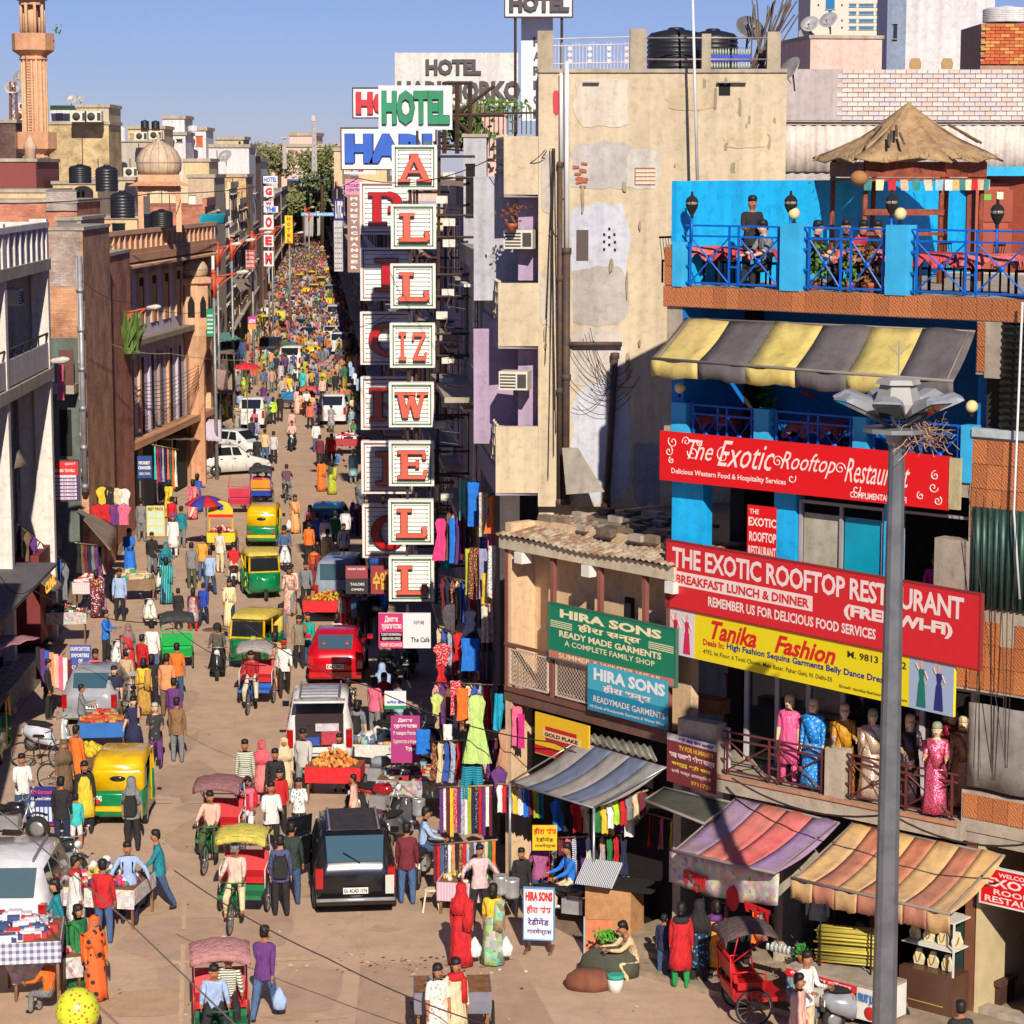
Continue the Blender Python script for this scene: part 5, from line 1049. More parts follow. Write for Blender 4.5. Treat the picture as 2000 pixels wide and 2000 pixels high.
# -- roofscape
CRB=M((230,205,160),'plaster',.9,(215,185,140));FANW=WHITE
SKY_=[('cream brick flats with a red-brown coping behind the minaret',30,212,243,190,M((228,202,150),'brick',.9,(215,185,130)),[(58,255,62,300,CRB)]),('white rooftop room with a dark doorway behind the minaret',98,155,213,200,WHB,[(109,222,122,237)]),('plain concrete stair room at the right end of the cream flats',150,212,210,196,M((215,200,165),'plaster',.9),[]),('brick red house end with a wavy fascia at the far left edge',-30,70,316,118,M((150,75,70),'stripe',.8,(125,58,55),scale=14),[]),('dark weathered brick house under the left mast',-30,30,240,150,M((120,85,75),'brick',.9,(95,70,62)),[]),('grey concrete flats with a tall plain wall',212,300,277,215,M((205,195,180),'plaster',.9),[]),('cream concrete rooftop block with a shed recess',250,320,252,225,CRB,[(254,262,272,275,M((190,165,130),'plaster'))]),('bright white water-tower room in the left skyline',317,360,232,235,WHB,[]),('white flats with two long dark windows under the tower room',322,362,264,233,WHB,[(326,272,338,277),(345,272,356,277),(326,290,338,294)]),('white rooftop hut with an orange door',362,402,255,240,WHB,[(383,266,396,285,M((200,95,45),'paint')),(366,266,374,285,BLU2)]),('long white parapet house in the middle of the left skyline',360,486,288,242,WHB,[]),('small buff rooftop room right of the white hut',421,475,273,262,M((215,195,165),'plaster',.9),[(466,276,470,286)]),('house with a rusty slatted parapet left of the far signs',360,497,305,205,M((175,135,110),'plaster',.9,(150,110,90)),[]),('grey-white flat-roofed house with a notice on its wall',408,500,316,198,M((225,218,210),'plaster',.9,(205,190,175)),[]),('buff plaster house behind the domed kiosk',356,408,316,190,CRB,[]),('pale stone house with grey meter boxes right of the domed kiosk',366,418,347,160,M((215,195,165),'plaster',.9,(190,168,140)),[(369,382,382,405,WHITE)]),('yellow brick house with rusty stains right of the kiosk',415,480,346,165,M((230,195,140),'brick',.9,(210,160,110)),[]),('red brick house edge before the far sign stack',478,508,348,178,BRK,[(478,350,485,400,WHB)]),('cream flats with a dark recessed top floor behind the tanks',180,262,352,140,M((220,205,175),'plaster',.9,(195,175,145)),[]),('low buff house with brick patches above the white balcony house',-30,92,376,110,M((232,210,170),'plaster',.9,(205,165,125)),[]),('bare red brick wall with grey render patches on the left',-30,150,396,106,BRK,[(90,372,150,410,M((190,180,175),'brick',.9,(170,150,140)))]),('cream room with a slatted balcony window above the brick wall',103,190,360,120,CRB,[(151,375,157,415),(160,373,166,412)]),('grey shed with shuttered front left of the mosque',110,158,430,104,M((185,170,155),'plaster',.9),[(112,432,150,475,M((130,125,120),'stripe',.8,(100,96,92),scale=20))]),('cream cabin with a dark door right of the shuttered shed',190,268,428,112,CRB,[(219,436,245,465)]),]
def Yrow(px):
 Y=126
 while edge_l(Y)/Y*FPX+1000<px+3:Y+=2
 return Y
for q in SKY_:block(q[0],q[1],q[2],q[3],max(q[4],Yrow(q[2]))if q[2]>355 else q[4],q[5],6,wins=q[6],name='house')
for i,(px,yb,w_,h_,Y,wh)in enumerate(((157,358,44,36,118,0),(209,374,44,50,116,0),(240,426,48,52,108,0),(283,250,16,15,224,0),(304,251,16,15,224,0),(221,276,16,28,210,1),(238,276,16,28,210,1),(377,256,20,11,236,1),(316,444,44,34,112.6,0))):
 tank(px,yb,w_,h_,Y,['black ribbed tank, left of the pair between minaret and kiosk','black ribbed tank, right and taller of the pair','black tank with hoses directly left of the domed kiosk','small far black tank, left of two beside the white tower room','small far black tank, right of two beside the white tower room','left one of two white tanks on the concrete flats','right one of two white tanks on the concrete flats','white round tank on the hut with the orange door','dark tank seen through the arch of the domed kiosk'][i],WHB if wh else None,'white water tanks' if wh else 'black water tanks')
for i,(px,py,Y,s_)in enumerate(((40,236,186,1.7),(153,238,188,1.9),(182,238,188,1.9),(275,274,212,1.7),(303,272,212,1.7),(46,214,186,1.2),(255,345,138,1.2))):
 ac(D(px,py,Y),0,['white fan unit left of the minaret shaft','left one of two white fan units on the cream flats','right one of two white fan units on the cream flats','fan unit with an open grille on the concrete roof','fan unit behind the dome tip','small unit above the fan unit left of the minaret','small grey unit on the wall above the tanks'][i],s_,1)
for i,(px,py,r,Y)in enumerate(((42,151,.5,150),(22,173,.5,160),(139,195,.45,200),(157,194,.35,200),(49,182,.45,160),(1583,50,.3,78),(1575,81,.4,78),(1620,42,.3,78),(441,307,.6,204))):
 dish(px,py,r,Y,['white dish half hidden behind the minaret','round dish on the far left lattice mast','left dish of two on the green-roofed room','right dish of two on the green-roofed room','dish low on the far left mast','round antenna at the top left of the pink rooftop room','lower white antenna at the left of the pink rooftop room','upper right antenna above the pink rooftop room','pale dish on the parapet in the middle of the left skyline'][i],rnd.uniform(-40,40),(230,225,220))
tarp('dark green roof sheet on the white room behind the minaret',[D(98,206,199),D(146,206,199),D(148,213,197),D(98,213,197)],M((40,90,55),'cloth'),0)
tarp('bright cyan tarpaulin hung over the brick house top',[D(393,418,146),D(444,417,150),D(440,436,150),D(386,441,144)],M((0,185,200),'cloth'),.05)
for i,(px,y0,y1,Y,w_)in enumerate(((30,160,330,160,16),(614,226,335,420,6),(556,268,330,420,4))):
 p=D(px,y1,Y);h=D(px,y0,Y).z-p.z;s_=w_*Y/FPX/2;t=thing('lattice_mast',['rusty lattice mast with dishes at the far left','tall pale cell tower in front of the pink flats','floodlight mast left of the pink flats'][i],'mast',(p.x,p.y,p.z));b=MB();th_=.03*Y/100
 for q in((-1,-1),(1,-1),(1,1),(-1,1)):b.bar((q[0]*s_,q[1]*s_,0),(q[0]*s_*.6,q[1]*s_*.6,h),th_*2)
 n_=9
 for k in range(n_):
  f0,f1=k/n_,(k+1)/n_;b.bar((-s_*(1-.4*f0),-s_,h*f0),(s_*(1-.4*f1),-s_,h*f1),th_);b.bar((s_*(1-.4*f0),-s_,h*f0),(-s_*(1-.4*f1),-s_,h*f1),th_)
 if i==1:b.box(-s_*1.3,s_*1.3,-s_*1.4,s_*1.2,h*.9,h*1.0)
 if i==2:b.box(-s_*3,s_*3,-.5,.5,h*.96,h)
 ob('lattice',b,M((200,190,190),'paint')if i else M((150,105,95),'rust'),t)
for k in range(26):
 px=100+k*15.5;Y=rnd.uniform(120,200);y0=rnd.uniform(300,440)
 t=thing('roof_pole','thin iron aerial on the left roofs, %s from the left'%ORD[k],'pole',D(px,y0,Y),0,'thin poles on the left roofs');b=MB();b.tube([(0,0,-.5),(rnd.uniform(-.05,.05),0,rnd.uniform(.8,2.2))],.02*Y/110,4);ob('pole',b,IRON,t)
 # -- left row beyond the mosque
ROWL=[(126,138,11.3,BRK),(139,150,10.5,CRB),(151,168,13.2,BRK),(170,186,12.0,BRKG),(188,205,14.0,CREAM),(207,228,12.5,CRB),(231,258,13.5,BRK2),(262,292,12.0,WHB),(296,335,12.5,CREAM),(340,390,11.5,BRK),(395,460,12,DK),(470,560,11,CRB)]
for i,(a,c_,h,m)in enumerate(ROWL):srow('%s narrow house of the left row beyond the mosque, counting away from it'%NR[i],a,c_,h,m,4,seed=40+i,wins=i<9,side='l')
# -- far end of the street
t,fr=block('far pink flats with rows of small windows on the skyline',530,640,287,560,PINK,20,-4,wins=[(567+25*i,296+16*j,575+25*i,300+16*j)for i in range(3)for j in range(2)]+[(556,300,560,303),(535,300,540,303)])
block('taller stepped part of the far pink flats',565,610,265,565,PINK,16,-4);block('right wing of the far pink flats',636,672,286,550,PINK,10,-4);block('peach end wall beside the blue-lettered board',652,668,295,400,M((245,205,165),'plaster'),8)
block('grey shed with a pale roof at the far end of the street',590,630,365,520,M((190,185,185),'plaster'),20);block('dark low house at the street end',575,660,392,640,M((110,95,80),'plaster'),15);block('long low grey terrace at the far end of the street',480,600,338,600,DK,15)
tarp('bright blue tarpaulin roof at the far end of the street',[D(558,345,590),D(640,338,590),D(650,352,540),D(563,352,540)],M((50,150,225),'cloth'),.5);tarp('second blue tarpaulin lower at the far end of the street',[D(583,352,560),D(632,350,560),D(628,364,520),D(590,362,520)],M((60,160,230),'cloth'),.5)
LEAFS=[M((128,136,78),'leaf',.8,(96,106,60)),M((146,142,92),'leaf',.8,(112,112,70)),M((108,122,74),'leaf',.8,(82,96,58))]
def tree(label,px,yb,h,r,Y,li=0,n=900,leaf=.5,grp='trees at the far end'):
 h*=.38;r*=.6;leaf*=.8;p=D(px,yb,Y);t=thing('tree',label,'tree',(p.x,p.y,0),0,grp);z0=max(0,p.z);rr=random.Random(int(px+Y));b=MB();b.tube([(0,0,0),(.1,0,z0+h*.4),(0,0,z0+h*.8)],[r*.09,r*.06,r*.03],7)
 for k in range(5):a=rr.uniform(0,6.28);b.tube([(0,0,z0+h*.35),(r*.5*math.cos(a),r*.5*math.sin(a),z0+h*.7)],[r*.04,r*.02],5)
 ob('trunk',b,M((95,75,58),'rust'),t);b=MB();cl=[(rr.uniform(-.6,.6)*r,rr.uniform(-.6,.6)*r,z0+h*rr.uniform(.35,.9),rr.uniform(.3,.55)*r)for _ in range(9)]
 for k in range(n):
  c=rr.choice(cl);d=Vector((rr.gauss(0,1),rr.gauss(0,1),rr.gauss(0,.8))).normalized()*c[3]*rr.uniform(.6,1.1);q=Vector(c[:3])+d;u=Vector((rr.gauss(0,1),rr.gauss(0,1),rr.gauss(0,1))).normalized()*leaf;v=u.orthogonal().normalized()*leaf*.6
  b._add([q-u,q-v,q+u,q+v],[(0,1,2,3)])
 ob('crown',b,LEAFS[li],t)
for i,q in enumerate((('dark bushy tree right of the blue tarpaulins',650,400,16,11,480,2),('olive tree above the far street banner',615,415,9,9,500,0),('broad dark tree behind the banner, right side',640,410,12,9,520,2),('dusty tree left of the pink flats',510,335,12,10,520,1),('olive tree in front of the left part of the pink flats',545,340,10,10,500,1),('tree directly below the cell tower',628,335,9,8,460,0),('low shrubby tree by the grey shed',592,405,8,7,470,1),('small round tree between shed and banner',570,420,8,6,440,0),('far tree at the skyline beyond the left row',497,340,14,9,560,1))):tree(*q,leaf=.6)
b=MB();rr=random.Random(3)
for k in range(5200):
 x=rr.uniform(-260,200);y=rr.uniform(640,760);z=rr.uniform(0,9)*(0.6+.4*math.sin(x*.05));u=Vector((rr.gauss(0,1),rr.gauss(0,1),rr.gauss(0,1)))*1.2;v=u.orthogonal().normalized()*1.3;q=Vector((x,y,z));b._add([q-u,q-v,q+u,q+v],[(0,1,2,3)],rr.randrange(3))
o=ob('tree_belt',b,LEAFS);tag(o,'distant belt of trees closing the street at the horizon','trees',None,'stuff')
for i in range(14):
 px=-20+i*40 if i<13 else 700;Y=300+(i*53)%180;block('far pale city block number %s of the skyline, counting from the left edge'%(NR+['thirteenth','fourteenth'])[i],px,px+44+(i*7)%20,318-(i*13)%22,Y,[WHB,CRB,PINK,M((205,185,165),'plaster')][i%4],12,wins=[(px+6+9*k,325,px+10+9*k,328)for k in range(4)],name='city_block')
def plant(label,p,h,r,n=60,li=0,blade=True,lf=.1,name='plant',grp=None,m=None,pot=0):
 t=thing(name,label,'plant',p,0,grp);b=MB();rr=random.Random(int(abs(p[0])*31+abs(p[2])*7))
 for k in range(n):
  a=rr.uniform(0,6.28);q0=Vector((rr.gauss(0,r*.25),rr.gauss(0,r*.25),0))
  if blade:e=q0+Vector((math.cos(a)*r*rr.random(),math.sin(a)*r*rr.random(),h*rr.uniform(.5,1)));w_=Vector((math.sin(a),-math.cos(a),0))*lf*.4;mid=q0 .lerp(e,.6)+Vector((0,0,h*.1));b._add([q0-w_,q0+w_,mid+w_,e,mid-w_],[(0,1,2,3,4)])
  else:q=Vector((rr.gauss(0,r*.5),rr.gauss(0,r*.5),rr.uniform(0,h)));u=Vector((rr.gauss(0,1),rr.gauss(0,1),rr.gauss(0,1))).normalized()*lf;v=u.orthogonal().normalized()*lf*.6;b._add([q-u,q-v,q+u,q+v],[(0,1,2,3)])
 ob('foliage',b,m or LEAFS[li],t)
 if pot:b=MB();b.lathe([(pot*.7,-pot*1.4),(pot,-.05),(pot*1.08,-.04),(pot*1.08,0.02),(pot*.9,.02)],n=12);ob('pot',b,M((180,95,60),'paint'),t)
 return t
GRL=M((105,135,55),'leaf',.7,(75,105,45))
plant('tall green reeds growing from the mosque ledge behind the second street lamp',D(247,690,103),2.0,.9,90,blade=True,lf=.12,m=GRL)
plant('green creeper mass on the roof behind the scaffold',D(905,290,69),1.0,.9,260,blade=False,lf=.12,m=GRL);plant('dry tall roof plants between the scaffold posts',D(905,265,70.5),1.0,.8,150,m=M((150,145,85),'leaf'));plant('bushy roof plant behind the peach room',D(960,228,72),.5,1.2,200,blade=False,lf=.1,m=GRL)
plant('little sprig growing from the minaret balcony',D(112,68,134),.6,.3,24,blade=False,lf=.09,m=GRL)
plant('potted red-flowered plant on the upper balcony air conditioner',D(1000,438,55.0),.45,.3,70,blade=False,lf=.06,m=M((70,90,50),'leaf',.8,(150,50,50)),pot=.12)
plant('potted green plant on the railing above the red script board',D(1500,800,49.2),.45,.25,70,blade=False,lf=.07,m=M((80,150,50),'leaf'),pot=.16)
for i,px in enumerate((1585,1700,1660)):p=FR.w(*[FR.at(px,560,.45)[0],.45,13.4]);plant(['leafy green plant behind the terrace railing, left one','dry potted plant behind the terrace railing, right one','small terrace plant in the middle of the second rail panel'][i],p,.7,.3,70,blade=False,lf=.08,m=M((95,140,50),'leaf')if i!=1 else M((150,110,60),'leaf'),pot=.16)
# -- street lamps
ORG=M((215,85,50),'paint',.5)
def lamp(label,px,Y,ytop,reach,hgt=1.0,side=1):
 p=D(px,ytop,Y);k=Y/FPX;t=thing('street_lamp',label,'street lamp',(p.x,p.y,0),0,'street lamps on the left kerb');h=p.z;r_=reach*k
 b=MB();b.tube([(0,0,0),(0,0,h-1.0)],[.1,.075],8);ob('pole',b,M((165,165,165),'metal'),t)
 b=MB();b.tube([(0,0,h-1.2),(0,0,h)],.12,8);b.lathe([(.16,h),(.16,h+.05),(.02,h+.18)],n=8);b.tube([(0,0,h-.2),(r_*.3,0,h-.12),(r_*.65,0,h)],.04,6);b.tube([(.05,0,h-1.0),(r_*.25,0,h-.5),(r_*.6,0,h-.03)],.035,6);b.poly([(.1,0,h-.25),(.1,0,h-.7),(r_*.3,0,h-.2)]);ob('bracket',b,ORG,t)
 b=MB();b.lathe([(.03,0),(.09,.1),(.12,.45),(.06,.62),(.01,.66)],(r_*.62,0,h),8,ax=(1,0,.12),sy=.6);ob('lamp_head',b,M((205,200,190),'paint',.4),t)
LL=[(28,80,706,112),(238,104,602,75),(417,122,533,70),(452,150,470,42),(492,178,455,36),(524,205,448,-30),(531,214,440,30),(565,240,455,25),(603,330,415,20),(595,380,405,18),(424,135,478,40)]
for i,q in enumerate(LL):lamp('%s orange-bracketed street lamp of the left kerb'%(['nearest','second nearest','third nearest','fourth nearest','fifth nearest','sixth','seventh','eighth','farthest','second farthest','white-postered'][i]),*q)
# -- foreground lamp mast
mp_=Vector((735/FPX*35.0*1.0,35.0,0));Zm=lambda py:D(1735,py,35).z;t=thing('lamp_mast','tall grey steel mast with a crown of floodlights in the foreground','lamp mast',(D(1740,1400,35).x,35,0));h=Zm(862)
b=MB();b.lathe([(.19,0),(.185,3),(.12,h)],n=12,sm=False);b.lathe([(.3,.0),(.3,.05)],n=12);ob('pole',b,M((140,145,150),'metal',.6,(120,124,130)),t)
b=MB();b.lathe([(.12,h-.05),(.16,h),(.16,h+.12),(.5,h+.14),(.5,h+.2),(.1,h+.22)],n=10,sm=False);ob('platform',b,STEEL,t)
b=MB();b.lathe([(.2,h+.35),(.34,h+.42),(.34,h+.55),(.26,h+.82),(.33,h+.83),(.3,h+.9),(.02,h+.93)],n=6,sm=False);b.tube([(0,0,h+.9),(0,0,h+1.45)],.012,4);b.bar((0,0,h+1.25),(-.15,0,h+1.38),.01);b.bar((0,0,h+1.25),(.15,0,h+1.38),.01);ob('hub',b,M((172,170,164),'paint',.6),t)
for k in range(7):
 a=R(-160+k*51.4);c_,s_=math.cos(a),math.sin(a);X=Matrix.Translation((c_*.62,s_*.62,h+.48))@Matrix.Rotation(a,4,'Z')@Matrix.Rotation(R(-24),4,'Y');b=MB();b.X=X
 b.loft([[(x,y*w_,z*hh_)for y,z in((-1,0),(-.9,.6),(-.4,1),(.4,1),(.9,.6),(1,0))]for x,w_,hh_ in((-.28,.14,.1),(-.1,.2,.2),(.25,.22,.15),(.34,.2,.04))],sm=False);lo=ob('floodlight',b,M((150,154,160),'paint',.5),t)
 b=MB();b.X=X;b.box(-.26,.32,-.18,.18,-.012,-.002);ob('lens',b,GLASSD,lo);b=MB();b.bar((c_*.1,s_*.1,h+.2),(c_*.5,s_*.5,h+.42),.04);ob('arm',b,STEEL,t)
b=MB();rr=random.Random(5)
for k in range(160):
 a=Vector((.35+rr.gauss(0,.16),-.25+rr.gauss(0,.1),h+.12+rr.gauss(0,.1)));e=a+Vector((rr.gauss(0,.12),rr.gauss(0,.1),rr.gauss(-.02,.12)));b.tube([a,a.lerp(e,.5)+Vector((0,0,rr.uniform(-.05,.05))),e],.006,3,rr.randrange(2),False)
t=thing('bird_nest','untidy bird nest of twigs on the foreground lamp mast','nest',t.location);ob('twigs',b,[M((150,110,85),'flat'),M((195,165,130),'flat')],t)['kind']='stuff'
p=D(1578,770,47);t=thing('toy_rocket','small red and blue streamer hanging left of the floodlights','ornament',p);b=MB();b.tube([(-.12,0,.06),(.12,0,-.07)],.04,6,0);b.tube([(.12,0,-.07),(.26,0,-.12)],[.04,.005],6,1);ob('streamer',b,[REDP,BLU2],t)
# -- wires
WIREM=M((60,52,48),'flat',k=.6)
def wire(label,pts,r=.012,sag=.3,grp='overhead wires',m=None):
 P=[Vector(p)for p in pts];c=P[0];t=thing('wire',label,'wire',c,0,grp);b=MB();out=[]
 for a,e in zip(P,P[1:]):
  for k in range(10):f=k/10;q=a.lerp(e,f);q.z-=sag*4*f*(1-f);out.append(q-c)
 out.append(P[-1]-c);b.tube(out,r,4,0,False);ob('cable',b,m or WIREM,t)
wire('thick black cable crossing the road from lower left to the bottom right',[D(-30,1560,40),D(250,1800,34),D(500,2040,30)],.016,0,m=M((110,100,95),'flat'))
wire('thin cable running down across the road to the two women',[D(340,1700,44),D(640,1872,42),D(980,2010,40)],.014,.1)
wire('cable slanting from the white van across to the hung green dress',[D(480,1220,56),D(720,1340,54),D(1080,1450,50),D(1330,1500,48)],.014,.2)
wire('thin wire from the letter signs down to the street',[D(845,523,65),D(700,640,70),D(560,770,80),D(450,800,95)],.01,.3);wire('wire from the beige tower corner across to the boards',[D(1066,292,54.6),D(960,310,56),D(700,348,64),D(570,362,90)],.012,.3)
wire('wire falling from the tower corner behind the letter column',[D(1068,295,54.7),D(960,410,58),D(925,455,60)],.014,.1);wire('wire along the left roofs past the kiosk',[D(-20,398,90),D(300,378,105),D(500,365,130)],.02,.1);wire('long wire from the mosque to the left poles',[D(160,548,86),D(250,590,96),D(400,610,112)],.012,.2)
wire('cream cord strung from the mosque ledge to the awnings',[D(200,665,95),D(330,690,108),D(520,700,150)],.015,.2,m=M((220,205,180),'flat'));wire('black cable over the left shops',[D(0,1125,68),D(60,1150,66),D(330,1215,60),D(520,1300,56)],.012,.3);wire('cable crossing in front of the mast over the shop fronts',[D(1430,1520,46),D(1740,1590,42),D(2050,1640,40)],.02,.3)
for i in range(14):
 x0,z0=FT.at(1110+rnd.uniform(-6,60),640+i*12,-.15);x1,z1=FT.at(1190+rnd.uniform(-4,60),720+rnd.uniform(-20,60),-.16);wire('loose thin cable looping over the bare tower wall, %s from the top'%ORD[i],[FT.w(x0,-.2,z0),FT.w(x1,-.2,z1)],.007,.35,'loose cables on the tower wall')
for i in range(8):
 a=FT.w(FT.at(1078+rnd.uniform(-6,6),290,-.1)[0],-.1,FT.at(1078,290)[1]);e=FT.w(FT.at(1075+rnd.uniform(-14,14),600,-.1)[0],-.1,FT.at(1078,620+i*45)[1]);wire('loose thin cable hanging down the tower corner, %s shortest'%ORD[i],[a,e],.008,.0,'loose cables down the tower corner')
for i in range(8):wire('cable of the sagging bundle along the mosque front, %s from the top'%ORD[i],[FM.w(1,-.15-.05*i,6.2-.12*i),FM.w(12,-.2,6.0-.16*i),FM.w(26,-.15,6.1-.1*i),(edge_l(150)+.4,150,6-.1*i),(edge_l(190)+.4,190,6.2)],.014,.25+.06*i,'cable bundle of the mosque front')
for i in range(7):
 x0,z0=FR.at(1890+i*16,950+i*9,-.4);x1,z1=FR.at(1930+rnd.uniform(-30,40),1500,-.5);wire('thin cable drooping past the tiled wall at the right, %s from the left'%ORD[i],[FR.w(x0,-.4,z0),FR.w(x1,-.5,z1)],.008,.1,'thin cables at the right edge')
for i in range(20):
 p=D(905+rnd.uniform(-10,20),560+i*22,62.5);t=thing('stay_rod','thin iron stay rod right of the letter boxes, %s from the top'%ORD[i],'rod',p,0,'stay rods right of the letters');b=MB();b.bar((0,0,0),(-.45,-.2,.08),.015);ob('rod',b,STEEL,t)
 # == people
P_=dict(w=(238,234,230),r=(205,30,38),b=(60,95,185),l=(165,190,228),n=(35,40,75),k=(38,36,38),g=(130,132,135),e=(40,125,70),y=(240,200,55),o=(240,120,40),p=(235,110,140),v=(105,55,125),m=(115,35,50),t=(25,135,150),c=(228,205,165),h=(120,95,72),d=(60,85,125),a=(230,155,105),i=(85,88,60),x=(185,190,60),s=(245,190,170),u=(30,120,220),j=(75,105,150),q=(60,200,200),f=(190,230,60))
PN=dict(w='white',r='red',b='blue',l='pale blue',n='navy',k='black',g='grey',e='green',y='yellow',o='orange',p='pink',v='purple',m='maroon',t='teal',c='cream',h='brown',d='denim blue',a='peach',i='olive',x='mustard',s='salmon pink',u='bright blue',j='faded blue',q='turquoise',f='lime green')
SKINS=[M(c,'flat',.6,k=.8)for c in((176,118,84),(150,98,68),(196,140,104),(228,176,146))]
HAIRM=M((28,24,24),'flat',.6,k=.7)
SHOE=M((45,38,35),'flat',.7)
def cm(ch):return M(P_[ch],'cloth',.85)
EYE=M((25,20,20),'flat')
def figure_mesh(key,aL,aR,lL,lR,lean=0,pz=.92,long=True,fingers=True):
 V,E_,Rd,Sg=[],[],[],[]
 def nd(p,r,par=None,lab=None):
  V.append(Vector(p));Rd.append(r)
  if par is not None:E_.append((par,len(V)-1));Sg.append((V[par],V[-1],lab))
  return len(V)-1
 L_=R(lean);up=Vector((0,-math.sin(L_),math.cos(L_)));o=Vector((0,0,pz))
 root=nd(o,(.165,.12));wa=nd(o+up*.14,(.15,.108),root,1);ch=nd(o+up*.36,(.18,.122),wa,1);nb=nd(o+up*.515,(.062,.058),ch,1);ne=nd(o+up*.575+Vector((0,-.012,0)),(.052,.05),nb,0)
 h0=nd(o+up*.635+Vector((0,-.03,0)),(.1,.112),ne,0);h1=nd(o+up*.735+Vector((0,-.022,0)),(.1,.118),h0,0)
 tips=[]
 for sx,(f,ou,el)in((1,aL),(-1,aR)):
  s=nd(o+up*.455+Vector((sx*.17,0,0)),(.074,.068),ch,1);f,ou,el=R(f),R(ou),R(el)
  def dr(a,ou_):return Vector((sx*math.sin(ou_)*math.cos(a*.3),-math.sin(a)*math.cos(ou_),-math.cos(a)*math.cos(ou_)))
  p=V[s]+dr(f,ou)*.28;e=nd(p,(.054,.054),s,1);q=p+dr(f+el,ou*.5)*.24;w_=nd(q,(.034,.031),e,4);hd=nd(q+dr(f+el,ou*.3)*.075,(.036,.02),w_,0);tips.append((V[hd],dr(f+el+.25,ou*.3),sx))
 for sx,(f,k,ou)in((1,lL),(-1,lR)):
  f,k,ou=R(f),R(k),R(ou);s=nd(o+Vector((sx*.09,0,-.06)),(.112,.115),root,2);p=V[s]+Vector((sx*math.sin(ou),-math.sin(f)*math.cos(ou),-math.cos(f)*math.cos(ou)))*.42
  kn=nd(p,(.076,.078),s,2);d=Vector((sx*math.sin(ou*.3),-math.sin(f-k),-math.cos(f-k)));q=p+d*.21;nd(q,(.068,.07),kn,5);q=p+d*.40;an=nd(q,(.05,.052),len(V)-1,5)
  tl=max(-.5,min(.9,(f-k)*.5));nd(q+Vector((0,-.15*math.cos(tl),-.03+.10*math.sin(min(0,tl)))),(.04,.026),an,3)
 me=bpy.data.meshes.new('b');me.from_pydata([tuple(v)for v in V],E_,[]);ob_=bpy.data.objects.new('b',me);COL.objects.link(ob_);sk=ob_.modifiers.new('s','SKIN');sk.use_smooth_shade=True
 for i,sv in enumerate(me.skin_vertices[0].data):sv.radius=Rd[i];sv.use_root=i==0
 ss=ob_.modifiers.new('u','SUBSURF');ss.levels=1;ss.render_levels=1
 r=bpy.data.meshes.new_from_object(ob_.evaluated_get(bpy.context.evaluated_depsgraph_get()));bpy.data.objects.remove(ob_)
 b=MB();b.v=[tuple(v.co)for v in r.vertices]
 for pl in r.polygons:
  c=Vector(pl.center);best=9;lab=1
  for a_,b_,l_ in Sg:
   ab=b_-a_;t_=max(0,min(1,(c-a_).dot(ab)/max(1e-9,ab.length_squared)));dd=(c-a_-ab*t_).length
   if l_ in(4,0,3):dd*=1.0
   if dd<best:best=dd;lab=l_
  b.f.append(tuple(pl.vertices));b.m.append(lab);b.sm.append(True)
 hd=V[h0]+up*.05
 if fingers:
  for p,d,sx in tips:
   side=Vector((0,1,0)).cross(d);side=side.normalized()if side.length>.1 else Vector((1,0,0));side=d.cross(Vector((1,0,0))).normalized()
   for i,(of,ln)in enumerate(((-.027,.062),(-.009,.076),(.009,.070),(.027,.052))):a_=p+side*of+d*.01;b.tube([a_,a_+d*ln*.55,a_+d*ln+Vector((-sx*.012,0,0))],[.009,.0085,.006],4,0)
   b.tube([p-side*.03-d*.04,p-side*.055-d*.005,p-side*.052+d*.025],[.01,.01,.007],4,0)
  b.prism([hd+Vector((-.012,-.1,-.02)),hd+Vector((.012,-.1,-.02)),hd+Vector((0,-.095,.03))],(0,-.018,-.004),0)
  for sx in(-1,1):b.ball(hd+Vector((sx*.03,-.098,.012)),.0095,6,6,k=3);b.ball(hd+Vector((sx*.078,0,0)),.022,6,0,k=3)
  b.box(hd.x-.02,hd.x+.02,hd.y-.104,hd.y-.09,hd.z-.052,hd.z-.046,7)
 else:b.box(hd.x-.045,hd.x+.045,hd.y-.1,hd.y-.07,hd.z+.004,hd.z+.018,6)
 bpy.data.meshes.remove(r);m_=mesh('body',b,[SKINS[0],WHITE,WHITE,SHOE,WHITE,WHITE,EYE,M((120,50,45),'flat')]);return m_,hd,up
POSES={'S':((4,6,8),(2,7,10),(2,2,3),(-2,2,4)),'W':((28,6,22),(-24,6,14),(-20,8,2),(24,10,2)),'V':((-20,6,14),(24,6,26),(26,6,2),(-18,26,2)),'A':((8,42,20),(2,30,16),(6,4,6),(-4,2,4)),'H':((-18,38,75),(-18,38,75),(2,2,5),(-2,2,5)),'F':((50,10,115),(6,6,40),(3,2,3),(-3,2,3)),'C':((20,5,75),(20,5,70),(2,2,3),(-2,2,3)),'T':((35,8,40),(30,8,45),(84,84,5),(80,78,7)),'R':((52,10,18),(52,10,18),(78,62,12),(50,74,12)),'B':((60,8,25),(50,8,30),(8,4,4),(-4,2,5)),'K':((55,8,45),(45,8,50),(100,130,12),(95,128,12))}
LEAN=dict(T=6,R=12,B=42,K=18,W=3,V=3);PZ=dict(T=.0,R=.0,K=.32)
ARC={}
def arche(pose,fine=True):
 k=(pose,fine)
 if k not in ARC:ARC[k]=figure_mesh(k,*POSES[pose],lean=LEAN.get(pose,0),pz=PZ.get(pose,.92),fingers=fine)
 return ARC[k]
EXM={}
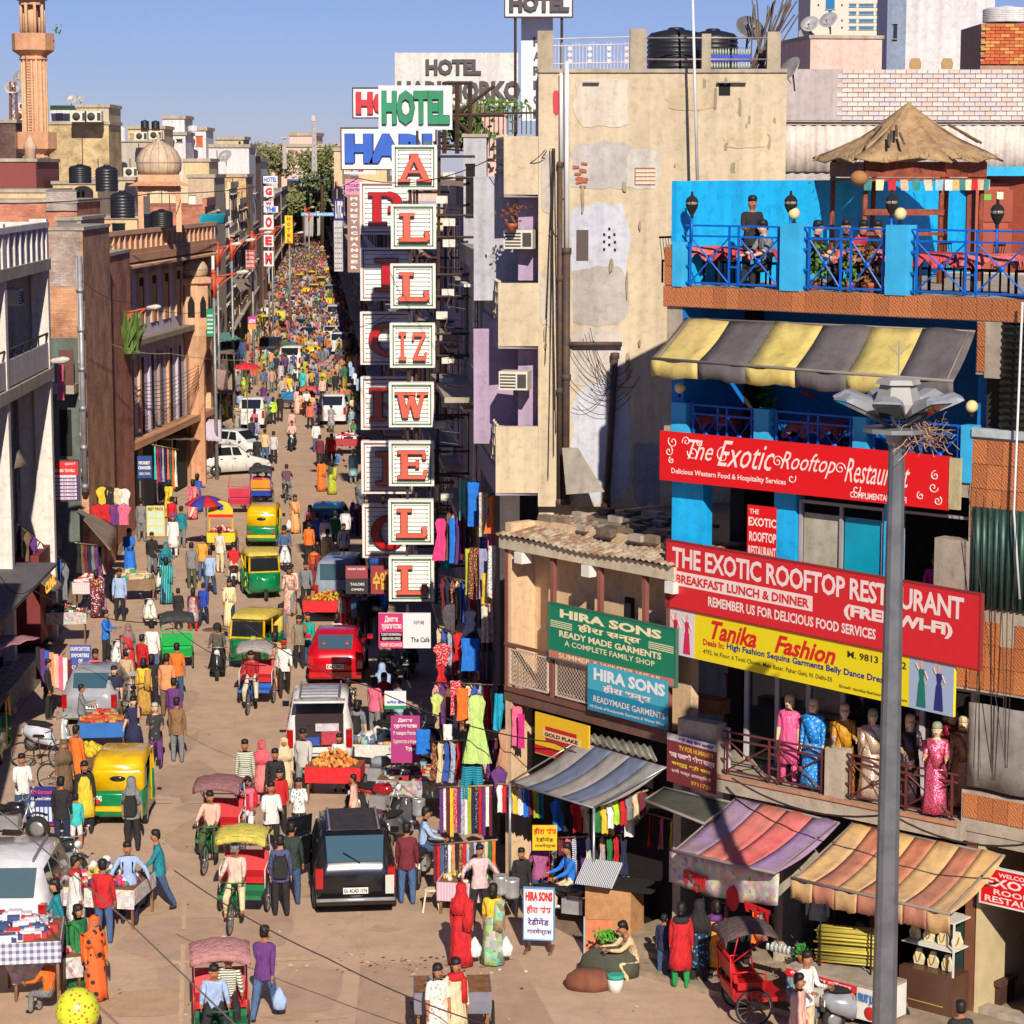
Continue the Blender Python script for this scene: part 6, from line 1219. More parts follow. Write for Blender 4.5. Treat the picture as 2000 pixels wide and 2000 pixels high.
def extra_mesh(kind):
 if kind in EXM:return EXM[kind]
 b=MB()
 if kind=='hair_s':b.loft([[(math.cos(a)*.088*s,.014+math.sin(a)*.102*s*(1 if math.sin(a)>0 else .9),z-((.11,.07,.02,0,0,0)[k]*max(0,min(1,math.sin(a)*2+.3))))for a in[2*math.pi*j/14 for j in range(14)]]for k,(s,z)in enumerate(((.93,.055),(1.0,.07),(1.02,.095),(.92,.122),(.68,.142),(.24,.152)))])
 elif kind=='hair_l':b.loft([[(math.cos(a)*.09*s,.02+math.sin(a)*.105*s,z-(.20 if math.sin(a)>0 and k==0 else .06 if math.sin(a)>0 and k==1 else 0))for a in[2*math.pi*j/12 for j in range(12)]]for k,(s,z)in enumerate(((.9,.03),(1.08,.05),(1.0,.1),(.75,.135),(.25,.15)))]);b.ball((0,.12,-.06),.05,8,0,k=4)
 elif kind=='scarf':b.loft([[(math.cos(a)*s,.01+math.sin(a)*s*d*(1 if math.sin(a)>0 else f),z)for a in[2*math.pi*j/14 for j in range(14)]]for s,d,f,z in((.24,.75,.6,-.48),(.21,.8,.7,-.3),(.14,.9,.6,-.14),(.108,1.1,.5,-.05),(.112,1.05,.45,.05),(.1,1.1,.9,.1),(.06,1.2,1,.145))])
 elif kind=='turban':b.ball((0,.01,.08),.118,12,0,.72)
 elif kind=='cap':b.lathe([(.095,.04),(.1,.07),(.085,.12),(.03,.145)],(0,.01,0),12);b.box(-.06,.06,-.19,-.08,.05,.062)
 elif kind=='helmet':b.ball((0,.01,.05),.14,12,0,.95)
 elif kind=='sari':
  def rg(z,rx,ry,w_,ph):return[(math.cos(a)*rx*(1+w_*math.sin(7*a+ph)),math.sin(a)*ry*(1+w_*math.sin(7*a+ph)),z)for a in[2*math.pi*j/28 for j in range(28)]]
  b.loft([rg(-.86,.25,.23,.07,0),rg(-.6,.22,.2,.06,.4),rg(-.3,.205,.18,.04,.8),rg(-.05,.19,.155,.02,1),rg(.12,.15,.115,0,0)]);b.loft([[(x+.02,y-.02,z),(x-.17,y-.02,z-.02),(x-.17,y+.03,z-.02),(x+.02,y+.03,z)]for x,y,z in((.13,-.13,.0),(.10,-.135,.2),(.02,-.12,.4),(-.08,-.04,.5),(-.1,.1,.46),(-.08,.13,.15),(-.06,.15,-.12))])
 elif kind=='kurta':
  def rg(z,rx,ry,w_):return[(math.cos(a)*rx*(1+w_*math.sin(6*a)),math.sin(a)*ry*(1+w_*math.sin(6*a)),z)for a in[2*math.pi*j/20 for j in range(20)]]
  b.loft([rg(-.5,.24,.2,.05),rg(-.3,.22,.18,.04),rg(-.05,.195,.15,.02),rg(.15,.165,.12,0),rg(.36,.175,.12,0),rg(.46,.13,.085,0)])
 elif kind=='tail':b.loft([[(math.cos(a)*rx,math.sin(a)*ry,z+.01*math.sin(3*a))for a in[2*math.pi*j/16 for j in range(16)]]for z,rx,ry in((-.14,.19,.145),(-.02,.185,.14),(.14,.155,.115))],caps=False)
 elif kind=='skirt':b.loft([[(math.cos(a)*rx*(1+.05*math.sin(7*a)),math.sin(a)*ry,z)for a in[2*math.pi*j/24 for j in range(24)]]for z,rx,ry in((-.5,.25,.22),(-.2,.22,.18),(.1,.15,.11))])
 elif kind=='stole':b.lathe([(.16,-.05),(.19,-.01),(.15,.06),(.09,.08)],(0,0,0),14,sy=.75);b.loft([[(x-.05,y-.02,z),(x+.05,y-.02,z),(x+.05,y+.015,z),(x-.05,y+.015,z)]for x,y,z in((.1,-.13,0),(.1,-.15,-.25),(.11,-.14,-.45))])
 elif kind=='pack':b.loft([[(x*w_,.12+y,z)for x,y in((-1,0),(1,0),(.9,.15),(-.9,.15))]for z,w_ in((-.02,.11),(.02,.15),(.3,.15),(.42,.1))],sm=False);b.bar((.1,.02,.45),(.1,.14,.4),.03);b.bar((-.1,.02,.45),(-.1,.14,.4),.03);b.tube([(.1,.02,.46),(.1,-.11,.38),(.1,-.11,.2),(.14,.06,.05)],.018,4);b.tube([(-.1,.02,.46),(-.1,-.11,.38),(-.1,-.11,.2),(-.14,.06,.05)],.018,4)
 elif kind=='bag':b.loft([[(math.cos(a)*r*.6,math.sin(a)*r*.5,z)for a in[2*math.pi*j/10 for j in range(10)]]for z,r in((-.42,.1),(-.38,.22),(-.22,.24),(-.08,.12),(0,.03))])
 EXM[kind]=mesh(dict(hair_s='hair',hair_l='hair',scarf='head_scarf',tail='shirt_tail',stole='scarf').get(kind,kind),b,[WHITE]);return EXM[kind]
XN=dict(S='scarf',U='turban',C='cap',M='helmet',I='sari',K='kurta',T='tail',J='skirt',O='stole',P='pack',G='bag')
def wear(t,kind,m,at,up,sc=None):
 me=extra_mesh(kind);nm=me.name.split('.')[0];o=link(nm,me,t,at);o.material_slots[0].link='OBJECT';o.material_slots[0].material=m
 if up.y:o.rotation_euler=(math.asin(-up.y),0,0)
 if sc:o.scale=sc
 return o
def person(label,p,rz,pose='S',top='w',bot='k',ex='',sc=1.0,sk=0,fine=True,group=None,slv='',mats=None,hair='s',nm='person'):
 me,hd,up=arche(pose,fine);t=thing(nm,label,nm,p,R(rz),group,sc)
 mt=(mats or{}).get(1)or cm(top);mb_=(mats or{}).get(2)or cm(bot);S=SKINS[sk];sh=SHOE if 'f' not in slv else S
 o=link('body',me,t)
 for i,m in enumerate((S,mt,mb_,sh,S if 's' in slv else mt,S if 'c' in slv else mb_)):o.material_slots[i].link='OBJECT';o.material_slots[i].material=m
 g=Vector((0,0,PZ.get(pose,.92)));has=''.join(ex[0::2])
 if not set(has)&set('SUM'):wear(t,'hair_l' if hair=='l' else 'hair_s',HAIRM if hair!='g' else M((190,185,180),'flat'),hd,up)
 for k,c in zip(ex[0::2],ex[1::2]):
  kind=XN[k];m=(mats or{}).get(k)or cm(c)
  if k in 'SUCM':wear(t,kind,m,hd,up)
  elif k=='O':wear(t,kind,m,g+up*.47,up)
  elif k=='P':bp=thing('backpack','%s backpack worn by the %s'%(PN[c],' '.join(label.split()[:8])),'backpack',p,R(rz),None,sc);q=link('bag',extra_mesh('pack'),bp,g);q.material_slots[0].link='OBJECT';q.material_slots[0].material=m
  elif k=='G':bp=thing('shopping_bag','%s shopping bag held by the %s'%(PN[c],' '.join(label.split()[:8])),'bag',p,R(rz),None,sc);q=link('bag',extra_mesh('bag'),bp,(-.27,-.05,.62));q.material_slots[0].link='OBJECT';q.material_slots[0].material=m
  else:wear(t,kind,m,g,up)
 if 'T' not in has and not set(has)&set('IKJ')and pose in 'SWVAHFCB':wear(t,'tail',mt,g,up)
 return t
def PG(label,px,py,rz,pose,top,bot,ex='',sc=1.0,**k):return person(label,G(px,py),rz,pose,top,bot,ex,sc,**k)
STR=M((225,222,215),'stripe',.8,(150,145,140),scale=14);CHK=M((225,150,120),'check',.8,(240,215,200),scale=12);REDSTR=M((235,230,225),'stripez',.8,(205,40,50),scale=6);ORP=M((238,105,45),'dots',.8,(50,35,40),scale=.45);GRP=M((90,170,60),'floral',.8,scale=.6);DOTB=M((30,40,60),'dots',.8,(80,170,200));BLKF=M((45,42,45),'dots',.8,(110,105,100),scale=.8);GSTR=M((95,110,80),'stripez',.8,(225,225,210),scale=7)
PEOPLE=[(252,1803,8,'A','l','n','Pn',1.0,{},'man in a pale blue shirt with arms spread walking towards the viewer'),(312,1777,-78,'W','t','d','',1.0,{},'man in a teal shirt and faded jeans striding left'),(259,1662,178,'S','g','k','SgPk',1.0,dict(slv='s',sk=2),'traveller in a dark tank top with a grey head scarf behind the yellow auto rickshaw'),(204,1842,175,'S','r','j','',1.0,{},'man in a red shirt and blue jeans seen from behind at the goods pile'),(149,1834,110,'S','w','w','KwOr',1.0,{},'man in a white kurta with a red scarf beside the goods pile'),(116,1880,-80,'V','t','r','Jg',.98,dict(slv='c',sk=2,hair='l'),'blurred woman in a teal top and grey skirt over red leggings walking left'),(155,1930,60,'S','e','e','Ie',.95,dict(hair='l'),'woman in a red blouse and long green drape behind the orange sari'),(188,1954,30,'S','o','o','So'+'Io',.95,dict(mats={'I':ORP,'S':ORP},hair='l'),'woman wrapped in an orange sari with black patterned borders'),(46,1611,20,'C','w','d','',1.0,{},'man in a white shirt standing beside the navy poster on the left'),(122,1662,175,'S','k','n','',1.0,{},'man in black seen from behind left of the yellow auto rickshaw'),(150,1658,-170,'S','q','w','',.75,dict(slv='c'),'child in a pale turquoise top and cream shorts by the black-shirted man'),(168,1627,10,'S','k','k','Ky',1.0,dict(hair='l'),'woman in a black shawl over a yellow tunic next to the auto rickshaw'),(127,1578,30,'S','h','h','ShKh',.98,{},'person wrapped in a brown shawl in the left shade'),(151,1550,150,'S','o','k','Ko',1.0,{},'bent person in an orange wrap at the banana cart'),(480,1580,10,'S','i','d','',1.0,dict(mats={1:GSTR}),'man in an olive striped shirt and jeans right of the brown-hooded rickshaw'),(517,1992,165,'W','v','j','Gl',1.02,{},'man in a violet shirt and pale jeans carrying a plastic bag, seen from behind'),(549,1790,-175,'S','b','k','Pk',1.0,dict(sk=2,mats={1:M((75,80,125),'cloth')}),'woman in a slate blue top with a black backpack beside the black car'),(571,1766,170,'S','e','d','',1.03,dict(mats={1:M((40,55,48),'cloth')}),'man in a dark green shirt by the open black car door'),(531,1672,15,'C','w','k','',1.0,{},'man in a white shirt behind the yellow-hooded rickshaw'),(547,1628,20,'S','r','k','Tr',.9,{},'boy in a red and black jacket in front of the black-shirted backpacker'),(585,1640,10,'C','w','k','',.85,dict(mats={1:M((235,232,230),'dots',.8,(90,90,100))}),'boy in a white printed shirt beyond the black car door'),(539,1600,5,'S','k','k','Pk',1.0,{},'man in a charcoal shirt with brown straps facing the viewer'),(513,1575,-5,'S','p','p','SpKp',.95,dict(mats={'S':M((235,95,110),'cloth'),'K':M((240,130,130),'cloth')}),'woman veiled in coral pink walking beside the beige shawl'),(556,1568,5,'S','c','t','ScKc',.95,dict(mats={2:M((120,185,180),'cloth')}),'woman in a beige shawl and pale aqua trousers'),(594,1556,-5,'W','w','g','',1.0,dict(mats={1:STR},sk=1),'older man in a striped white shirt and grey trousers behind the white van'),(692,1625,-100,'S','s','d','',.8,{},'boy in a pink shirt seen sideways above the black car roof'),(795,1766,178,'S','m','j','',1.02,{},'man in a maroon shirt and blue jeans standing right of the black car'),(937,1800,15,'H','s','k','',.95,dict(mats={1:M((225,195,200),'cloth')}),'youth in a pale pink shirt with hands on hips at the clothes stall'),(901,1888,170,'S','r','r','SrIrGw',.97,dict(hair='l'),'woman veiled head to foot in red carrying a white bag'),(963,1885,165,'S','y','e','IeGw',.95,dict(mats={'I':GRP},hair='l',slv='s'),'woman in a yellow blouse and green patterned sari with a white bag'),(855,2062,25,'S','w','w','Kw',.97,dict(mats={'K':M((238,228,215),'dots',.8,(200,160,130))},hair='l',slv='s'),'woman in a white printed kurta behind the metal cart at the bottom'),(890,2055,30,'S','c','c','KcOr',1.0,dict(hair='l'),'woman in a cream kurta with a red scarf behind the metal cart at the bottom'),(1054,1782,-160,'C','v','d','',.95,dict(mats={1:M((170,90,140),'cloth')}),'man in a mauve shirt at the clothes stall behind the white hindi board'),(1018,1790,10,'S','k','k','',.85,{},'boy in a dark shirt behind the steel drums'),(1329,1930,172,'S','r','e','KrOk',.97,dict(mats={2:M((20,150,70),'cloth')},hair='l'),'woman in a red kurta and bright green trousers at the stall'),(1296,1908,165,'S','n','d','',.72,{},'boy in a navy jacket leaning at the stall by the pole shadow'),(1398,1922,185,'S','o','k','OvKo',.95,dict(mats={'K':M((240,160,50),'cloth')},hair='l'),'woman in an orange tunic with a violet scarf at the stall'),(1364,1925,175,'S','k','k','SkKk',.97,dict(mats={'K':DOTB}),'woman in a black veil and turquoise dotted tunic at the stall'),(1445,1905,180,'S','k','k','SkKk',.97,{},'woman fully in black at the shop counter behind the rickshaw hood'),(1556,2090,60,'S','s','k','',1.0,{},'man in a pale pink shirt at the bottom edge beside the red rickshaw'),(1572,2045,40,'C','w','c','',1.02,{},'man in a white shirt beside the juice cart near the red rickshaw'),(1872,2150,180,'S','k','k','',1.0,{},'dark-haired person cut off by the bottom edge right of the mast'),(235,1212,5,'S','l','k','',1.05,dict(sk=1),'man in a pale blue shirt walking past the wicker stall on the left'),(197,1197,90,'S','p','p','SvIp',.95,dict(mats={'I':M((225,150,185),'cloth')}),'woman in a violet veil and long pink dress on the left'),(298,1127,5,'W','k','g','',1.0,{},'man in a black shirt and grey trousers walking towards the viewer'),(277,1058,175,'S','g','g','',1.05,{},'man in a grey shirt standing before the best price board'),(339,1088,-5,'S','w','w','UbKw',1.0,{},'bearded man in a blue turban and white tunic'),(336,1045,170,'S','r','k','',.95,{},'man in a red shirt behind the blue turban'),(355,1070,160,'S','t','g','',1.0,{},'man in a teal shirt beside the blue turban'),(375,1150,175,'S','g','i','',1.0,dict(slv='s'),'man in a grey t-shirt and olive trousers near the parked scooters'),(411,1165,170,'W','l','d','',1.0,{},'man in a light blue shirt and dark jeans walking away up the street'),(396,1135,175,'S','y','j','',1.0,dict(mats={1:M((225,165,60),'cloth')}),'man in an ochre shirt ahead of the light blue shirt'),(430,1119,150,'S','w','c','',1.02,dict(mats={1:M((232,220,200),'cloth')}),'man in cream shirt and trousers at the yellow snack cart'),(398,1222,175,'W','u','n','',.85,dict(mats={1:M((30,60,170),'cloth')}),'boy in a royal blue jacket left of the first auto rickshaw'),(378,1233,175,'S','m','r','Km',.85,dict(mats={'K':M((140,60,60),'floral')},hair='l'),'girl in a maroon embroidered dress beside the boy in royal blue'),(349,1228,180,'S','k','k','',.8,{},'child in a black jacket behind the green rickshaw'),(208,1292,75,'C','u','k','',.95,{},'youth in a shiny bright blue shirt touching the white scooter'),(252,1322,20,'S','g','r','SgIr',.95,dict(mats={'I':M((205,45,50),'cloth'),'S':M((135,115,120),'dots')}),'woman in a grey shawl over a red sari beside the white scooter'),(298,1326,175,'S','w','j','',1.03,{},'man in a white shirt seen from behind beside the green rickshaw'),(279,1345,150,'S','r','h','',.95,{},'man in a red shirt bending right of the grey shawl'),(248,1383,165,'S','c','w','Cw',1.0,dict(mats={1:M((205,175,140),'cloth')}),'man in a beige jacket and white cap with white trousers'),(347,1370,175,'S','o','d','',1.0,dict(slv='s'),'man in a bright orange t-shirt seen from behind'),(282,1396,170,'S','y','y','Iy',.95,dict(hair='l',mats={'I':M((195,150,70),'cloth')}),'woman in an ochre sari with bare back'),(298,1390,175,'S','k','k','',.97,dict(hair='l',slv='s'),'woman in a black tank top among the group by the silver car'),(327,1400,175,'S','a','h','',1.05,{},'broad man in a peach shirt seen from behind'),(341,1440,170,'S','v','k','',.95,{},'man in a purple shirt half hidden by the brown shirt'),(347,1489,172,'S','h','g','',1.0,dict(mats={1:M((140,105,70),'cloth')}),'man in a brown shirt and grey trousers walking away'),(305,1500,0,'C','k','v','',1.0,dict(sk=3,mats={1:BLKF},hair='g',slv='s'),'pale tourist in a black printed shirt and baggy purple trousers'),(263,1482,-10,'F','n','c','Jn',.97,dict(sk=3,hair='l',slv='s'),'woman in a navy sleeveless top with a shoulder bag shading her face'),(225,1415,5,'S','n','h','',.97,dict(sk=3,hair='l',slv='s'),'woman in a navy top with a brown satchel behind the snack cart'),(160,1440,100,'C','g','k','',.85,{},'boy in a grey t-shirt serving at the snack cart'),(96,1404,90,'S','k','k','',1.0,{},'man in black standing in the shade by the silver car'),(577,1042,0,'W','a','a','IaGw',.97,dict(mats={'I':M((235,175,110),'cloth')},hair='l'),'woman in a peach sari walking alone left of the blue car'),(570,1197,5,'S','w','i','',1.0,dict(mats={1:M((228,220,205),'cloth')}),'man in a cream shirt and olive trousers right of the green-yellow auto rickshaw'),(598,1191,5,'W','g','k','',1.0,{},'man in a grey shirt walking beside the cream shirt'),(614,1153,170,'S','m','m','ImOo',.97,dict(sk=1,mats={'I':M((130,35,35),'cloth'),1:M((200,90,40),'cloth')}),'monk in a rust and maroon robe seen from behind'),(640,1120,175,'S','c','c','Kc',1.0,dict(mats={'K':M((225,190,120),'cloth')}),'man in a sand yellow tunic beside the monk'),(549,1285,20,'S','g','j','',1.0,dict(slv='s'),'young man in a grey t-shirt looking down by the red car'),(585,1305,0,'F','g','k','',.97,dict(hair='l',slv='s',mats={1:M((140,130,110),'cloth')}),'young woman on the phone beside the red car'),(603,1302,-30,'S','t','d','',1.0,dict(mats={1:M((20,170,160),'cloth')}),'man in a turquoise shirt with a cross strap by the red car'),(556,1360,5,'W','w','k','Cr',1.0,{},'man in a white shirt and red cap walking with a yellow folder'),(637,1492,175,'S','p','y','KpPk',1.0,dict(mats={1:M((190,110,110),'cloth'),'K':M((190,110,110),'cloth'),2:M((220,190,110),'cloth')}),'man in a dusty pink kurta with a black shoulder bag at the open van'),(632,1462,150,'B','l','k','',1.0,{},'man in a blue shirt leaning into the open white van'),(663,1545,5,'S','w','w','',.85,{},'man in an off-white shirt behind the red snack stall'),(699,1490,165,'S','g','d','Pk',.97,dict(sk=3,hair='l',slv='s'),'woman in a grey t-shirt and jeans with a black backpack at the handbag seller'),(732,1440,150,'S','p','g','',.97,dict(sk=2,hair='l',slv='s'),'woman in a grey and pink top reaching for goods'),(751,1430,-10,'S','w','k','Or',.97,dict(sk=2,hair='l',mats={1:M((180,35,45),'cloth')}),'woman in a red jacket over a white shirt by the handbag seller'),(779,1440,-60,'C','l','g','',.95,{},'man in a pale blue shirt looking down at his stall'),(672,1232,0,'S','g','r','Or',.8,{},'boy in a dark shirt and red trousers behind the fruit cart'),(700,1250,175,'S','j','k','',1.0,{},'man in a dusty blue shirt standing in the shade before the dark boards'),(712,1259,178,'S','k','k','',1.03,{},'tall man in black in the shade before the dark boards'),(730,1247,178,'S','k','g','',1.0,{},'man in black and grey at the right of the shaded group'),(746,1200,150,'C','b','k','',1.0,{},'man in a blue shirt under the second lowest letter box'),(618,883,0,'S','w','j','',1.0,{},'man in a white shirt and pale jeans in the middle of the road'),(625,914,175,'S','m','k','',1.0,{},'man in a maroon checked shirt walking away up the road'),(648,911,175,'S','r','k','Gu',1.0,{},'man in a scarlet shirt carrying a blue bag'),(628,960,175,'S','o','o','Io',.95,dict(hair='l'),'woman in an orange sari beside the dark blue car'),(649,966,175,'S','i','i','Ix',.95,dict(hair='l'),'woman in a mustard green sari beside the dark blue car'),(690,945,175,'S','q','g','Kl',1.0,dict(hair='g',mats={'K':M((160,205,215),'cloth')}),'white-haired man in a pale aqua tunic at the right'),(518,901,175,'S','c','j','',1.0,dict(mats={1:M((230,195,140),'cloth')}),'man in a sand shirt and jeans walking with the grey shirt'),(535,906,175,'S','g','k','',1.0,dict(mats={1:M((205,200,205),'cloth')}),'man in a light grey shirt and black trousers walking away'),(503,916,175,'S','k','k','',1.0,{},'man in black left of the sand shirt'),(534,829,175,'S','f','k','',.97,dict(hair='l'),'woman in a lime green top seen from behind'),(510,828,175,'S','g','l','',1.0,{},'man in a grey shirt and very pale jeans'),(524,822,175,'S','b','k','',1.0,dict(mats={1:M((110,110,190),'cloth')}),'man in a periwinkle shirt beside the lime green top'),(547,824,175,'S','k','k','',1.0,{},'man in black right of the lime green top'),(606,838,0,'S','o','k','',.95,dict(hair='l',mats={1:M((235,110,90),'cloth')}),'woman in a coral top in front of the orange rickshaw'),(630,786,0,'S','s','k','',1.0,{},'man in a pink shirt near the orange rickshaw'),(655,775,170,'S','k','k','',1.0,{},'man in a black printed t-shirt near the pink shirt'),(579,766,0,'S','k','g','Ow',1.0,{},'man in a dark suit beside the turquoise sari'),(592,766,0,'S','q','q','Iq',.95,dict(hair='l'),'woman in a turquoise sari in the middle of the far road'),(604,765,0,'S','s','a','KsOk',.95,dict(hair='l'),'woman in a salmon kurta beside the turquoise sari'),(493,828,175,'S','r','k','',.95,dict(mats={1:REDSTR}),'person in a red and white striped t-shirt left of the group'),(470,818,175,'S','l','g','',1.0,{},'man in a lavender shirt standing by the white car'),(540,737,170,'W','n','k','',1.0,{},'man in a slate shirt walking behind the white minibus'),(530,725,170,'S','a','t','',.97,{},'person in an orange top and teal trousers left of the minibus'),(660,720,180,'S','j','d','',1.0,{},'man in a checked blue shirt right of the yellow auto rickshaw'),(606,1063,5,'S','p','k','Kp',.95,dict(hair='l'),'woman in a pink kurta behind the dark blue car'),(632,1055,20,'S','r','r','Kr',.95,dict(hair='l'),'woman in a crimson dress behind the dark blue car'),(620,1085,175,'S','b','k','',1.0,{},'man in a blue waistcoat among the walkers at the blue car'),(604,1100,175,'S','o','k','',.95,{},'woman in an orange top among the walkers at the blue car'),(636,1090,175,'S','w','g','',1.0,{},'man in a white shirt among the walkers at the blue car'),(675,1070,175,'S','w','k','',1.0,{},'man in a white t-shirt in the shade beneath the rear letter boxes'),(655,1080,175,'S','e','k','',1.0,{},'man in dark green in the shade beneath the rear letter boxes'),(672,1108,5,'S','w','k','Pk',1.0,{},'man in a white print t-shirt beside the grey van in shade'),]
LABUSED=set()
for q in PEOPLE:PG(q[9],q[0],q[1],q[2],q[3],q[4],q[5],q[6],q[7],**q[8]);LABUSED.add(q[9])
rr=random.Random(11);NP=len(PEOPLE)+20;TOPS='wrblnkgeyopvmtcahsuqfxi';BOTS='kngdjchwi';OCC=[]
def zone(px,Y):
 a,c_=edge_l(Y),edge_r(Y);f=(px-a)/(c_-a);return 'left edge' if f<.25 else 'left half' if f<.5 else 'right half' if f<.75 else 'right edge'
def dist(Y):return 'near the auto rickshaws' if Y<110 else 'by the white cars' if Y<135 else 'around the minibus' if Y<175 else 'beyond the minibus' if Y<215 else 'far off' if Y<255 else 'farthest off'
n=0
while n<300-NP:
 nr_=rr.random()<.3;Y=66+44*rr.random()if nr_ else 108+150*rr.random()**1.25;a,c_=edge_l(Y)+.5,edge_r(Y)-.4;f=rr.random();f=f*f*.9 if rr.random()<.45 else(1-f*f*.45 if rr.random()<.6 else f);x=a+(c_-a)*f
 if nr_:f=rr.uniform(.02,.3)if rr.random()<.6 else rr.uniform(.84,1)
 elif Y<135 and(f>.22 and f<.8):continue
 if any(abs(x-u)<.55 and abs(Y-v)<.6 for u,v in OCC):continue
 away=rr.random()<.55;fem=rr.random()<.4;tp,bt=rr.choice(TOPS),rr.choice(BOTS);gar=rr.choice(['sari','kurta','top'])if fem else rr.choice(['shirt','shirt','kurta','t-shirt'])
 lab='%s in a %s %s%s, %s, %s, %s'%('woman' if fem else 'man',PN[tp],gar,'' if gar=='sari' else ' and %s trousers'%PN[bt],'walking away' if away else 'facing viewer',zone(x,Y),dist(Y))
 if len(lab.split())>16:lab=lab.replace(' trousers','')
 if len(lab.split())>16:lab=lab.replace(' of the street','').replace('facing viewer','frontal')
 if lab in LABUSED or len(lab.split())>15:continue
 LABUSED.add(lab);OCC.append((x,Y));ex='I'+tp if gar=='sari' else 'K'+tp if gar=='kurta' else ''
 if fem and rr.random()<.3:ex+='S'+tp
 person(lab,(x,Y,0),(180 if away else 0)+rr.uniform(-35,35),rr.choice('SWVSC'),tp,bt,ex,rr.uniform(.9,1.04),rr.choice((0,0,1,2)),False,'crowd in the far street','s' if gar=='t-shirt' else '',mats={q_:M(P_[tp],pk,.8,P_[rr.choice('wkcyn')],scale=sc_)for q_ in(1,'K','I')}if(pk:=rr.choice(['check','stripe','stripez','dots','floral',0,0,0]))and(sc_:=5 if pk[0]in 'cs' else 1)else None,hair='l' if fem else 's');n+=1
b=MB();CR=[M(tuple(v*.8+30 for v in P_[c]),'flat',.8,k=.55)for c in 'wrblnkgeyopvmtcas']+[SKINS[0],HAIRM]
for k in range(2300):
 Y=170+480*rr.random()**.8;a,c_=edge_l(Y)+.3,edge_r(Y)-.3;x=rr.uniform(a,c_);s=rr.uniform(.9,1.05);m=rr.randrange(17);m2=rr.choice((4,5,6,8))
 ml=m2 if rr.random()<.7 else m;st_=rr.uniform(.02,.2)
 for sx in(-1,1):b.tube([(x+sx*.09,Y+sx*st_,.03),(x+sx*.08,Y,.85*s)],[.06,.09],4,ml,False);b.tube([(x+sx*.2,Y,1.38*s),(x+sx*.26,Y-st_*.5,1.08*s),(x+sx*.22,Y-st_,.86*s)],[.06,.05,.03],4,m,False)
 b.lathe([(.15,.74*s),(.15,1.0*s),(.2,1.32*s),(.08,1.48*s)],(x,Y,0),6,m,sm=False,sy=.65);b.lathe([(.07,1.46*s),(.1,1.58*s)],(x,Y,0),5,17,sm=False);b.lathe([(.1,1.57*s),(.06,1.72*s)],(x,Y,0),5,18,sm=False)
o=ob('distant_crowd',b,CR);tag(o,'dense many-coloured crowd filling the far end of the street','crowd',None,'stuff')
# == vehicles (front towards -y at heading 0)
def wheel(par,c,r,w_=.16,spoked=False,rimm=None):
 b=MB();rim=rimm or STEEL
 if spoked:
  pts=[(c[0],c[1]+r*math.cos(2*math.pi*k/20),c[2]+r*math.sin(2*math.pi*k/20))for k in range(21)];b.tube(pts,w_,5);t=ob('wheel',b,RUB,par);b=MB()
  b.tube([(p[0],c[1]+(p[1]-c[1])*.93,c[2]+(p[2]-c[2])*.93)for p in pts],w_*.5,4)
  for k in range(14):a=2*math.pi*k/14;b.tube([c,(c[0],c[1]+r*.93*math.cos(a),c[2]+r*.93*math.sin(a))],.004,3,0,False)
  b.lathe([(.03,-.04),(.03,.04)],c,6,ax=(1,0,0));ob('rim',b,rim,t);return
 b.lathe([(r*.6,-w_/2),(r*.95,-w_/2),(r,-w_*.3),(r,w_*.3),(r*.95,w_/2),(r*.6,w_/2)],c,18,ax=(1,0,0));t=ob('wheel',b,RUB,par)
 b=MB();b.lathe([(.02,-w_*.52),(r*.3,-w_*.5),(r*.6,-w_*.53),(r*.6,w_*.53),(r*.3,w_*.5),(.02,w_*.52)],c,14,ax=(1,0,0));ob('rim',b,rim,t)
KIND=dict(hatch=[(0,.3,.62,.64,.70,.5),(.03,.22,.70,.72,.86,.6),(.26,.2,.93,.95,.97,.74),(.30,.2,.96,1.0,1,.72),(.46,.2,.98,1.5,1,.72),(.62,.2,.99,1.53,1,.72),(.84,.2,1.0,1.5,1,.70),(.97,.22,.98,1.04,.96,.66),(1,.3,.85,.88,.88,.55)],suv=[(0,.35,.72,.74,.8,.6),(.03,.28,.85,.87,.92,.7),(.24,.26,1.05,1.08,.98,.8),(.27,.26,1.07,1.12,1,.8),(.40,.26,1.1,1.76,1,.80),(.6,.26,1.1,1.82,1,.81),(.90,.26,1.1,1.80,1,.79),(.985,.28,1.08,1.14,.97,.76),(1,.4,.95,.98,.93,.7)],van=[(0,.35,.8,.82,.85,.6),(.02,.28,.95,.98,.95,.7),(.12,.26,1.08,1.2,1,.8),(.2,.26,1.1,1.85,1,.82),(.6,.26,1.1,1.92,1,.84),(.95,.26,1.1,1.9,1,.82),(.99,.28,1.08,1.2,.98,.8),(1,.4,1,1.02,.95,.75)])
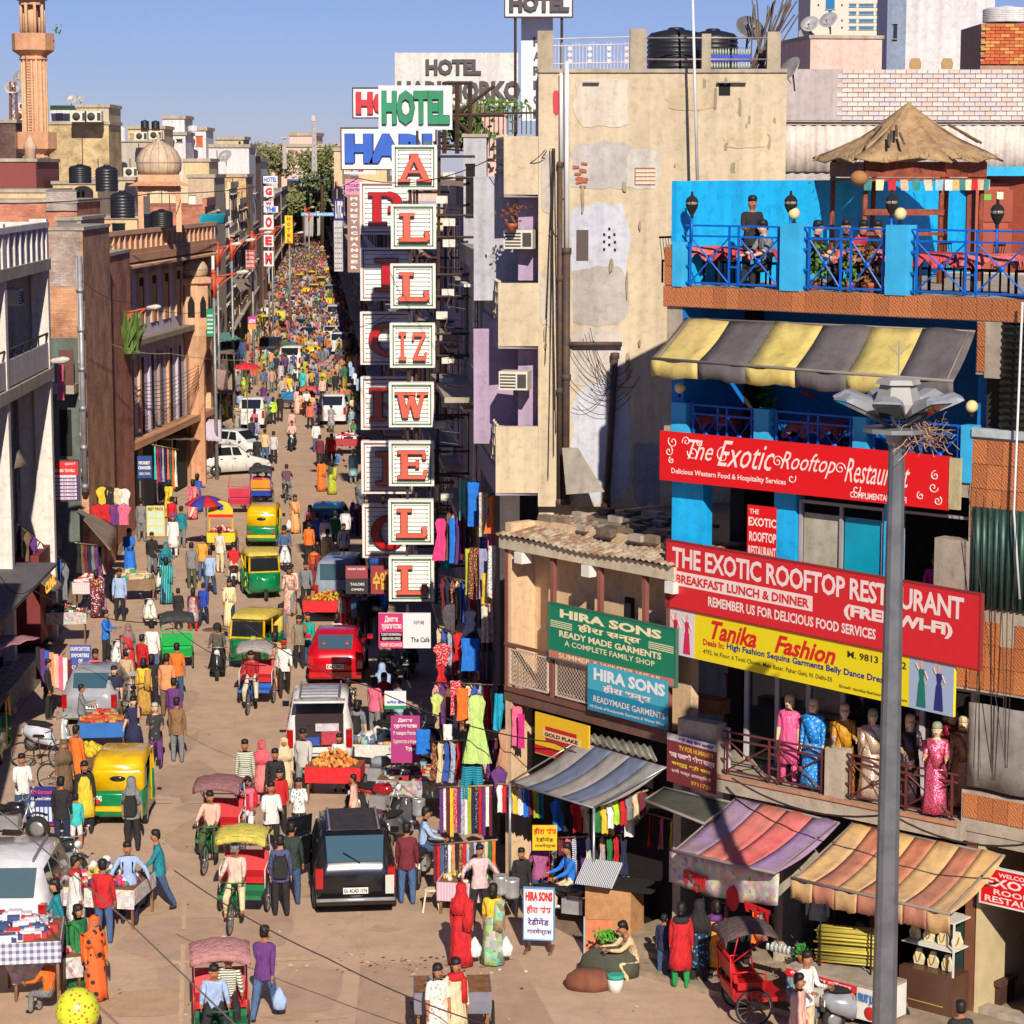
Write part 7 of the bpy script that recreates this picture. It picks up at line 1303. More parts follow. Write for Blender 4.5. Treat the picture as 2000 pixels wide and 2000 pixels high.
def car(label,px,py,rz,colr,kind='hatch',L=3.6,W=1.6,H=1.0,plate=None,rack=False,dark=False,cat='car',near=False,z=0,open_=False,ref='c'):
 p=G(px,py);m=colr if not isinstance(colr,tuple)else M(colr,'gloss',.3);t=thing('car' if cat=='car' else cat,label,cat,p,R(rz),None if near else 'cars in the street');h=W/2;S=KIND[kind]
 Y=lambda f:(f-.5)*L
 if near:
  Y=lambda f:(f-1.0)*L
 b=MB();rings=[]
 for f,lo,be,to,wb,wt in S:
  a=[(0,to*H+.012),(wt*h*.85,to*H),(wt*h,to*H-.04*(to-be)),(wb*h*.985,be*H),(wb*h,(be*.6+lo*.4)*H),(wb*h*.95,lo*H),(0,lo*H)]
  rings.append([(x,Y(f),z_)for x,z_ in a]+[(-x,Y(f),z_)for x,z_ in a[-2:0:-1]])
 b.loft(rings);ob('body',b,m,t)
 def at(f):
  for s0,s1 in zip(S,S[1:]):
   if s0[0]<=f<=s1[0]:k=(f-s0[0])/(s1[0]-s0[0]);return[s0[i]+(s1[i]-s0[i])*k for i in range(6)]
 iw=next(i for i,s in enumerate(S)if s[3]>1.4);ws0,ws1=S[iw-1],S[iw];ir=max(i for i,s in enumerate(S)if s[3]>1.4);rs0,rs1=S[ir],S[ir+1]
 def glass(q,nm='window',m_=GLASSD):b=MB();b.prism(q,(0,0,.004));return ob(nm,b,m_,t)
 def gl4(s0,s1,k0,k1,sg,nm,mm=GLASSD):
  w0=(s0[5]+(s1[5]-s0[5])*k0)*h*.88;w1=(s0[5]+(s1[5]-s0[5])*k1)*h*.9;z0=(s0[3]+(s1[3]-s0[3])*k0)*H;z1=(s0[3]+(s1[3]-s0[3])*k1)*H;y0=Y(s0[0]+(s1[0]-s0[0])*k0);y1=Y(s0[0]+(s1[0]-s0[0])*k1);o_=.018
  b=MB();b.prism([(-w0,y0+sg*o_,z0+o_),(w0,y0+sg*o_,z0+o_),(w1,y1+sg*o_,z1+o_),(-w1,y1+sg*o_,z1+o_)],(0,sg*.006,.006));ob(nm,b,mm,t)
 gl4(ws0,ws1,.08,.9,-1,'windshield');gl4(rs1,rs0,.12,.9,1,'rear_window',GLASSB if near else GLASSD)
 for sx in(-1,1):
  for f0,f1 in((ws1[0]-.04,.555),(.575,.76),(.78,S[ir][0]-.01)):
   if f1-f0<.04:continue
   q=[]
   for f,up_ in((f0,0),(f1,0),(f1,1),(max(f0,ws1[0])if f0<ws1[0]else f0,1)):
    s=at(f);k=.12 if not up_ else .86;q.append((sx*((s[4]+(s[5]-s[4])*k)*h+.012),Y(f),(s[2]+(s[3]-s[2])*k)*H))
   b=MB();b.prism(q,(sx*.006,0,0));ob('side_window',b,GLASSD,t)
  for yy in(Y(.19),Y(.82)):wheel(t,(sx*(h-.07),yy,.3*max(1,H*.98)),.3*max(1,H*.98),.18,rimm=STEEL)
  s=at(.03);b=MB();b.box(sx*h*.55,sx*h*.86,Y(0)-.01,Y(.05),s[2]*H*.78,s[2]*H*.93);ob('headlight',b,M((225,225,215),'glass'),t)
  s=at(.985);b=MB();b.box(sx*h*.78,sx*h*.965,Y(.965),Y(1)+.015,s[2]*H*.62,s[2]*H*1.04);ob('taillight',b,M((175,20,25),'glass',k=.8),t)
  s=at(.33);b=MB();b.box(sx*(h+.02),sx*(h+.2),Y(.33),Y(.35),s[2]*H+.04,s[2]*H+.18);ob('mirror',b,m if not dark else BLACKP,t)
 b=MB();b.box(-h*.93,h*.93,Y(1)-.05,Y(1)+.06,.3*H,.46*H);b.box(-h*.9,h*.9,Y(0)-.06,Y(0)+.05,.3*H,.48*H);ob('bumper',b,m if not near or kind=='hatch' else BLACKP,t)
 b=MB()
 for sx in(-1,1):
  s=at(.5)
  for f in(.36,.565,.77):b.box(sx*(h*s[4]*.985-.0),sx*(h*s[4]*.985+.006),Y(f)-.006,Y(f)+.006,.32*H,s[2]*H-.02)
  for f in(.53,.73):b.box(sx*(h-.005),sx*(h+.02),Y(f)-.07,Y(f)+.07,s[2]*H*.86,s[2]*H*.9)
 ob('door_seam',b,DARK,t)
 b=MB();b.box(-.26,.26,Y(1)+.062,Y(1)+.07,.56*H,.7*H);pl=ob('number_plate',b,WHITE,t)
 if plate:q=text(pl,plate,.24,-.24,.585*H,.675*H,Y(1)+.076,DARK,bold=.03)
 if rack:
  b=MB();zt=S[iw+1][3]*H
  for x in(-h*.6,h*.6):b.box(x-.02,x+.02,Y(.45),Y(.88),zt+.03,zt+.06)
  ob('roof_rail',b,STEEL,t)
 return t,Y,h
t,Y,h=car('old black estate car with its front door open, rear towards the viewer',695,1792,186,(26,26,30),'suv',4.1,1.72,.95,plate='DL 4CAD 1376',rack=True,near=True,dark=True)
b=MB();b.tube([(-.82,.12,.42),(.82,.12,.42)],.04,8);ob('rear_bar',b,CHROME,t)
b=MB();b.hexa([(-.88,-2.9,.4),(-.84,-2.9,.4),(-1.45,-2.0,.4),(-1.49,-2.0,.4),(-.86,-2.85,1.05),(-.82,-2.85,1.05),(-1.43,-2.0,1.05),(-1.47,-2.0,1.05)]);X=ob('door',b,BLACKP,t);X.scale.x=-1
b=MB();b.prism([(-.87,-2.75,1.1),(-1.44,-2.05,1.1),(-1.38,-2.05,1.6),(-.85,-2.5,1.6)],(.02,.02,0));o=ob('window',b,GLASSD,X)
b=MB();b.box(-.8,-.62,.066,.074,.52,.92);ob('sticker',b,M((200,200,190),'flat'),t);b=MB();b.bar((-.1,-.07,1.15),(.25,-.1,1.38),.02);ob('wiper',b,DARK,t)
b=MB();b.hexa([(-.55,-2.3,1.70),(.55,-2.3,1.70),(.58,-.6,1.70),(-.58,-.6,1.70),(-.55,-2.3,1.745),(.55,-2.3,1.745),(.58,-.6,1.735),(-.58,-.6,1.735)]);ob('roof_panel',b,M((62,56,55),'rust',.6,(45,40,40)),t)
t,Y,h=car('shiny red hatchback seen from behind in the middle of the street',655,1342,181,(205,15,35),'hatch',3.7,1.7,1.02,plate='DL 3C',near=True)
b=MB()
for x in(-.35,.35):b.lathe([(.06,-.003),(.06,.003)],(x,-.22,1.3),10,ax=(0,1,.8))
ob('sticker',b,M((190,80,95),'flat'),t)
t,Y,h=car('white people carrier with open tailgate full of luggage',625,1512,183,(232,230,228),'suv',4.4,1.74,1.04,rack=True,near=True,dark=True)
b=MB();b.box(-.62,.62,.0,.035,.72,1.6);ob('boot_opening',b,M((50,30,35),'paint'),t)
b=MB();b.grid(lambda u,v:(-.66+1.32*u,-.42+.95*v,1.86+.12*v),4,4,th=.05);ob('tailgate',b,M((232,230,228),'gloss'),t)
for(x0,x1,z0,z1,c)in((-.55,-.05,.8,1.15,(190,60,80)),(0,.5,.78,1.0,(60,80,170)),(-.5,.1,1.16,1.35,(205,200,205)),(.15,.5,1.0,1.3,(45,42,45))):b=MB();b.box(x0,x1,.036,.12,z0,z1);ob('luggage',b,M(c,'cloth'),t)
b=MB()
for k in range(5):b.bar((-.5,-1.6+k*.35,1.98),(.5,-1.6+k*.35,1.98),.03)
b.bar((-.5,-1.7,2.0),(-.5,0,2.0),.03);b.bar((.5,-1.7,2.0),(.5,0,2.0),.03);ob('roof_rack',b,STEEL,t)
car('white estate car cut by the left edge, rear towards the viewer',8,1878,182,(225,225,232),'suv',4.4,1.78,1.02,rack=True,near=True)
car('silver grey hatchback parked on the left among the crowd',175,1422,180,(165,168,175),'hatch',3.5,1.58,1.0,plate='DL 9463',near=True)
car('dark blue hatchback seen from behind beyond the letter boxes',636,1062,178,(15,70,125),'hatch',3.6,1.66,1.02,plate='DL',near=True)
car('pale grey van in shade behind the dark red board',655,1205,176,(150,160,175),'van',3.6,1.5,1.0,near=True)
for q in[('white hatchback, nearer of two parked across the left kerb',452,925,118,(235,233,230),'hatch',3.6,1.6),('white saloon, farther of two parked across the left kerb',470,893,60,(232,230,228),'hatch',3.9,1.6),('white car with dark rear window at the left behind the striped t-shirt',497,832,180,(235,232,228),'suv',3.8,1.65),('white car with red tail lamps on the right near the coral top',654,825,180,(230,228,228),'suv',3.8,1.7),('tall white minibus driving away in the middle of the street',575,722,176,(238,230,215),'van',4.6,1.8),('black car left of the minibus',532,700,178,(45,45,60),'suv',4.2,1.75),('dark blue car right of the minibus',605,672,176,(30,45,90),'hatch',3.8,1.65),('grey-blue car in front of the dark blue one',594,652,178,(120,130,155),'hatch',3.8,1.6),('white car under the lime sari on the right',650,668,174,(228,226,226),'hatch',3.8,1.6),('white car with red stripes at the right kerb',671,690,170,(232,228,226),'suv',4,1.7),('pale silver van facing the viewer far up the street',653,632,2,(205,205,200),'van',3.8,1.65),('silver car facing the viewer farther up the street',646,586,2,(170,168,165),'suv',4.2,1.75),('small white car among the far crowd',577,604,2,(230,226,220),'hatch',3.6,1.6)]:car(q[0],q[1],q[2],q[3],q[4],q[5],q[6],q[7])
YA=M((238,190,15),'gloss',.5);GA=M((10,135,80),'gloss',.5);YD=M((220,195,85),'cloth',.7)
def auto(label,px,py,rz,hood=None,s=1.0,band=None):
 t=thing('auto_rickshaw',label,'auto rickshaw',G(px,py),R(rz),'auto rickshaws',s);yh=hood or YA
 def rg(y,w_,z0,z1,r=.16):return[(-w_+.05,y,z0),(w_-.05,y,z0),(w_,y,z0+.08),(w_,y,z1-r),(w_-r*.35,y,z1-r*.3),(w_-r,y,z1),(-w_+r,y,z1),(-w_+r*.35,y,z1-r*.3),(-w_,y,z1-r),(-w_,y,z0+.08)]
 b=MB();b.loft([rg(.15,.62,.25,.75,.03),rg(.9,.66,.25,.92,.03),rg(1.2,.62,.28,.92,.03),rg(1.28,.56,.35,.85,.03)]);b.box(-.6,.6,-.7,.15,.25,.36);ob('rear_body',b,GA,t)
 b=MB();b.loft([rg(-1.12,.12,.5,.8,.05),rg(-1.0,.34,.38,.95,.08),rg(-.75,.56,.3,1.02,.06),rg(-.68,.58,.3,1.02,.06)]);ob('front_cowl',b,GA,t)
 b=MB();b.loft([rg(-.62,.56,1.52,1.64,.1),rg(-.3,.6,1.5,1.72,.12),rg(.5,.62,1.5,1.74,.14),rg(1.0,.62,1.35,1.7,.16),rg(1.22,.58,1.2,1.55,.16)]);b.loft([rg(.85,.63,.9,1.5,.1),rg(1.15,.62,.9,1.5,.1),rg(1.24,.58,.92,1.4,.1)]);ob('canopy',b,yh,t)
 b=MB();b.lathe([(.001,0),(.19,0),(.19,.02),(.001,.02)],(0,1.235,1.22),16,ax=(0,1,0),sx=1,sy=.35);ob('rear_window',b,GLASSD,t)
 b=MB();b.box(-.58,.58,1.27,1.31,.44,.56);b.box(-.5,.5,-.77,-.74,1.0,1.06);ob('yellow_band',b,YA,t)
 b=MB()
 for sx in(-1,1):b.bar((sx*.55,-.72,1.0),(sx*.53,-.6,1.58),.05);b.bar((sx*.6,.0,.4),(sx*.6,.0,1.55),.035);b.bar((sx*.6,.1,.72),(sx*.6,.9,.72),.035)
 ob('frame',b,YA,t);b=MB();b.prism([(-.5,-.735,1.06),(.5,-.735,1.06),(.48,-.62,1.52),(-.48,-.62,1.52)],(0,.01,0));ob('windshield',b,GLASSD,t)
 b=MB();b.box(-.52,.52,.3,.8,.5,.72);b.box(-.52,.52,.75,.85,.7,1.15);ob('seat',b,DARK,t)
 for sx in(-1,1):wheel(t,(sx*.56,.75,.22),.22,.12);b=MB();b.box(sx*.42,sx*.55,1.285,1.33,.62,.72);ob('taillight',b,REDP,t);b=MB();b.lathe([(.07,-.02),(.075,.02)],(sx*.26,-1.0,.84),10,ax=(0,1,0));ob('headlight',b,CHROME,t);b=MB();b.box(sx*.62,sx*.74,-.72,-.7,1.05,1.2);ob('mirror',b,DARK,t)
 wheel(t,(0,-1.05,.22),.22,.1)
 if band:text(t,band,.52,.38,.68,.82,1.3,WHITE,bold=.04)
 return t
auto('bright yellow and green auto rickshaw seen from behind, nearest to the viewer',248,1592,180,band='CNG')
auto('green auto rickshaw with yellow roof facing the viewer in the middle',512,1165,14,YD);auto('green auto rickshaw with a faded roof behind the red-seated rickshaw',497,1300,-12,YD);auto('yellow-hooded auto rickshaw seen from behind beside the scooter riders',519,1062,178)
auto('yellow auto rickshaw with green panel beside the minibus',613,716,180);auto('small yellow auto rickshaw far up the street',602,590,180);auto('yellow auto rickshaw facing the viewer beside the silver car',614,582,0);auto('yellow auto rickshaw in the far crowd below the banner',612,556,180);auto('yellow auto rickshaw at the farthest crossing',628,566,0,YD);auto('dark-hooded auto rickshaw hidden in the left shade',-30,1480,180,M((95,85,75),'cloth'))
for i,(px,py,rz,d)in enumerate(((548,640,180,1),(640,612,180,0),(585,560,0,1),(645,545,180,0),(600,520,180,1),(632,508,0,0),(520,650,20,1))):auto('%s auto rickshaw of the distant jam, %s roof'%(ORD[i],'pale' if d else 'bright yellow'),px,py,rz,YD if d else None)
def tb(b,*pts,r=.016,mi=0):b.tube(pts,r,5,mi)
def cyclef(t,y0,y1,m,r=.33):
 wheel(t,(0,y0,r),r,.02,True);b=MB();tb(b,(0,y1-.45,.82),(0,y1-.5,.3));tb(b,(0,y0+.22,.78),(0,y1-.46,.78));tb(b,(0,y0+.24,.7),(0,y1-.5,.3));tb(b,(0,y0,r),(0,y0+.24,.85),(0,y0+.22,1.0));tb(b,(-.26,y0+.32,1.0),(0,y0+.2,1.02),(.26,y0+.32,1.0));tb(b,(0,y1-.5,.3),(0,y1,r));tb(b,(0,y1-.46,.75),(0,y1,r));ob('frame',b,m,t);b=MB();b.box(-.07,.07,y1-.6,y1-.32,.82,.88);b.box(-.16,.16,y1-.53,y1-.48,.28,.31);ob('saddle',b,DARK,t)
def rick(label,px,py,rz,seat=(205,25,35),body=(25,120,70),hood=(150,105,100),rail=(215,205,200),hd=True,s=1.0,folded=False):
 t=thing('cycle_rickshaw',label,'cycle rickshaw',G(px,py),R(rz),'cycle rickshaws',s);S_=M(seat,'paint',.5);B_=M(body,'paint',.5);Rl=M(rail,'paint',.5);Hd=M(hood,'cloth',.8)
 for sx in(-.5,.5):wheel(t,(sx,0,.34),.34,.022,True)
 cyclef(t,-1.65,-.75+.3,B_);b=MB();tb(b,(0,-.9,.3),(0,0,.34));tb(b,(-.5,0,.34),(.5,0,.34));ob('axle',b,B_,t)
 b=MB();b.box(-.46,.46,-.62,-.1,.42,.5);b.box(-.46,.46,-.2,.35,.5,.62);b.hexa([(-.46,.3,.45),(.46,.3,.45),(.46,.36,.45),(-.46,.36,.45),(-.46,.36,.7),(.46,.36,.7),(.46,.42,.7),(-.46,.42,.7)]);ob('body',b,B_,t)
 b=MB();b.box(-.45,.45,-.22,.3,.66,.8);ob('seat',b,S_,t);b=MB();b.hexa([(-.45,.28,.8),(.45,.28,.8),(.45,.36,.8),(-.45,.36,.8),(-.45,.38,1.2),(.45,.38,1.2),(.45,.46,1.2),(-.45,.46,1.2)]);ob('backrest',b,S_,t)
 b=MB()
 for sx in(-.48,.48):tb(b,(sx,.42,.6),(sx,.45,1.3),r=.018);tb(b,(sx,.4,1.0),(sx,.1,1.02),(sx,-.22,.95),(sx,-.25,.55),r=.018);tb(b,(sx,.42,1.2),(sx,.3,1.75),r=.014);tb(b,(sx,.42,1.2),(sx,-.3,1.7),r=.014)
 tb(b,(-.48,.45,1.3),(.48,.45,1.3));ob('rail',b,Rl,t)
 if hd:b=MB();b.grid(lambda u,v:(-.54+1.08*u,-.42+.95*v,1.72+.12*math.sin(math.pi*v)-.10*(2*u-1)**2+.012*math.sin(u*19)),8,8,th=.012);b.grid(lambda u,v:(-.54+1.08*u,.53+.02*v,1.72-.10*(2*u-1)**2-.14*v),8,2,th=.01);b.grid(lambda u,v:(-.54+1.08*u,-.42-.02*v,1.72-.10*(2*u-1)**2-.12*v),8,2,th=.01);ob('hood',b,Hd,t)
 return t
def rider(label,px,py,rz,dx,dy,dz,top,bot,pose='R',s=1.0,**k):
 a=R(rz);g=G(px,py);return person(label,(g.x+dx*math.cos(a)-dy*math.sin(a),g.y+dx*math.sin(a)+dy*math.cos(a),dz),rz,pose,top,bot,k.pop('ex',''),s,**k)
rick('cycle rickshaw with a plum hood and white rail, driven by the checked shirt',432,1668,-6,hood=(145,100,100));rider('driver in an orange checked shirt on the plum-hooded rickshaw',432,1668,-6,0,-.85,.93,'o','i',mats={1:CHK})
rick('cycle rickshaw with a yellow-green hood and red seat, driven by an old man',478,1778,-4,hood=(205,190,85));rider('old driver in a pink shirt and grey cap on the yellow-green hooded rickshaw',478,1778,-4,0,-.85,.93,'s','c',ex='Cg',mats={1:M((232,200,185),'cloth')},slv='f')
rick('red-framed cycle rickshaw with a pale plum hood at the bottom edge',432,2030,8,body=(25,110,70),hood=(185,130,130),rail=(190,40,50));rider('driver in a pale blue striped shirt at the bottom edge',432,2030,8,-.12,-.85,.93,'l','k');rider('passenger in an olive and white striped t-shirt under the pale plum hood',432,2030,8,.15,.0,.82,'i','k',pose='T',mats={1:GSTR})
rick('cycle rickshaw with grey hood and red seat, driven by the dark red shirt',502,1372,-3,body=(40,100,190),hood=(165,155,155));rider('driver in a dark red shirt and pale trousers on the grey-hooded rickshaw',502,1372,-3,0,-.85,.93,'r','c',mats={1:M((175,25,40),'cloth')})
rick('bright green cycle rickshaw seen from behind beside the white shirt',345,1306,192,(30,190,90),(20,170,70),(60,60,62),(20,190,80));rick('bright red cycle rickshaw with a dark striped hood at the lower right',1458,1985,100,(200,20,30),(190,20,30),(95,78,78),(215,20,35))
rick('blue and yellow cycle rickshaw with passengers seen from behind',512,985,178,(235,160,50),(25,70,180),(50,50,60),(30,80,200));rick('pink-red cycle rickshaw parked left of the blue one',470,1003,178,(215,60,90),(200,50,80),(120,60,60),(215,80,100),hd=False);rick('blue cycle rickshaw with round water drums up the street',564,800,180,(60,140,200),(70,75,85),(60,60,65),hd=False);rick('orange hooded cycle rickshaw carrying an orange-clad load',602,810,0,(225,150,70),(225,145,60),(215,90,70));rick('cycle rickshaw with a dusty pink hood near the yellow auto rickshaw',635,757,5,(220,90,80),hood=(190,120,115))
rider('driver in a white shirt on the orange hooded rickshaw',602,810,0,0,-.85,.93,'w','k');b=rider('woman in a red blouse and pink drape seated beyond the checked driver',478,1650,-4,.1,.0,.82,'r','w',pose='T',ex='Op',hair='l')
rider('passenger with dark hair on the blue and yellow rickshaw',512,985,178,-.2,0,.82,'o','k',pose='T');rider('second passenger on the blue and yellow rickshaw',512,985,178,.2,0,.82,'r','k',pose='T')
def scoot(label,px,py,rz,c=(232,228,222),moto=False,s=1.0,grp='parked scooters and motorcycles',z=0):
 t=thing('motorcycle' if moto else 'scooter',label,'motorcycle' if moto else 'scooter',G(px,py),R(rz),grp,s);m=M(c,'gloss',.3);r=.3 if moto else .22;y0,y1=(-.68,.66)if moto else(-.62,.6)
 wheel(t,(0,y0,r),r,.1);wheel(t,(0,y1,r),r,.11);E=lambda y,w_,z0,z1:[(-w_,y,z0),(w_,y,z0),(w_*1.1,y,(z0+z1)/2),(w_*.6,y,z1),(-w_*.6,y,z1),(-w_*1.1,y,(z0+z1)/2)]
 b=MB()
 if moto:b.loft([E(-.38,.06,.72,.84),E(-.25,.13,.66,.92),E(.05,.13,.68,.88),E(.15,.09,.7,.8)]);b.loft([E(.15,.1,.6,.74),E(.6,.1,.68,.8),E(.85,.05,.74,.82)]);b.grid(lambda u,v:(-.06+.12*u,y0-.25+.5*v,.62+.05*math.sin(math.pi*v)),2,4,th=.02)
 else:b.loft([E(-.1,.12,.26,.4),E(.05,.2,.26,.66),E(.35,.22,.3,.72),E(.7,.17,.42,.72),E(.82,.08,.55,.68)]);b.loft([E(-.5,.2,.3,.42),E(-.46,.21,.4,.7),E(-.42,.14,.66,.94),E(-.4,.08,.9,.98)]);b.box(-.17,.17,-.45,.0,.25,.3);b.loft([E(-.78,.05,.38,.46),E(-.62,.09,.42,.5),E(-.48,.06,.45,.5)])
 ob('body',b,m,t);b=MB();b.loft([E(-.02,.1,.72,.78),E(.2,.15,.74,.83),E(.6,.14,.76,.84),E(.72,.08,.78,.84)]);ob('seat',b,DARK,t)
 b=MB();tb(b,(0,y0,r),(0,y0+.22,.9),r=.03);tb(b,(-.33,y0+.3,.98+.06*moto),(-.1,y0+.24,1.0),(.1,y0+.24,1.0),(.33,y0+.3,.98+.06*moto),r=.015)
 for sx in(-1,1):tb(b,(sx*.26,y0+.28,1.0),(sx*.32,y0+.2,1.18),r=.006);b.ball((sx*.33,y0+.2,1.2),.05,6,0,.6,k=4)
 if moto:tb(b,(.15,.1,.3),(.16,.9,.38),r=.045);b.box(-.12,.12,-.25,.2,.28,.6);tb(b,(0,-.45,.8),(0,-.3,.3),(0,.2,.28))
 ob('fork',b,CHROME if moto else STEEL,t);b=MB();b.lathe([(.08,-.04),(.09,.03)],(0,y0+.1 if moto else-.47,.86),10,ax=(0,1,0));ob('headlight',b,M((230,230,225),'glass'),t)
 b=MB();b.box(-.1,.1,.8,.82,.5,.62);ob('number_plate',b,WHITE,t);return t
SCL=[('white scooter with its front wheel out, nearest in the parked scooter line',293,1222,12,(235,230,215),0),('second white scooter in the line behind the grey-seated one',318,1160,5,(225,225,220),0),('silver scooter third in the parked line',322,1120,-4,(190,190,195),0),('white scooter touched by the youth in shiny blue',232,1308,10,(235,235,230),0),('white scooter parked in the shade at the left edge by the snack cart',100,1470,70,(210,215,225),0),('black motorcycle parked in the shade behind the navy poster',20,1640,80,(35,35,38),1),('motorcycle with chrome lamp above the white estate car',128,1712,40,(60,62,66),1),('silver and black motorcycle leaning at the magenta board',735,1545,75,(150,155,160),1),('white scooter behind the silver motorcycle',790,1500,60,(225,225,225),0),('black motorcycle with covered seat behind the magenta board',790,1465,95,(40,40,42),1),('red and silver motorcycle under the goods table',740,1600,60,(170,30,35),1),('scooter with a grey seat at the pile of plates',780,1645,160,(90,92,98),0),('dark motorcycle on which the man in light blue sits',825,1720,172,(120,25,35),1),('black motorcycle parked beside the white hindi board',1118,1808,70,(30,30,32),1),('grey scooter with a black box in the right shade under the cafe board',763,1330,165,(120,125,132),0),('dark scooter in the right shade beside the grey one',800,1320,175,(60,62,66),0),('old cream scooter with a metal shield at the bottom right',1640,1990,120,(190,185,170),0),('grey scooter at the foot of the lamp mast',1690,2010,100,(150,155,160),0),('white scooter behind the tall brown shirt, left kerb',420,870,30,(230,228,225),0),('dark scooter left of the white cloth sheet',440,905,50,(70,72,76),0),('white scooter by the pink cloth screen',428,818,20,(228,226,224),0)]
for q in SCL:scoot(q[0],q[1],q[2],q[3],q[4],bool(q[5]))
scoot('black scooter ridden towards the viewer by the helmeted rider',426,1322,4,(35,35,38),grp=None);rider('scooter rider in a grey jacket and black helmet',426,1322,4,0,.15,.86,'g','k',ex='Mk',mats={1:M((95,88,78),'cloth')});rider('child in green riding pillion behind the helmeted rider',426,1322,4,.05,.5,.88,'f','k',s=.75)
scoot('black scooter coming down the empty middle of the street',571,880,0,(35,36,40),grp=None);rider('rider in a pink shirt alone on the empty stretch of road',571,880,0,0,.15,.86,'s','k');scoot('white scooter with two riders beside the green auto rickshaw',556,1112,8,(225,225,225),grp=None);rider('rider in a blue-grey shirt beside the green auto rickshaw',556,1112,8,0,.1,.86,'j','k');rider('pillion passenger in a black and cream shirt',556,1112,8,.02,.5,.88,'h','k')
scoot('red motorcycle ridden away by the man in a red waistcoat',458,1145,185,(130,30,35),True,grp=None);rider('rider in a red waistcoat and white shirt on the red motorcycle',458,1145,185,0,.1,.86,'r','c');rider('man in a light blue shirt sitting sideways on the parked motorcycle',825,1722,100,0,.0,.86,'l','d',pose='T',slv='f');rider('man in a bright blue shirt sitting at the black motorcycle',1098,1800,-70,0,.2,.86,'u','c',pose='T')
t=thing('bicycle','bicycle ridden away by the man in a plum shirt','bicycle',G(560,980),R(180));cyclef(t,-.55,.5,IRON);wheel(t,(0,.5,.33),.33,.02,True);rider('man in a plum shirt pedalling a bicycle up the empty road',560,980,180,0,.05,.95,'v','g',mats={1:M((100,65,85),'cloth')})
for i,(px,py,rz)in enumerate(((385,935,80),(262,1400,15),(80,1500,80),(130,1545,70))):t=thing('bicycle',['bicycle leaning by the red notice below the second lamp','bicycle parked behind the beige jacket','black bicycle in the left shade beside the white scooter','bicycle behind the banana cart'][i],'bicycle',G(px,py),R(rz),'parked bicycles');cyclef(t,-.55,.5,IRON);wheel(t,(0,.5,.33),.33,.02,True)
# == hung clothes, stalls and goods
FLO=[M(c,'floral',.8,scale=s)for c,s in(((190,60,60),1.2),((120,90,160),1.5),((225,200,140),1.3),((60,120,170),1.4))];DOT=[M(a,'dots',.8,c,scale=s)for a,c,s in(((235,230,225),(110,110,120),1.6),((120,60,50),(230,190,90),1.5),((40,40,60),(200,190,200),1.6),((200,40,60),(240,220,210),1.7))];SP=[M(a,'stripez',.8,c,scale=s)for a,c,s in(((20,165,190),(20,90,110),6),((230,230,235),(60,80,140),7),((190,40,50),(235,225,220),7),((235,190,60),(120,60,40),6))]
SHP=dict(d=[(-.18,1),(.18,1),(.3,.9),(.2,.62),(.5,0),(-.5,0),(-.2,.62),(-.3,.9)],s=[(-.2,1),(.2,1),(.5,.82),(.42,.62),(.3,.7),(.32,0),(-.32,0),(-.3,.7),(-.42,.62),(-.5,.82)],t=[(-.38,1),(.38,1),(.48,.05),(.14,0),(0,.62),(-.14,0),(-.48,.05)],c=[(-.5,1),(.5,1),(.44,.5),(.5,0),(-.5,0),(-.44,.5)])
def gm(m):
 if isinstance(m,str):return dict(f=FLO,o=DOT,z=SP)[m[1]][int(m[2])]if m[0]=='!' else cm(m)
 return M(m,'cloth')
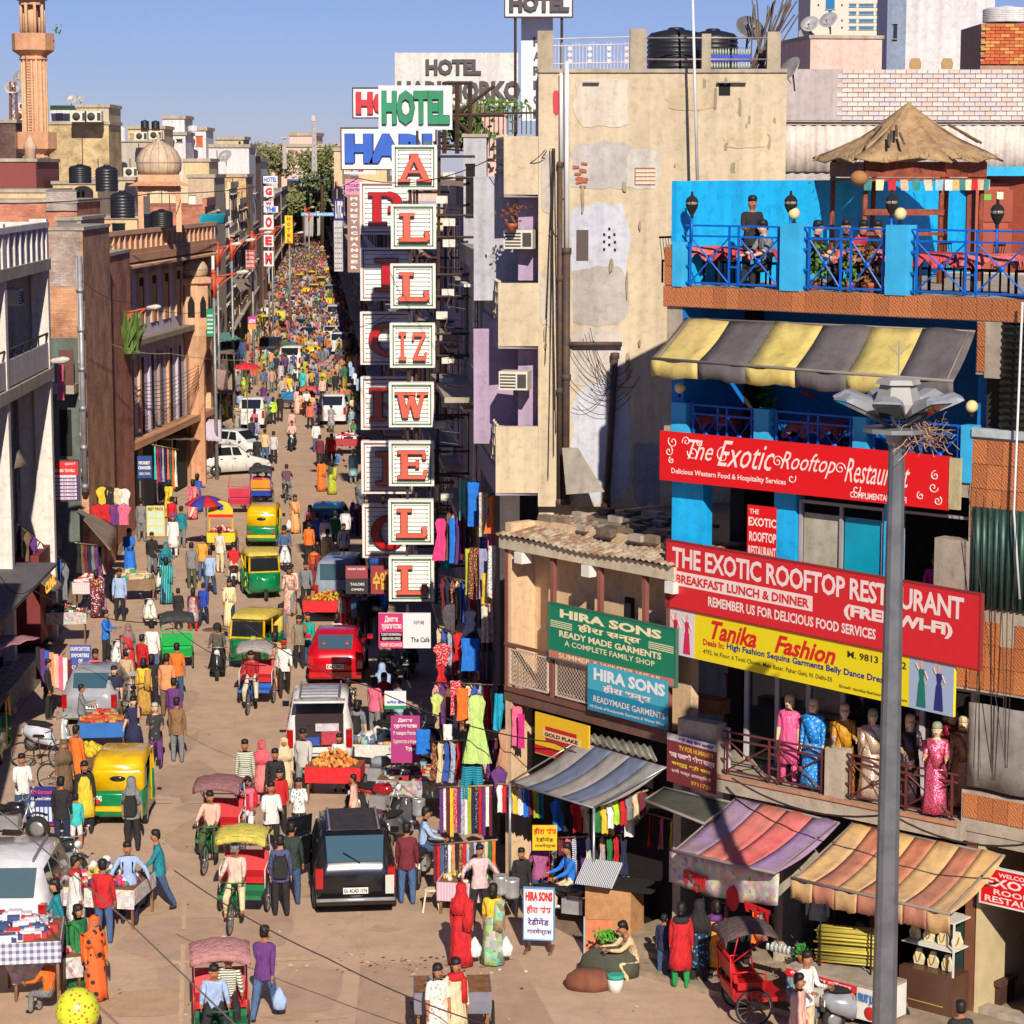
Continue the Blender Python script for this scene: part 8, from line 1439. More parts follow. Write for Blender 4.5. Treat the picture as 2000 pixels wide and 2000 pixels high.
def garment(label,px,py,wpx,hpx,Y,kind,m,rz=0,grp='hung clothes',nm=None,p=None,seq=None):
 k=Y/FPX;w_,h=wpx*k,hpx*k;q=p if p is not None else D(px,py,Y);nm=nm or dict(d='hung_dress',s='hung_shirt',t='hung_trousers',c='hung_cloth')[kind];t=thing(nm,label,nm.replace('_',' '),q,R(rz),grp);S=SHP[kind];b=MB();N_=len(S);ph=px*.7
 def zz(x,z):return-.035*math.sin(x/w_*14+ph)*(1-z/max(h,.01)*.3)-.012*math.sin(x/w_*31+ph*2)
 def edge(v):
  xs=[]
  for i in range(N_):
   (x0,y0),(x1,y1)=S[i],S[(i+1)%N_]
   if(y0-v)*(y1-v)<=0 and y0!=y1:xs.append(x0+(x1-x0)*(v-y0)/(y1-y0))
  return sorted(xs)
 vs=[.999,.9,.82,.7,.62,.5,.35,.2,.06,.001]
 def strip(side):
  rows=[]
  for v in vs:
   e=edge(v)
   if not e:continue
   lo,hi=(e[0],e[-1])
   if kind=='t' and len(e)>=4:lo,hi=(e[0],e[1])if side<0 else(e[-2],e[-1])
   elif kind=='t':lo,hi=(lo,(lo+hi)/2)if side<0 else((lo+hi)/2,hi)
   rows.append([(x,v)for x in[lo+(hi-lo)*j/6 for j in range(7)]])
  P=[[(x*w_,zz(x*w_,-h*(1-v)),-h*(1-v))for x,v in r]for r in rows];n=len(P);V_=[p_ for r in P for p_ in r];F=[(j*7+i,j*7+i+1,j*7+i+8,j*7+i+7)for j in range(n-1)for i in range(6)];o=len(V_);V_+=[(x,y+.03,z)for x,y,z in V_];b._add(V_,F+[tuple(i+o for i in reversed(f))for f in F]+[(j*7,j*7+7,j*7+7+o,j*7+o)for j in range(n-1)]+[(j*7+13,j*7+6,j*7+6+o,j*7+13+o)for j in range(n-1)],0,True)
 for sd in((-1,1)if kind=='t' else(1,)):strip(sd)
 ob('cloth',b,gm(m),t)
 if kind in 'ds':b=MB();b.tube([(-w_*.3,.015,-.04),(0,.015,.04),(w_*.3,.015,-.04)],.012,4);b.tube([(0,.015,.04),(0,.015,.1)],.006,4);ob('hanger',b,DARK,t)
 return t
for q in[(861,1013,38,84,61,'d',(240,60,130),'bright pink sleeveless dress with a dark round print beside the lowest letter boxes'),(871,1060,34,52,61.5,'s',(10,185,165),'turquoise top hanging behind the bright pink dress'),(889,1012,26,90,60.5,'c','u','royal blue and grey cloth beside the pink dress'),(905,938,18,80,60,'c',(120,200,175),'mint green scarf at the top of the dark side wall'),(925,940,26,90,58.5,'c','u','bright azure long cloth under the lowest beige balcony'),(944,962,18,88,57.5,'c','!f2','yellow and black patterned scarf next to the azure cloth'),(963,968,38,76,56.6,'d',(240,120,60),'orange frilled top under the corner of the beige balcony'),(962,1040,20,30,57,'c','p','pink cloth below the orange frilled top'),(927,1070,26,105,57.5,'t','!o1','brown and yellow flowered trousers on the white rod'),(915,1072,14,92,57.8,'c','x','lime trouser leg behind the flowered trousers'),(945,1072,20,100,57.2,'c',(150,150,185),'lavender trousers between the two patterned pairs'),(969,1066,40,108,56.4,'t','!o0','white dotted trousers with a yellow lining at the corner of the shop house'),(957,1120,34,62,56.8,'c','y','yellow scarf behind the white dotted trousers'),(948,1168,18,90,56.9,'c','!f2','ochre patterned scarf below the lavender trousers'),(962,1168,16,88,56.7,'c','!f0','red and green patterned scarf below the dotted trousers'),(975,1165,16,100,56.5,'c','!f3','pale blue patterned scarf at the shop-house corner'),(918,1193,40,58,57.2,'d','n','dark navy sequined dress above the blue skirt'),(919,1247,38,66,57,'c','u','plain bright blue skirt on the side wall'),(864,1256,38,50,59.5,'s','!o3','pink sequined top beside the cafe board'),(862,1300,30,46,59.3,'d','r','red and yellow belly dance dress below the sequined top'),(862,1342,26,22,59.2,'c','v','violet hem cloth below the belly dance dress'),(897,1236,26,56,57.6,'s','r','scarlet top half hidden behind the blue skirt'),(880,1180,36,90,60,'s',(85,78,82),'dull grey long shirt on the rack'),(905,1140,40,60,60,'s',(95,90,95),'wide grey shirt above the navy dress'),(955,1270,26,60,56.8,'s',(80,80,82),'charcoal shirt right of the blue skirt'),(931,1358,60,140,52.5,'d',(195,225,130),'big lime green layered dress at the corner stall'),(984,1355,46,78,52,'t',(10,160,195),'turquoise silk trousers right of the lime dress'),(985,1425,40,90,51.8,'d',(190,140,110),'tan and brown draped dress below the turquoise trousers'),(922,1498,52,68,51.5,'t','!z0','turquoise and green striped harem trousers'),(903,1345,24,66,54,'c','o','orange shawl behind the lime dress'),(890,1330,22,70,54.5,'c','!o3','pink patterned shawl left of the orange one'),(877,1345,24,90,55.5,'s',(120,75,65),'brown cord jacket on the rack end'),(853,1355,26,44,57,'s',(205,215,120),'small pale lime top beside the brown jacket'),(875,1415,20,60,55,'c','w','black and white cloth on the rack end'),(1010,1380,22,80,51.5,'c','p','pink cloth beside the cigarette board'),(1018,1395,14,70,51.3,'c',(210,30,130),'magenta cloth beside the cigarette board'),(826,1425,30,50,56,'c','u','blue and yellow bag cloth on the counter'),(975,1500,34,60,51,'s','v','teal and plum shirt above the hindi board')]:garment(q[7],*q[:7])
def row(base,n,x0,y0,x1,y1,hpx,Y0,Y1,kind,mats,wf=None,nm=None,rod=True,hj=.12):
 for i in range(n):
  f=(i+.5)/n;m=mats[i%len(mats)];wf=wf or(1.05 if kind=='c' else 1.7);c=('patterned' if m[0]=='!' else PN[m])if isinstance(m,str)else 'coloured'
  garment('%s %s %s, from the left'%(ORD[i],c,base),x0+(x1-x0)*f,y0+(y1-y0)*f,abs(x1-x0)/n*wf,hpx*rnd.uniform(1-hj,1+hj),Y0+(Y1-Y0)*f,kind,m,grp=base,nm=nm)
 if rod:t=thing('rail','hanging rail carrying the %s row'%base.split(',')[0],'rail',D(x0-4,y0-2,Y0));b=MB();b.tube([(0,0,0),tuple(D(x1+4,y1-2,Y1)-D(x0-4,y0-2,Y0))],.02,5);ob('rod',b,BAMBOO,t)
S1=['v','!o0','m','y','!o3','v','!f1','w','x','n','!o2','r']
row('scarf on the upper stall rail',15,858,1540,962,1536,92,51.8,51.2,'c',S1,nm='scarf');row('scarf on the lower stall rail',17,846,1652,968,1642,80,50.4,49.6,'c',['m','r','j','!o2','!o0','a','k','!o1','r','!f3','h','l','m','!f1','c','e','o'],nm='scarf')
row('shirt under the grey striped awning',9,972,1532,1062,1540,62,50.6,50.4,'s',['w','r','l','y','z' and 'w','u','m','x','t']);row('child garment under the awning corner',9,1150,1580,1262,1545,55,48.4,47.9,'s',['k','e','y','w','f','r','g','c','m']);row('long dress inside the open clothes shop',12,1062,1640,1225,1632,92,50.5,48.7,'d',['r','!o2','m','p','!z1','v','w','k','!f0','e','r','n']);row('bagged child dress under the green cloth',4,1262,1588,1345,1612,62,49,47.8,'d',['r','p','y','q'],wf=.8)
row('gown hung behind the mannequins',9,1418,1318,1512,1335,88,49.4,48.6,'d',['r','k','g','q','w','m','o','k','v']);row('dark garment in the back of the purple awning stall',9,1262,1700,1420,1770,120,49.2,47,'d',['k','v','g','b','r','k','l','p','n'],wf=1.0);row('striped packet towel near the juice stall',5,1415,1765,1500,1790,60,46.6,45.6,'c',['!z2','l','k','o','g'])
row('garment at the stall below the stone mosque',9,300,870,345,880,70,110,111,'d',['q','r','v','!f1','k','p','e','o','w'],wf=1.3);row('t-shirt shown at the left corner stall',4,192,950,250,955,45,92,92,'s',['y','k','c','w'],rod=False);row('lower t-shirt at the left corner stall',4,182,985,250,985,42,91,91,'s',['r','r','v','p'],rod=False);row('denim garment on the left side beyond the green board',8,425,665,478,668,34,150,152,'t',['d','n','j','d','b','n','d','j']);row('cloth hung in the shaded shops of the left edge',9,18,1010,130,1105,70,74,84,'s',['g','k','h','v','w','c','k','b','g']);row('dress on the second left shade rail',9,150,1062,212,1070,55,84,86,'d',['k','h','m','n','g','v','k','c','p']);row('garment on the shaded right kerb below the letter boxes',7,685,980,745,1000,60,78,72,'s',['v','k','m','n','g','j','r'],rod=False);row('blue shirt of the right kerb far stall',4,682,700,700,745,26,128,118,'s',['l','l','w','l'],rod=False)
row('shawl standing in the left pavement rack',8,70,1262,140,1290,74,68,68,'c',['k','v','b','a','s','p','w','m'],rod=False);garment('pink net cloth hanging off the shaded left white balcony house',117,712,14,70,88,'c','p')
MIX=['g','k','h','!f0','v','m','n','!o1','c','b','!f3','r']
row('garment on the upper side-wall rod',9,872,1000,955,1030,85,61,58.4,'d',MIX[2:]+MIX,rod=False);row('garment on the second side-wall rod',10,862,1125,958,1150,85,61,58.2,'s',MIX[5:]+MIX);row('garment on the third side-wall rod',11,852,1225,972,1260,85,60.4,57.2,'d',MIX[8:]+MIX);row('garment on the fourth side-wall rod',11,848,1335,985,1340,90,58.5,54.5,'s',MIX[3:]+MIX);row('garment on the lowest side-wall rod',12,842,1450,990,1445,80,55.5,52.8,'d',MIX[7:]+MIX)
row('cloth hung under the shop house balcony',8,1080,1560,1240,1575,60,50.2,48.4,'s',['u','k','r','c','n','y','v','w'],rod=False)
row('trousers low in the corner clothes stall',10,1085,1725,1228,1712,80,50.2,48.6,'t',['b','!o2','k','r','j','c','!f0','n','m','g'],rod=False)
GB=M((165,160,158),'plaster',.8,(145,138,132));GB2=M((110,122,150),'plaster',.8,(95,105,130));PUR=M((165,130,205),'plaster',.8,(160,135,130));RED_=M((235,105,110),'plaster',.8,(190,130,110));OR1=M((235,185,110),'plaster',.8,(190,160,125));OR2=M((215,130,95),'plaster',.8,(175,125,105));OLV=M((85,85,72),'plaster',.85,(70,70,62))
awning(FR,'awning','purple and coral striped cloth awning over the banner stall',(1437,1556),(1640,1606),(1312,1662),(1515,1706),-.1,-1.9,[PUR,RED_,RED_,PUR],4,.0,0,.1);awning(FR,'awning','orange and tan striped awning with frilled edge at the lower right',(1662,1606),(1963,1670),(1545,1715),(1856,1786),-.1,-1.7,[OR1,OR2,OR1,OR2,OR1,OR2,OR1],7,.38,24,.12);awning(FR,'awning','dark olive cloth awning between the grey and the purple ones',(1295,1538),(1432,1566),(1256,1562),(1378,1610),-.2,-1.1,[OLV],1,.0,0,.05)
t=thing('awning','grey awning with slate blue stripes over the corner clothes stall','awning');A_,B_,C_,D_=D(1128,1448,49.8),D(1302,1498,47.5),D(1160,1578,48.0),D(996,1528,50.2)
for k in range(5):
 b=MB();u0,u1=k/5,(k+1)/5;b.grid(lambda u,v:A_.lerp(B_,u0+(u1-u0)*u).lerp(D_.lerp(C_,u0+(u1-u0)*u),v)-Vector((0,0,.12*math.sin(math.pi*v))),3,8,th=.01);ob('canopy_panel',b,GB2 if k%2 else GB,t)
b=MB();b.tube([D_,C_],.025,5);b.tube([C_,B_],.025,5);b.tube([A_,D_],.02,5);b.tube([D_,(D_.x,D_.y,0)],.03,5);b.tube([C_,(C_.x,C_.y,0)],.03,5);ob('frame',b,STEEL,t)
b=MB();E_,F_=D(1118,1430,50.0),D(1270,1462,48.1);b.grid(lambda u,v:E_.lerp(F_,u).lerp(A_.lerp(B_,u*.9),v)+Vector((0,0,.05+.03*math.sin(u*70))),60,2,th=.005);t=thing('tin_sheet','corrugated tin sheet behind the grey striped awning','tin sheet');ob('sheet',b,M((170,170,150),'metal',.7,(120,115,100)),t)
t=thing('banner','many-coloured printed banner with red hindi letters under the purple awning','banner');A_,B_=D(1307,1662,46.6),D(1522,1706,43.8);b=MB();b.grid(lambda u,v:A_.lerp(B_,u)+Vector((-.02*math.sin(u*20)*v,.04*math.sin(u*26)*v,-.62*v-.1*math.sin(math.pi*u)*v)),20,4,th=.006);ob('cloth',b,M((235,205,190),'floral',.7,scale=.7),t)
fb=Fr(A_,math.degrees(math.atan2((B_-A_).y,(B_-A_).x)));LB=(B_-A_).length;tt=thing('banner_print','large red hindi words printed on the many-coloured banner','print',(A_.x,A_.y,0),fb.ang);zA=A_.z-.15
text(tt,'शर्मा',LB*.16,LB*.38,zA-.45,zA-.05,-.07,REDT,bold=.06);text(tt,'जूस',LB*.72,LB*.95,zA-.62,zA-.22,-.07,REDT,bold=.06);b=MB();b.ball((LB*.6,-.03,zA-.3),.2,12,0,1.2,.1);ob('figure_print',b,M((205,30,45),'flat'),tt)
SK_M=M((240,205,165),'gloss',.4);SEQ=lambda c,d:M(c,'sequin',.3,d);MQ=[(1541,.15,'K','p',(240,95,150),0,'mannequin in a short pink halter dress, leftmost on the balcony'),(1588,.15,'I','b',1,0,'mannequin in a blue embroidered gown second on the balcony'),(1648,.15,'I','y',(200,140,30),20,'mannequin in a mustard satin dress on the balcony'),(1703,.15,'I','c',2,25,'mannequin in a champagne sequin dress left of the lamp mast'),(1776,.2,'I','k',(60,40,45),30,'mannequin half hidden behind the lamp mast'),(1829,-.0,'I','r',3,10,'mannequin in a crimson and pink sequin gown right of the mast'),(1880,.75,'I','h',4,0,'tall mannequin in a copper beaded gown at the balcony end'),(1860,1.1,'K','m',(140,20,40),0,'mannequin in dark red behind the crimson gown')]
for px,yy,g_,c,m,rz,lab in MQ:
 x,_=FR.at(px,1480,yy);m_={1:M((0,130,220),'dots',.5,(150,205,210),scale=1.5),2:SEQ((225,185,150),(250,235,215)),3:SEQ((215,25,80),(250,150,180)),4:SEQ((190,125,85),(230,190,150))}.get(m)or M(m,'cloth',.4)
 t=person(lab,FR.w(x,yy,3.76),rz-25,'C' if rz else 'S','w','w',g_+c,1.0,3,True,'dressed mannequins','s',{g_:m_,1:m_,2:m_},'l' if rz!=20 else 's','mannequin')
 for ch in t.children:
  if ch.name.startswith('body'):ch.material_slots[0].material=SK_M;ch.material_slots[4].material=SK_M if m!=1 else m_
  if ch.name.startswith('hair'):ch.material_slots[0].material=M((215,190,150),'paint')if px!=1703 and px!=1829 else M((150,160,130),'paint')
def boxes(name,label,cat,p,rz,parts,group=None,scale=1.0):
 t=thing(name,label,cat,p,R(rz),group,scale)
 for q in parts:b=MB();b.box(*q[2:8]);ob(q[0],b,q[1],t)
 return t
TC=M((205,70,80),'cloth');TC2=M((225,110,110),'cloth')
def table(label,p,rz=0,m=TC,s=1.0):
 t=thing('table',label,'table',p,R(rz),'restaurant tables',s);b=MB();b.box(-.45,.45,-.45,.45,.7,.73);ob('tabletop',b,WOOD,t);b=MB();b.grid(lambda u,v:((u-.5)*1.1,(v-.5)*1.1,.745-.35*max(0,max(abs(u-.5),abs(v-.5))-.41)*9*(.7+.3*math.sin(u*20+v*17))),14,14,th=.006);ob('tablecloth_cover',b,m,t)
 for q in((-1,-1),(1,-1),(1,1),(-1,1)):b=MB();b.box(q[0]*.38,q[0]*.42,q[1]*.38,q[1]*.42,0,.7);ob('leg',b,DARK,t)
def chair(label,p,rz,m=DARK):
 t=thing('chair',label,'chair',p,R(rz),'restaurant chairs');b=MB();b.box(-.2,.2,-.2,.2,.42,.46);ob('seat',b,m,t);b=MB()
 for k in range(5):b.bar((-.18+.09*k,.2,.46),(-.18+.09*k,.26,.9),.012)
 b.bar((-.2,.26,.9),(.2,.26,.9),.03);ob('backrest',b,m,t)
 for q in((-1,-1),(1,-1),(1,1),(-1,1)):b=MB();b.box(q[0]*.17,q[0]*.2,q[1]*.17,q[1]*.2,0,.42);ob('leg',b,m,t)
for i,(px,yy,z)in enumerate(((1372,.9,13.25),(1455,1.0,13.25),(1690,1.6,13.25),(1850,.8,13.25),(1935,1.0,13.25),(1400,.8,9.96),(1600,.9,9.96))):
 x,_=FR.at(px,520,yy);PL=['leftmost on the terrace','before the standing waiter','under the hut roof','right of the second blue column','at the right end of the terrace','left on the floor under the awning','right on the floor under the awning'][i];table('table with a red cloth, '+PL,FR.w(x,yy,z),FR.ang*57+20,TC if i%2 else TC2);
 for k,dx in enumerate((-.75,.75)):chair('%s chair of the table %s'%(('left','right')[k],PL),FR.w(x+dx,yy+.1,z),math.degrees(FR.ang)+(90 if k==0 else-90))
for px,yy,pose,tp,rz,sk,lab,z in((1468,.75,'C','k',10,0,'curly-haired waiter in a black printed t-shirt standing on the terrace',0),(1497,.7,'T','g',-60,3,'guest with sunglasses seated beside the waiter',.46),(1588,.9,'T','k',60,3,'guest in a black t-shirt seated behind the first wide blue column',.46),(1678,1.6,'T','r',40,2,'guest in a red jacket seated under the hut roof',.46),(1718,1.7,'T','k',-40,2,'guest in black seated under the hut roof',.46),(1650,2.2,'T','k',0,2,'dark-haired guest at the back of the hut',.46)):
 x,_=FR.at(px,500,yy);person(lab,FR.w(x,yy,13.25+z),rz,pose,tp,'k','',1.0,sk,slv='s')
x,_=FR.at(1828,1150,.7);person('dark-haired person in bright pink behind the big red board',FR.w(x,.7,6.75),-20,'C','p','k','',1.0,mats={1:M((235,30,130),'cloth')});x,_=FR.at(1905,1900,.6);person('man in a grey waistcoat sitting on the shop step at the right',FR.w(x,.5,.72),-50,'T','g','c','',1.0,slv='');x,_=FR.at(1580,1850,.3);person('juice seller in a white shirt in the dark stall',FR.w(x,.6,.25),-20,'S','w','k','')
boxes('bench','brown carved bench under the seated man by the shop door','bench',FR.w(FR.at(1905,1900,.6)[0],.75,.25),-42,[('seat',M((90,55,45),'rust'),-.6,.6,-.25,.35,.36,.45),('panel',M((75,45,38),'rust'),-.58,.58,-.2,.3,0,.36)])
def heap(b,cx,cy,z,rx,ry,n,r,nm=3,hh=.3,cube=False,seed=1):
 q=random.Random(seed)
 for k in range(n):
  a,d=q.uniform(0,6.28),math.sqrt(q.random());x,y=cx+rx*d*math.cos(a),cy+ry*d*math.sin(a);zz_=z+hh*(1-d)*q.random()+r*.5;s=r*q.uniform(.7,1.3)
  if cube:b.box(x-s,x+s,y-s*.8,y+s*.8,zz_-s*.5,zz_+s*.5,q.randrange(nm))
  else:b.lathe([(s*.2,-s),(s,-s*.3),(s*.9,s*.5),(s*.2,s)],(x,y,zz_),6,q.randrange(nm))
def cart(label,px,py,rz,top,goods,w_=1.6,d_=1.0,h=.85,r=.05,n=160,hh=.3,cube=False,wheels=True,name='cart',cat='cart',yy=None,p=None):
 t=thing(name,label,cat,p or G(px,py),R(rz));b=MB();b.box(-w_/2,w_/2,0,d_,h-.06,h);ob('tray',b,WOOD,t);b=MB();b.box(-w_/2-.01,w_/2+.01,-.02,0,h-.38,h+.02);b.box(-w_/2-.02,-w_/2,0,d_,h-.3,h+.02);b.box(w_/2,w_/2+.02,0,d_,h-.3,h+.02);ob('side_cloth',b,top,t)
 for sx in(-1,1):
  for yy_ in(.08,d_-.08):b=MB();b.box(sx*(w_/2-.08),sx*(w_/2-.03),yy_-.03,yy_+.03,0,h-.06);ob('leg',b,WOOD,t)
  if wheels:wheel(t,(sx*(w_/2+.06),d_*.5,.3),.3,.025,True)
 b=MB();heap(b,0,d_/2,h,w_*.42,d_*.42,n,r,len(goods),hh,cube,int(px));ob('goods',b,[M(c,'paint')for c in goods],t)['kind']='stuff';return t
RC=M((225,30,40),'cloth');BC=M((40,110,190),'paint')
cart('fruit cart with rows of apples and limes under a red cloth',641,1222,0,RC,[(200,40,30),(190,200,60),(225,170,50)],1.7,1.1,n=260,r=.045);cart('red snack stall heaped with orange and yellow savouries',650,1566,-4,RC,[(235,130,60),(235,170,80),(225,150,90)],1.35,.9,n=260,r=.05,hh=.5);cart('snack cart with a blue front and jars of biscuits on the left',200,1474,6,BC,[(215,160,80),(190,130,70),(200,60,50)],1.25,.9,n=120,r=.08,cube=True);cart('cart loaded with bananas left of the yellow auto rickshaw',172,1545,10,M((110,80,50),'rust'),[(235,205,50),(225,190,40),(200,190,60)],1.0,.9,n=140,r=.09);cart('yellow snack cart with an arched painted hood in front of the parked rickshaws',432,1082,0,M((240,200,40),'paint'),[(225,90,50),(235,210,180),(200,60,60)],1.1,1.0,n=90,r=.06)
t=thing('arched_board','yellow arched cart hood with a blue emblem over the snack cart','sign',G(432,1078));b=MB();b.prism([(-.5,0,1.4),(.5,0,1.4),(.5,0,1.75),(.35,0,2.0),(0,0,2.12),(-.35,0,2.0),(-.5,0,1.75)],(0,.08,0));b.bar((-.47,.04,0),(-.47,.04,1.4),.05);b.bar((.47,.04,0),(.47,.04,1.4),.05);ob('board',b,M((240,195,50),'paint'),t);b=MB();b.box(-.5,.5,-.01,0,1.42,1.55);ob('stripe',b,RC,t);b=MB();b.ball((0,-.01,1.8),.13,8,0,.7,.2);ob('emblem',b,BLU2,t)
cart('wicker stall with paper goods under a teal edged cover on the left',262,1178,12,M((150,120,90),'plaster'),[(225,200,165),(60,160,120),(230,190,150)],1.5,1.1,n=120,r=.1,cube=True);cart('pile of bright bangles and clothes on a table left of the red-shirted man',185,1815,-10,M((230,215,205),'floral',scale=1),[(220,60,110),(40,150,110),(235,225,220),(70,60,120),(225,180,60)],1.7,1.4,n=320,r=.07,hh=.45,wheels=False);cart('white boxed goods stall at the bottom left corner',18,2010,8,M((225,222,232),'check',.7,(105,110,150),scale=2.5),[(240,238,240),(225,225,235),(200,60,60),(60,80,130)],1.9,1.5,1.6,n=280,r=.1,cube=True,wheels=False,hh=.4);cart('table of white and pink goods beside the seated orange shirt',95,1952,20,M((225,200,205),'floral'),[(235,225,225),(220,170,170),(150,40,60)],1.3,1.0,.75,n=200,r=.07,wheels=False)
cart('jewellery rack table with cards of trinkets on the left',118,1262,8,M((230,210,190),'goods',scale=1.5),[(225,60,60),(235,225,215),(40,140,100),(60,50,60)],1.7,.9,1.1,n=200,r=.06,wheels=False,cube=True);cart('glass-fronted tray of packets behind the trinket rack',172,1205,4,M((225,215,215),'check',scale=5),[(220,90,90),(235,220,215)],1.0,.8,1.2,n=100,r=.06,wheels=False,cube=True);cart('goods table crowded with metal pots and hats behind the parked motorcycles',815,1590,-8,M((190,170,160),'goods'),[(205,180,130),(225,215,210),(190,50,60),(150,175,200),(120,85,60)],2.0,1.3,.8,n=260,r=.09,wheels=False,cube=True);cart('striped cloth covered table by the youth in pale pink',905,1790,-10,M((225,190,205),'stripe',scale=5),[(230,220,200),(225,200,90)],1.1,.9,.7,n=30,r=.06,wheels=False);cart('handbag seller table covered with white and tan bags',735,1500,-6,M((225,215,210),'cloth'),[(230,222,215),(200,165,120),(150,190,180),(90,110,150)],1.5,.9,.6,n=120,r=.11,wheels=False);cart('right kerb table heaped with red and silver packets',680,890,0,M((180,60,70),'cloth'),[(225,60,70),(225,225,230),(40,40,50)],2.4,1.2,.9,n=160,r=.12,cube=True);cart('second right kerb table with bright bundles beyond the packets',672,800,0,M((80,130,110),'cloth'),[(240,160,60),(225,70,70),(90,160,120)],2.2,1.2,.9,n=120,r=.14);cart('flower seller cart on the left behind the cars',440,800,0,M((220,120,90),'cloth'),[(240,200,70),(235,110,80),(235,235,225)],2.2,1.2,.9,n=120,r=.12);cart('left kerb table with white goods beyond the teal awning',455,730,0,M((225,225,230),'cloth'),[(235,235,235),(60,60,80),(205,60,60)],2.4,1.3,.9,n=120,r=.14,cube=True)
t=cart('metal sided cart at the bottom edge in front of the two women',885,2040,3,M((150,150,165),'metal'),[(120,120,130)],1.35,1.0,.95,n=4,r=.05)
def umb(label,px,py,wpx,Y,m1,m2,h=2.3):
 p=D(px,py,Y);r=wpx*Y/FPX/2;t=thing('umbrella',label,'umbrella',(p.x,p.y,0));z=p.z
 for k in range(8):
  a0,a1=k*math.pi/4,(k+1)*math.pi/4;b=MB();b.grid(lambda u,v:(r*v*math.cos(a0+(a1-a0)*u),r*v*math.sin(a0+(a1-a0)*u),z-r*.42*v*v),3,5,th=.008);ob('panel',b,[m1,m2][k%2],t)
 b=MB();b.tube([(0,0,0),(0,0,z+.06)],.025,6);ob('pole',b,BAMBOO,t)
umb('large red and blue segmented umbrella on the left side',402,968,84,99,M((205,30,50),'cloth'),M((50,60,170),'cloth'));umb('big red umbrella on the left farther up the street',482,708,56,134,M((225,50,55),'cloth'),M((225,50,55),'cloth'));umb('small yellow umbrella in the far crowd',609,528,16,330,M((240,190,60),'cloth'),M((235,175,60),'cloth'));umb('red umbrella in the far crowd',628,506,24,380,RC,RC);umb('orange striped umbrella at the right kerb below the ticket board',694,580,26,190,M((240,130,70),'cloth'),M((240,200,160),'cloth'))
t=boxes('fruit_juice_cart','painted juice cart with bright prints at the lower right','cart',FR.w(FR.at(1535,1900,-1.9)[0],-1.9,0),-41.7,[('counter',CONC,0,2.1,0,.8,.9,.95),('side',WHITE,1.55,2.1,.01,.8,.3,.9)]);PRT=[M(c,'goods',.5,scale=1.3)for c in((60,130,190),(225,60,60),(240,200,80))]
for k in range(5):b=MB();b.box(.02+.3*k,.3+.3*k,-.01,0,.25,.75);ob('print_panel',b,PRT[k%3],t)
b=MB();b.box(0,1.54,-.01,.0,.76,.9);ob('name_strip',b,REDS,t);text(t,'वैष्णो जूस कॉर्नर',.1,1.45,.78,.88,-.015,WT,bold=.03);text(t,'FRUIT JUICE',1.6,2.05,.6,.8,-.016,M((40,120,190),'flat'),bold=.06);b=MB();b.ball((1.85,.0,.45),.13,8,0,1,.15);ob('print',b,REDP,t);wheel(t,(.3,.4,.28),.28,.02,True);wheel(t,(1.8,.4,.28),.28,.02,True)
b=MB();qq=random.Random(2)
for k in range(170):z=qq.uniform(0,.62);x=qq.uniform(-.06,.06);y=qq.uniform(0,.5);b.tube([(x,y,z),(1.15+x,y+.1,z+.06)],.018,5,qq.randrange(3))
t=thing('sugarcane_stack','stack of yellow sugarcane stalks in a black frame on the juice cart','sugarcane',FR.w(FR.at(1600,1850,-1.4)[0],-1.5,1.0),R(-30));ob('cane',b,[M((225,205,80),'paint'),M((200,180,70),'paint'),M((170,160,70),'paint')],t)['kind']='stuff';b=MB()
for x in(.1,1.1):b.bar((x,-.06,-.1),(x,-.06,.8),.03);b.bar((x,.6,-.1),(x,.6,.8),.03)
ob('frame',b,DARK,t);plant('red-potted mint bunch on the juice cart',FR.w(FR.at(1562,1830,-1.7)[0],-1.6,1.1),.2,.16,80,blade=False,lf=.04,m=M((60,150,50),'leaf'),pot=.1);plant('bowl of green herbs behind the red rickshaw hood',FR.w(FR.at(1470,1810,-1.5)[0],-1.3,1.2),.12,.12,60,blade=False,lf=.04,m=M((90,170,60),'leaf'),pot=.1)
for i in range(12):x=FR.at(1500+4*i,1815,-1.5)[0];t=thing('glass_tumbler','%s upturned glass tumbler in the row on the juice counter'%ORD[i],'glass',FR.w(x,-1.5+.1*(i%2),1.0),0,'tumblers on the juice counter');b=MB();b.lathe([(.04,0),(.028,.12),(.02,.125)],n=8);ob('glass',b,M((190,195,190),'glass',k=.8),t)
xj=FR.at(1762,1880,-.5)[0];t=boxes('display_case','brown jewellery showcase with necklace busts right of the lamp mast','showcase',FR.w(xj,-.6,.24),-41.7,[('base',M((95,65,50),'paint',.4),0,1.15,0,.6,0,.75),('shelf',WHITE,.02,1.12,.03,.55,1.2,1.22),('back',M((30,60,60),'paint'),0,1.15,.58,.6,.75,1.75),('top',WHITE,0,1.15,0,.6,1.75,1.78),('corner_post',WHITE,1.12,1.15,0,.03,.75,1.75),('inlay',M((180,150,80),'paint'),.2,.95,-.004,0,.15,.17)])
for i in range(7):x=.15+.3*(i%4)+.1*(i//4);z=.76 if i>3 else 1.23;b=MB();b.loft([[(x+u*s,.25+.06*a,z+v)for u,a in((-.11,1),(.11,1),(.11,0),(-.11,0))]for s,v in((.8,0),(1,.12),(.5,.24),(.35,.3))],sm=False);bu=ob('bust',b,M((235,225,185),'paint'),t);b=MB();b.tube([(x-.06,.24,z+.22),(x-.03,.235,z+.1),(x,.235,z+.05),(x+.03,.235,z+.1),(x+.06,.24,z+.22)],.012,4);ob('necklace',b,M((215,170,60),'metal'),bu)
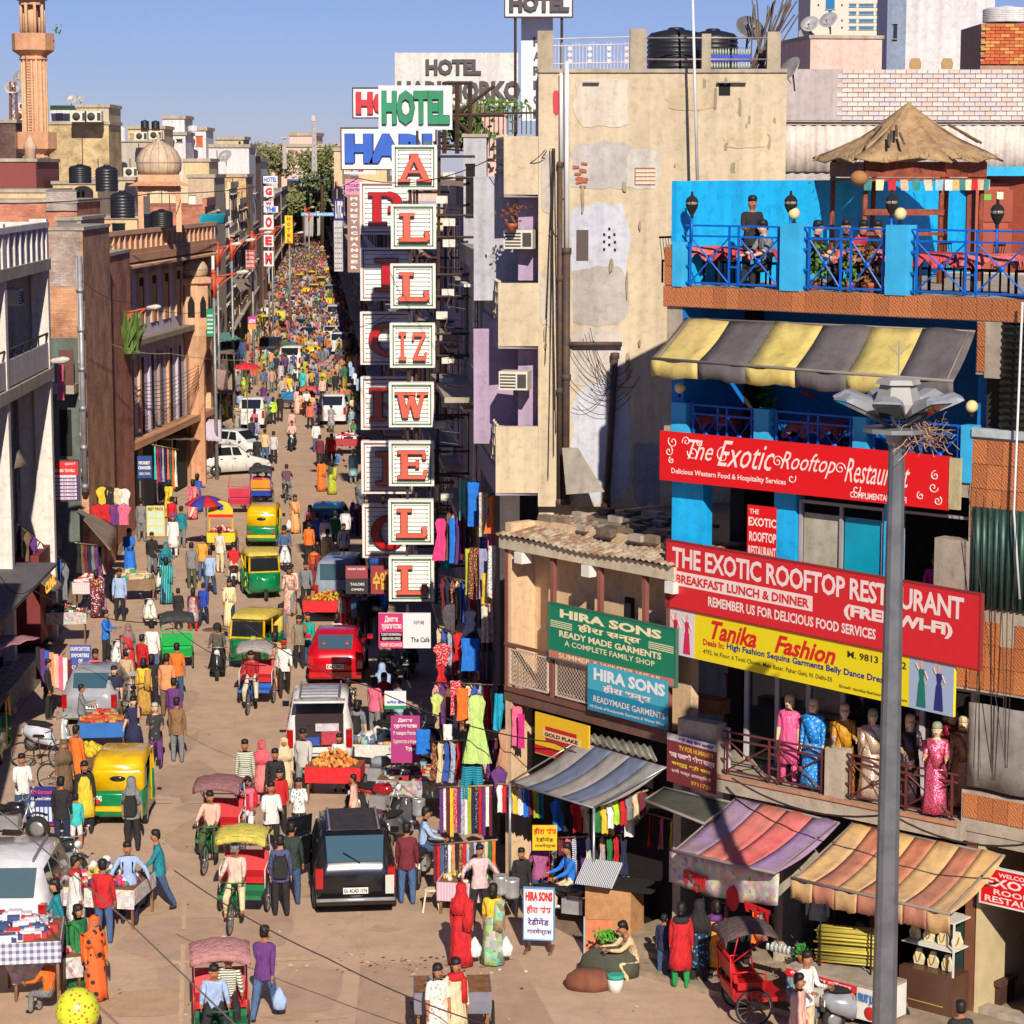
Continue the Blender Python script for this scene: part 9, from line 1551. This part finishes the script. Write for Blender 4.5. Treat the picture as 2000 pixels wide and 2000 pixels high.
p=G(1195,1840);t=boxes('wooden_counter','plain wooden counter box beside the black motorcycle','counter',(p.x,p.y,0),-25,[('box',M((205,155,105),'rust',.8,(185,135,90)),-.55,.45,-.1,.6,0,1.15),('top',DARK,-.6,.9,-.15,.65,1.15,1.19)]);t=thing('sunglasses_tray','tilted tray of striped cloths on the wooden counter','tray',(p.x-.3,p.y-.1,1.25),R(-25));b=MB();b.hexa([(-.4,-.2,0),(.4,-.2,0),(.4,.35,.35),(-.4,.35,.35),(-.4,-.2,.04),(.4,-.2,.04),(.4,.33,.4),(-.4,.33,.4)]);ob('tray',b,M((225,220,215),'stripe',.8,(60,90,120),scale=8),t)
boxes('orange_board','faded orange board leaning beside the herb seller','board',G(1170,1868),-5,[('board',M((215,115,60),'plaster',.8,(235,150,110)),-.28,.28,0,.05,.05,.75),('edge',M((150,190,200),'paint'),-.31,-.28,-.01,.06,0,.8)])
def sack(label,px,py,rx,ry,h,m,seed=1):t=thing('sack_heap',label,'sack',G(px,py),0);b=MB();q=random.Random(seed);b.loft([[(math.cos(a)*rx*s*(1+.06*math.sin(5*a+s*4)),math.sin(a)*ry*s*(1+.06*math.sin(4*a)),z)for a in[2*math.pi*j/20 for j in range(20)]]for s,z in((1,0),(1.05,h*.4),(.95,h*.75),(.7,h),(.2,h*1.05))]);ob('cloth',b,m,t);return t
sack('dark olive cloth heap in front of the beige-clad herb seller',1192,1905,.55,.35,.55,M((88,88,72),'plaster',.9,(70,70,58)));plant('bunch of fresh green herbs on the olive cloth heap',G(1185,1890)+Vector((0,0,.58)),.16,.25,120,blade=False,lf=.05,m=M((90,175,50),'leaf'));sack('brown cloth over a wicker basket left of the white bucket',1150,1930,.42,.28,.36,M((140,85,60),'plaster',.9,(120,70,50)))
p=G(1238,1905);person('herb seller in a beige jacket crouching by the kerb',(p.x,p.y,0),-70,'K','c','c','',1.0,mats={1:M((225,195,150),'cloth')});t=thing('bucket','white paint bucket with a green rim before the olive heap','bucket',G(1202,1936));b=MB();b.lathe([(.13,0),(.16,.28)],n=14);ob('body',b,WHITE,t);b=MB();b.lathe([(.165,.26),(.17,.34),(.13,.34)],n=14);ob('rim',b,M((60,170,150),'paint'),t)
t=thing('plastic_stool','cream plastic stool between the maroon shirt and the cloth table','stool',G(843,1778));b=MB();b.lathe([(.17,.44),(.18,.47),(.12,.48)],n=14);ob('seat',b,M((230,212,175),'paint'),t)
for q in((-1,-1),(1,-1),(1,1),(-1,1)):b=MB();b.bar((q[0]*.18,q[1]*.18,0),(q[0]*.11,q[1]*.11,.45),.035);ob('leg',b,M((230,212,175),'paint'),t)
for i,(px,py,z)in enumerate(((978,1745,.75),(1000,1752,.75),(818,1592,.9))):t=thing('steel_drum',['left steel drum stack at the clothes stall','right steel drum stack beside the hindi board','stack of steel plates on the goods table'][i],'drum',D(px,py,Yg(1820)if i<2 else Yg(1640)),0,'steel drums');b=MB();b.lathe([(.15+.008*(k%2),k*.055)for k in range(8)]+[(.12,.39),(.1,.38)],n=18);ob('drum',b,CHROME,t)
p=G(153,2030);t=thing('balloon','big lime yellow spotted balloon at the bottom left','balloon',(p.x,p.y,D(153,1975,p.y).z));b=MB();b.ball((0,0,0),.40,20,0,1.08,k=12);ob('balloon',b,M((215,225,60),'dots',.35,(190,120,50),scale=.8),t);p=G(98,1985);person('boy in an orange polo shirt sitting at the bottom left',(p.x,p.y,.5),-120,'T','o','g','',.85)
b=MB();b.box(-30,-11.6,24,51.5,0,14.5);t=thing('corner_house','near corner house of the left row, just outside the picture, shading the lower left','building');ob('wall',b,WHI,t)
def shelves(label,p,rz,L,rows=5,deep=.35):
 t=boxes('shop_shelves',label,'shelves',p,rz,[('back',DARK,0,L,deep,deep+.03,0,rows*.55)]+[('shelf',WOOD,0,L,0,deep,k*.55,k*.55+.03)for k in range(rows)]);b=MB();q=random.Random(int(L*10))
 for k in range(rows):
  x=.03
  while x<L-.2:
   w_=q.uniform(.1,.24);h=q.uniform(.12,.45);c=q.randrange(9);b.box(x,x+w_,.02+q.uniform(0,.1),deep-.02,k*.55+.03,k*.55+.03+h,c);x+=w_+.015
 ob('goods',b,[M(c,'cloth')for c in((150,50,60),(60,90,130),(190,180,165),(70,60,75),(170,130,70),(60,110,90),(120,60,100),(205,195,190),(90,60,50))],t)['kind']='stuff'
t=boxes('left_shops','dark shop fronts with low roof at the left edge below the brown canvas','building',(-14.6,61,0),91.8,[('wall',DARK,0,12,.3,3,0,3.6),('roof_sheet',GRS,-.2,12,-1.2,1,3.6,3.7),('counter',M((120,70,60),'goods'),0,12,-.6,.2,0,.9),('shelf_goods',M((110,90,90),'goods',scale=1.2),0,12,.22,.29,1.2,3.2)]);text(t,'CLINIC',9.4,11.4,3.15,3.5,-1.25,M((255,170,40),'emit'),bold=.04)
shelves('shelves packed with goods at the back of the banner stall',FR.w(.5,1.6,.25),-41.7,2.1);shelves('shelves behind the sugarcane juice stall',FR.w(3.0,2.0,.25),-41.7,1.8)
boxes('dark_backing','dark backing panel added for the shade behind the clothes of the corner stall','curtain',FH.w(-4.9,.5,0),-51.3,[('cloth',DARK,0,4.8,0,.05,0,3.9)])  # added dark panel, its colour stands in for the shade inside the stall
t=thing('light_bulb','glowing bulb in the open clothes shop behind the orange awning corner','lamp',D(1232,1630,50.2));b=MB();b.ball((0,0,0),.06,10);ob('bulb',b,M((255,225,120),'emit'),t);b=MB();b.tube([(0,0,.05),(0,0,.7)],.008,4);ob('cord',b,DARK,t)
boxes('cardboard_box','taped cardboard carton on the corner balcony','box',D(1370,1392,49.2),-40,[('carton',M((215,145,100),'rust',.8,(195,125,85)),-.45,.45,0,.4,0,.3)])
# == end
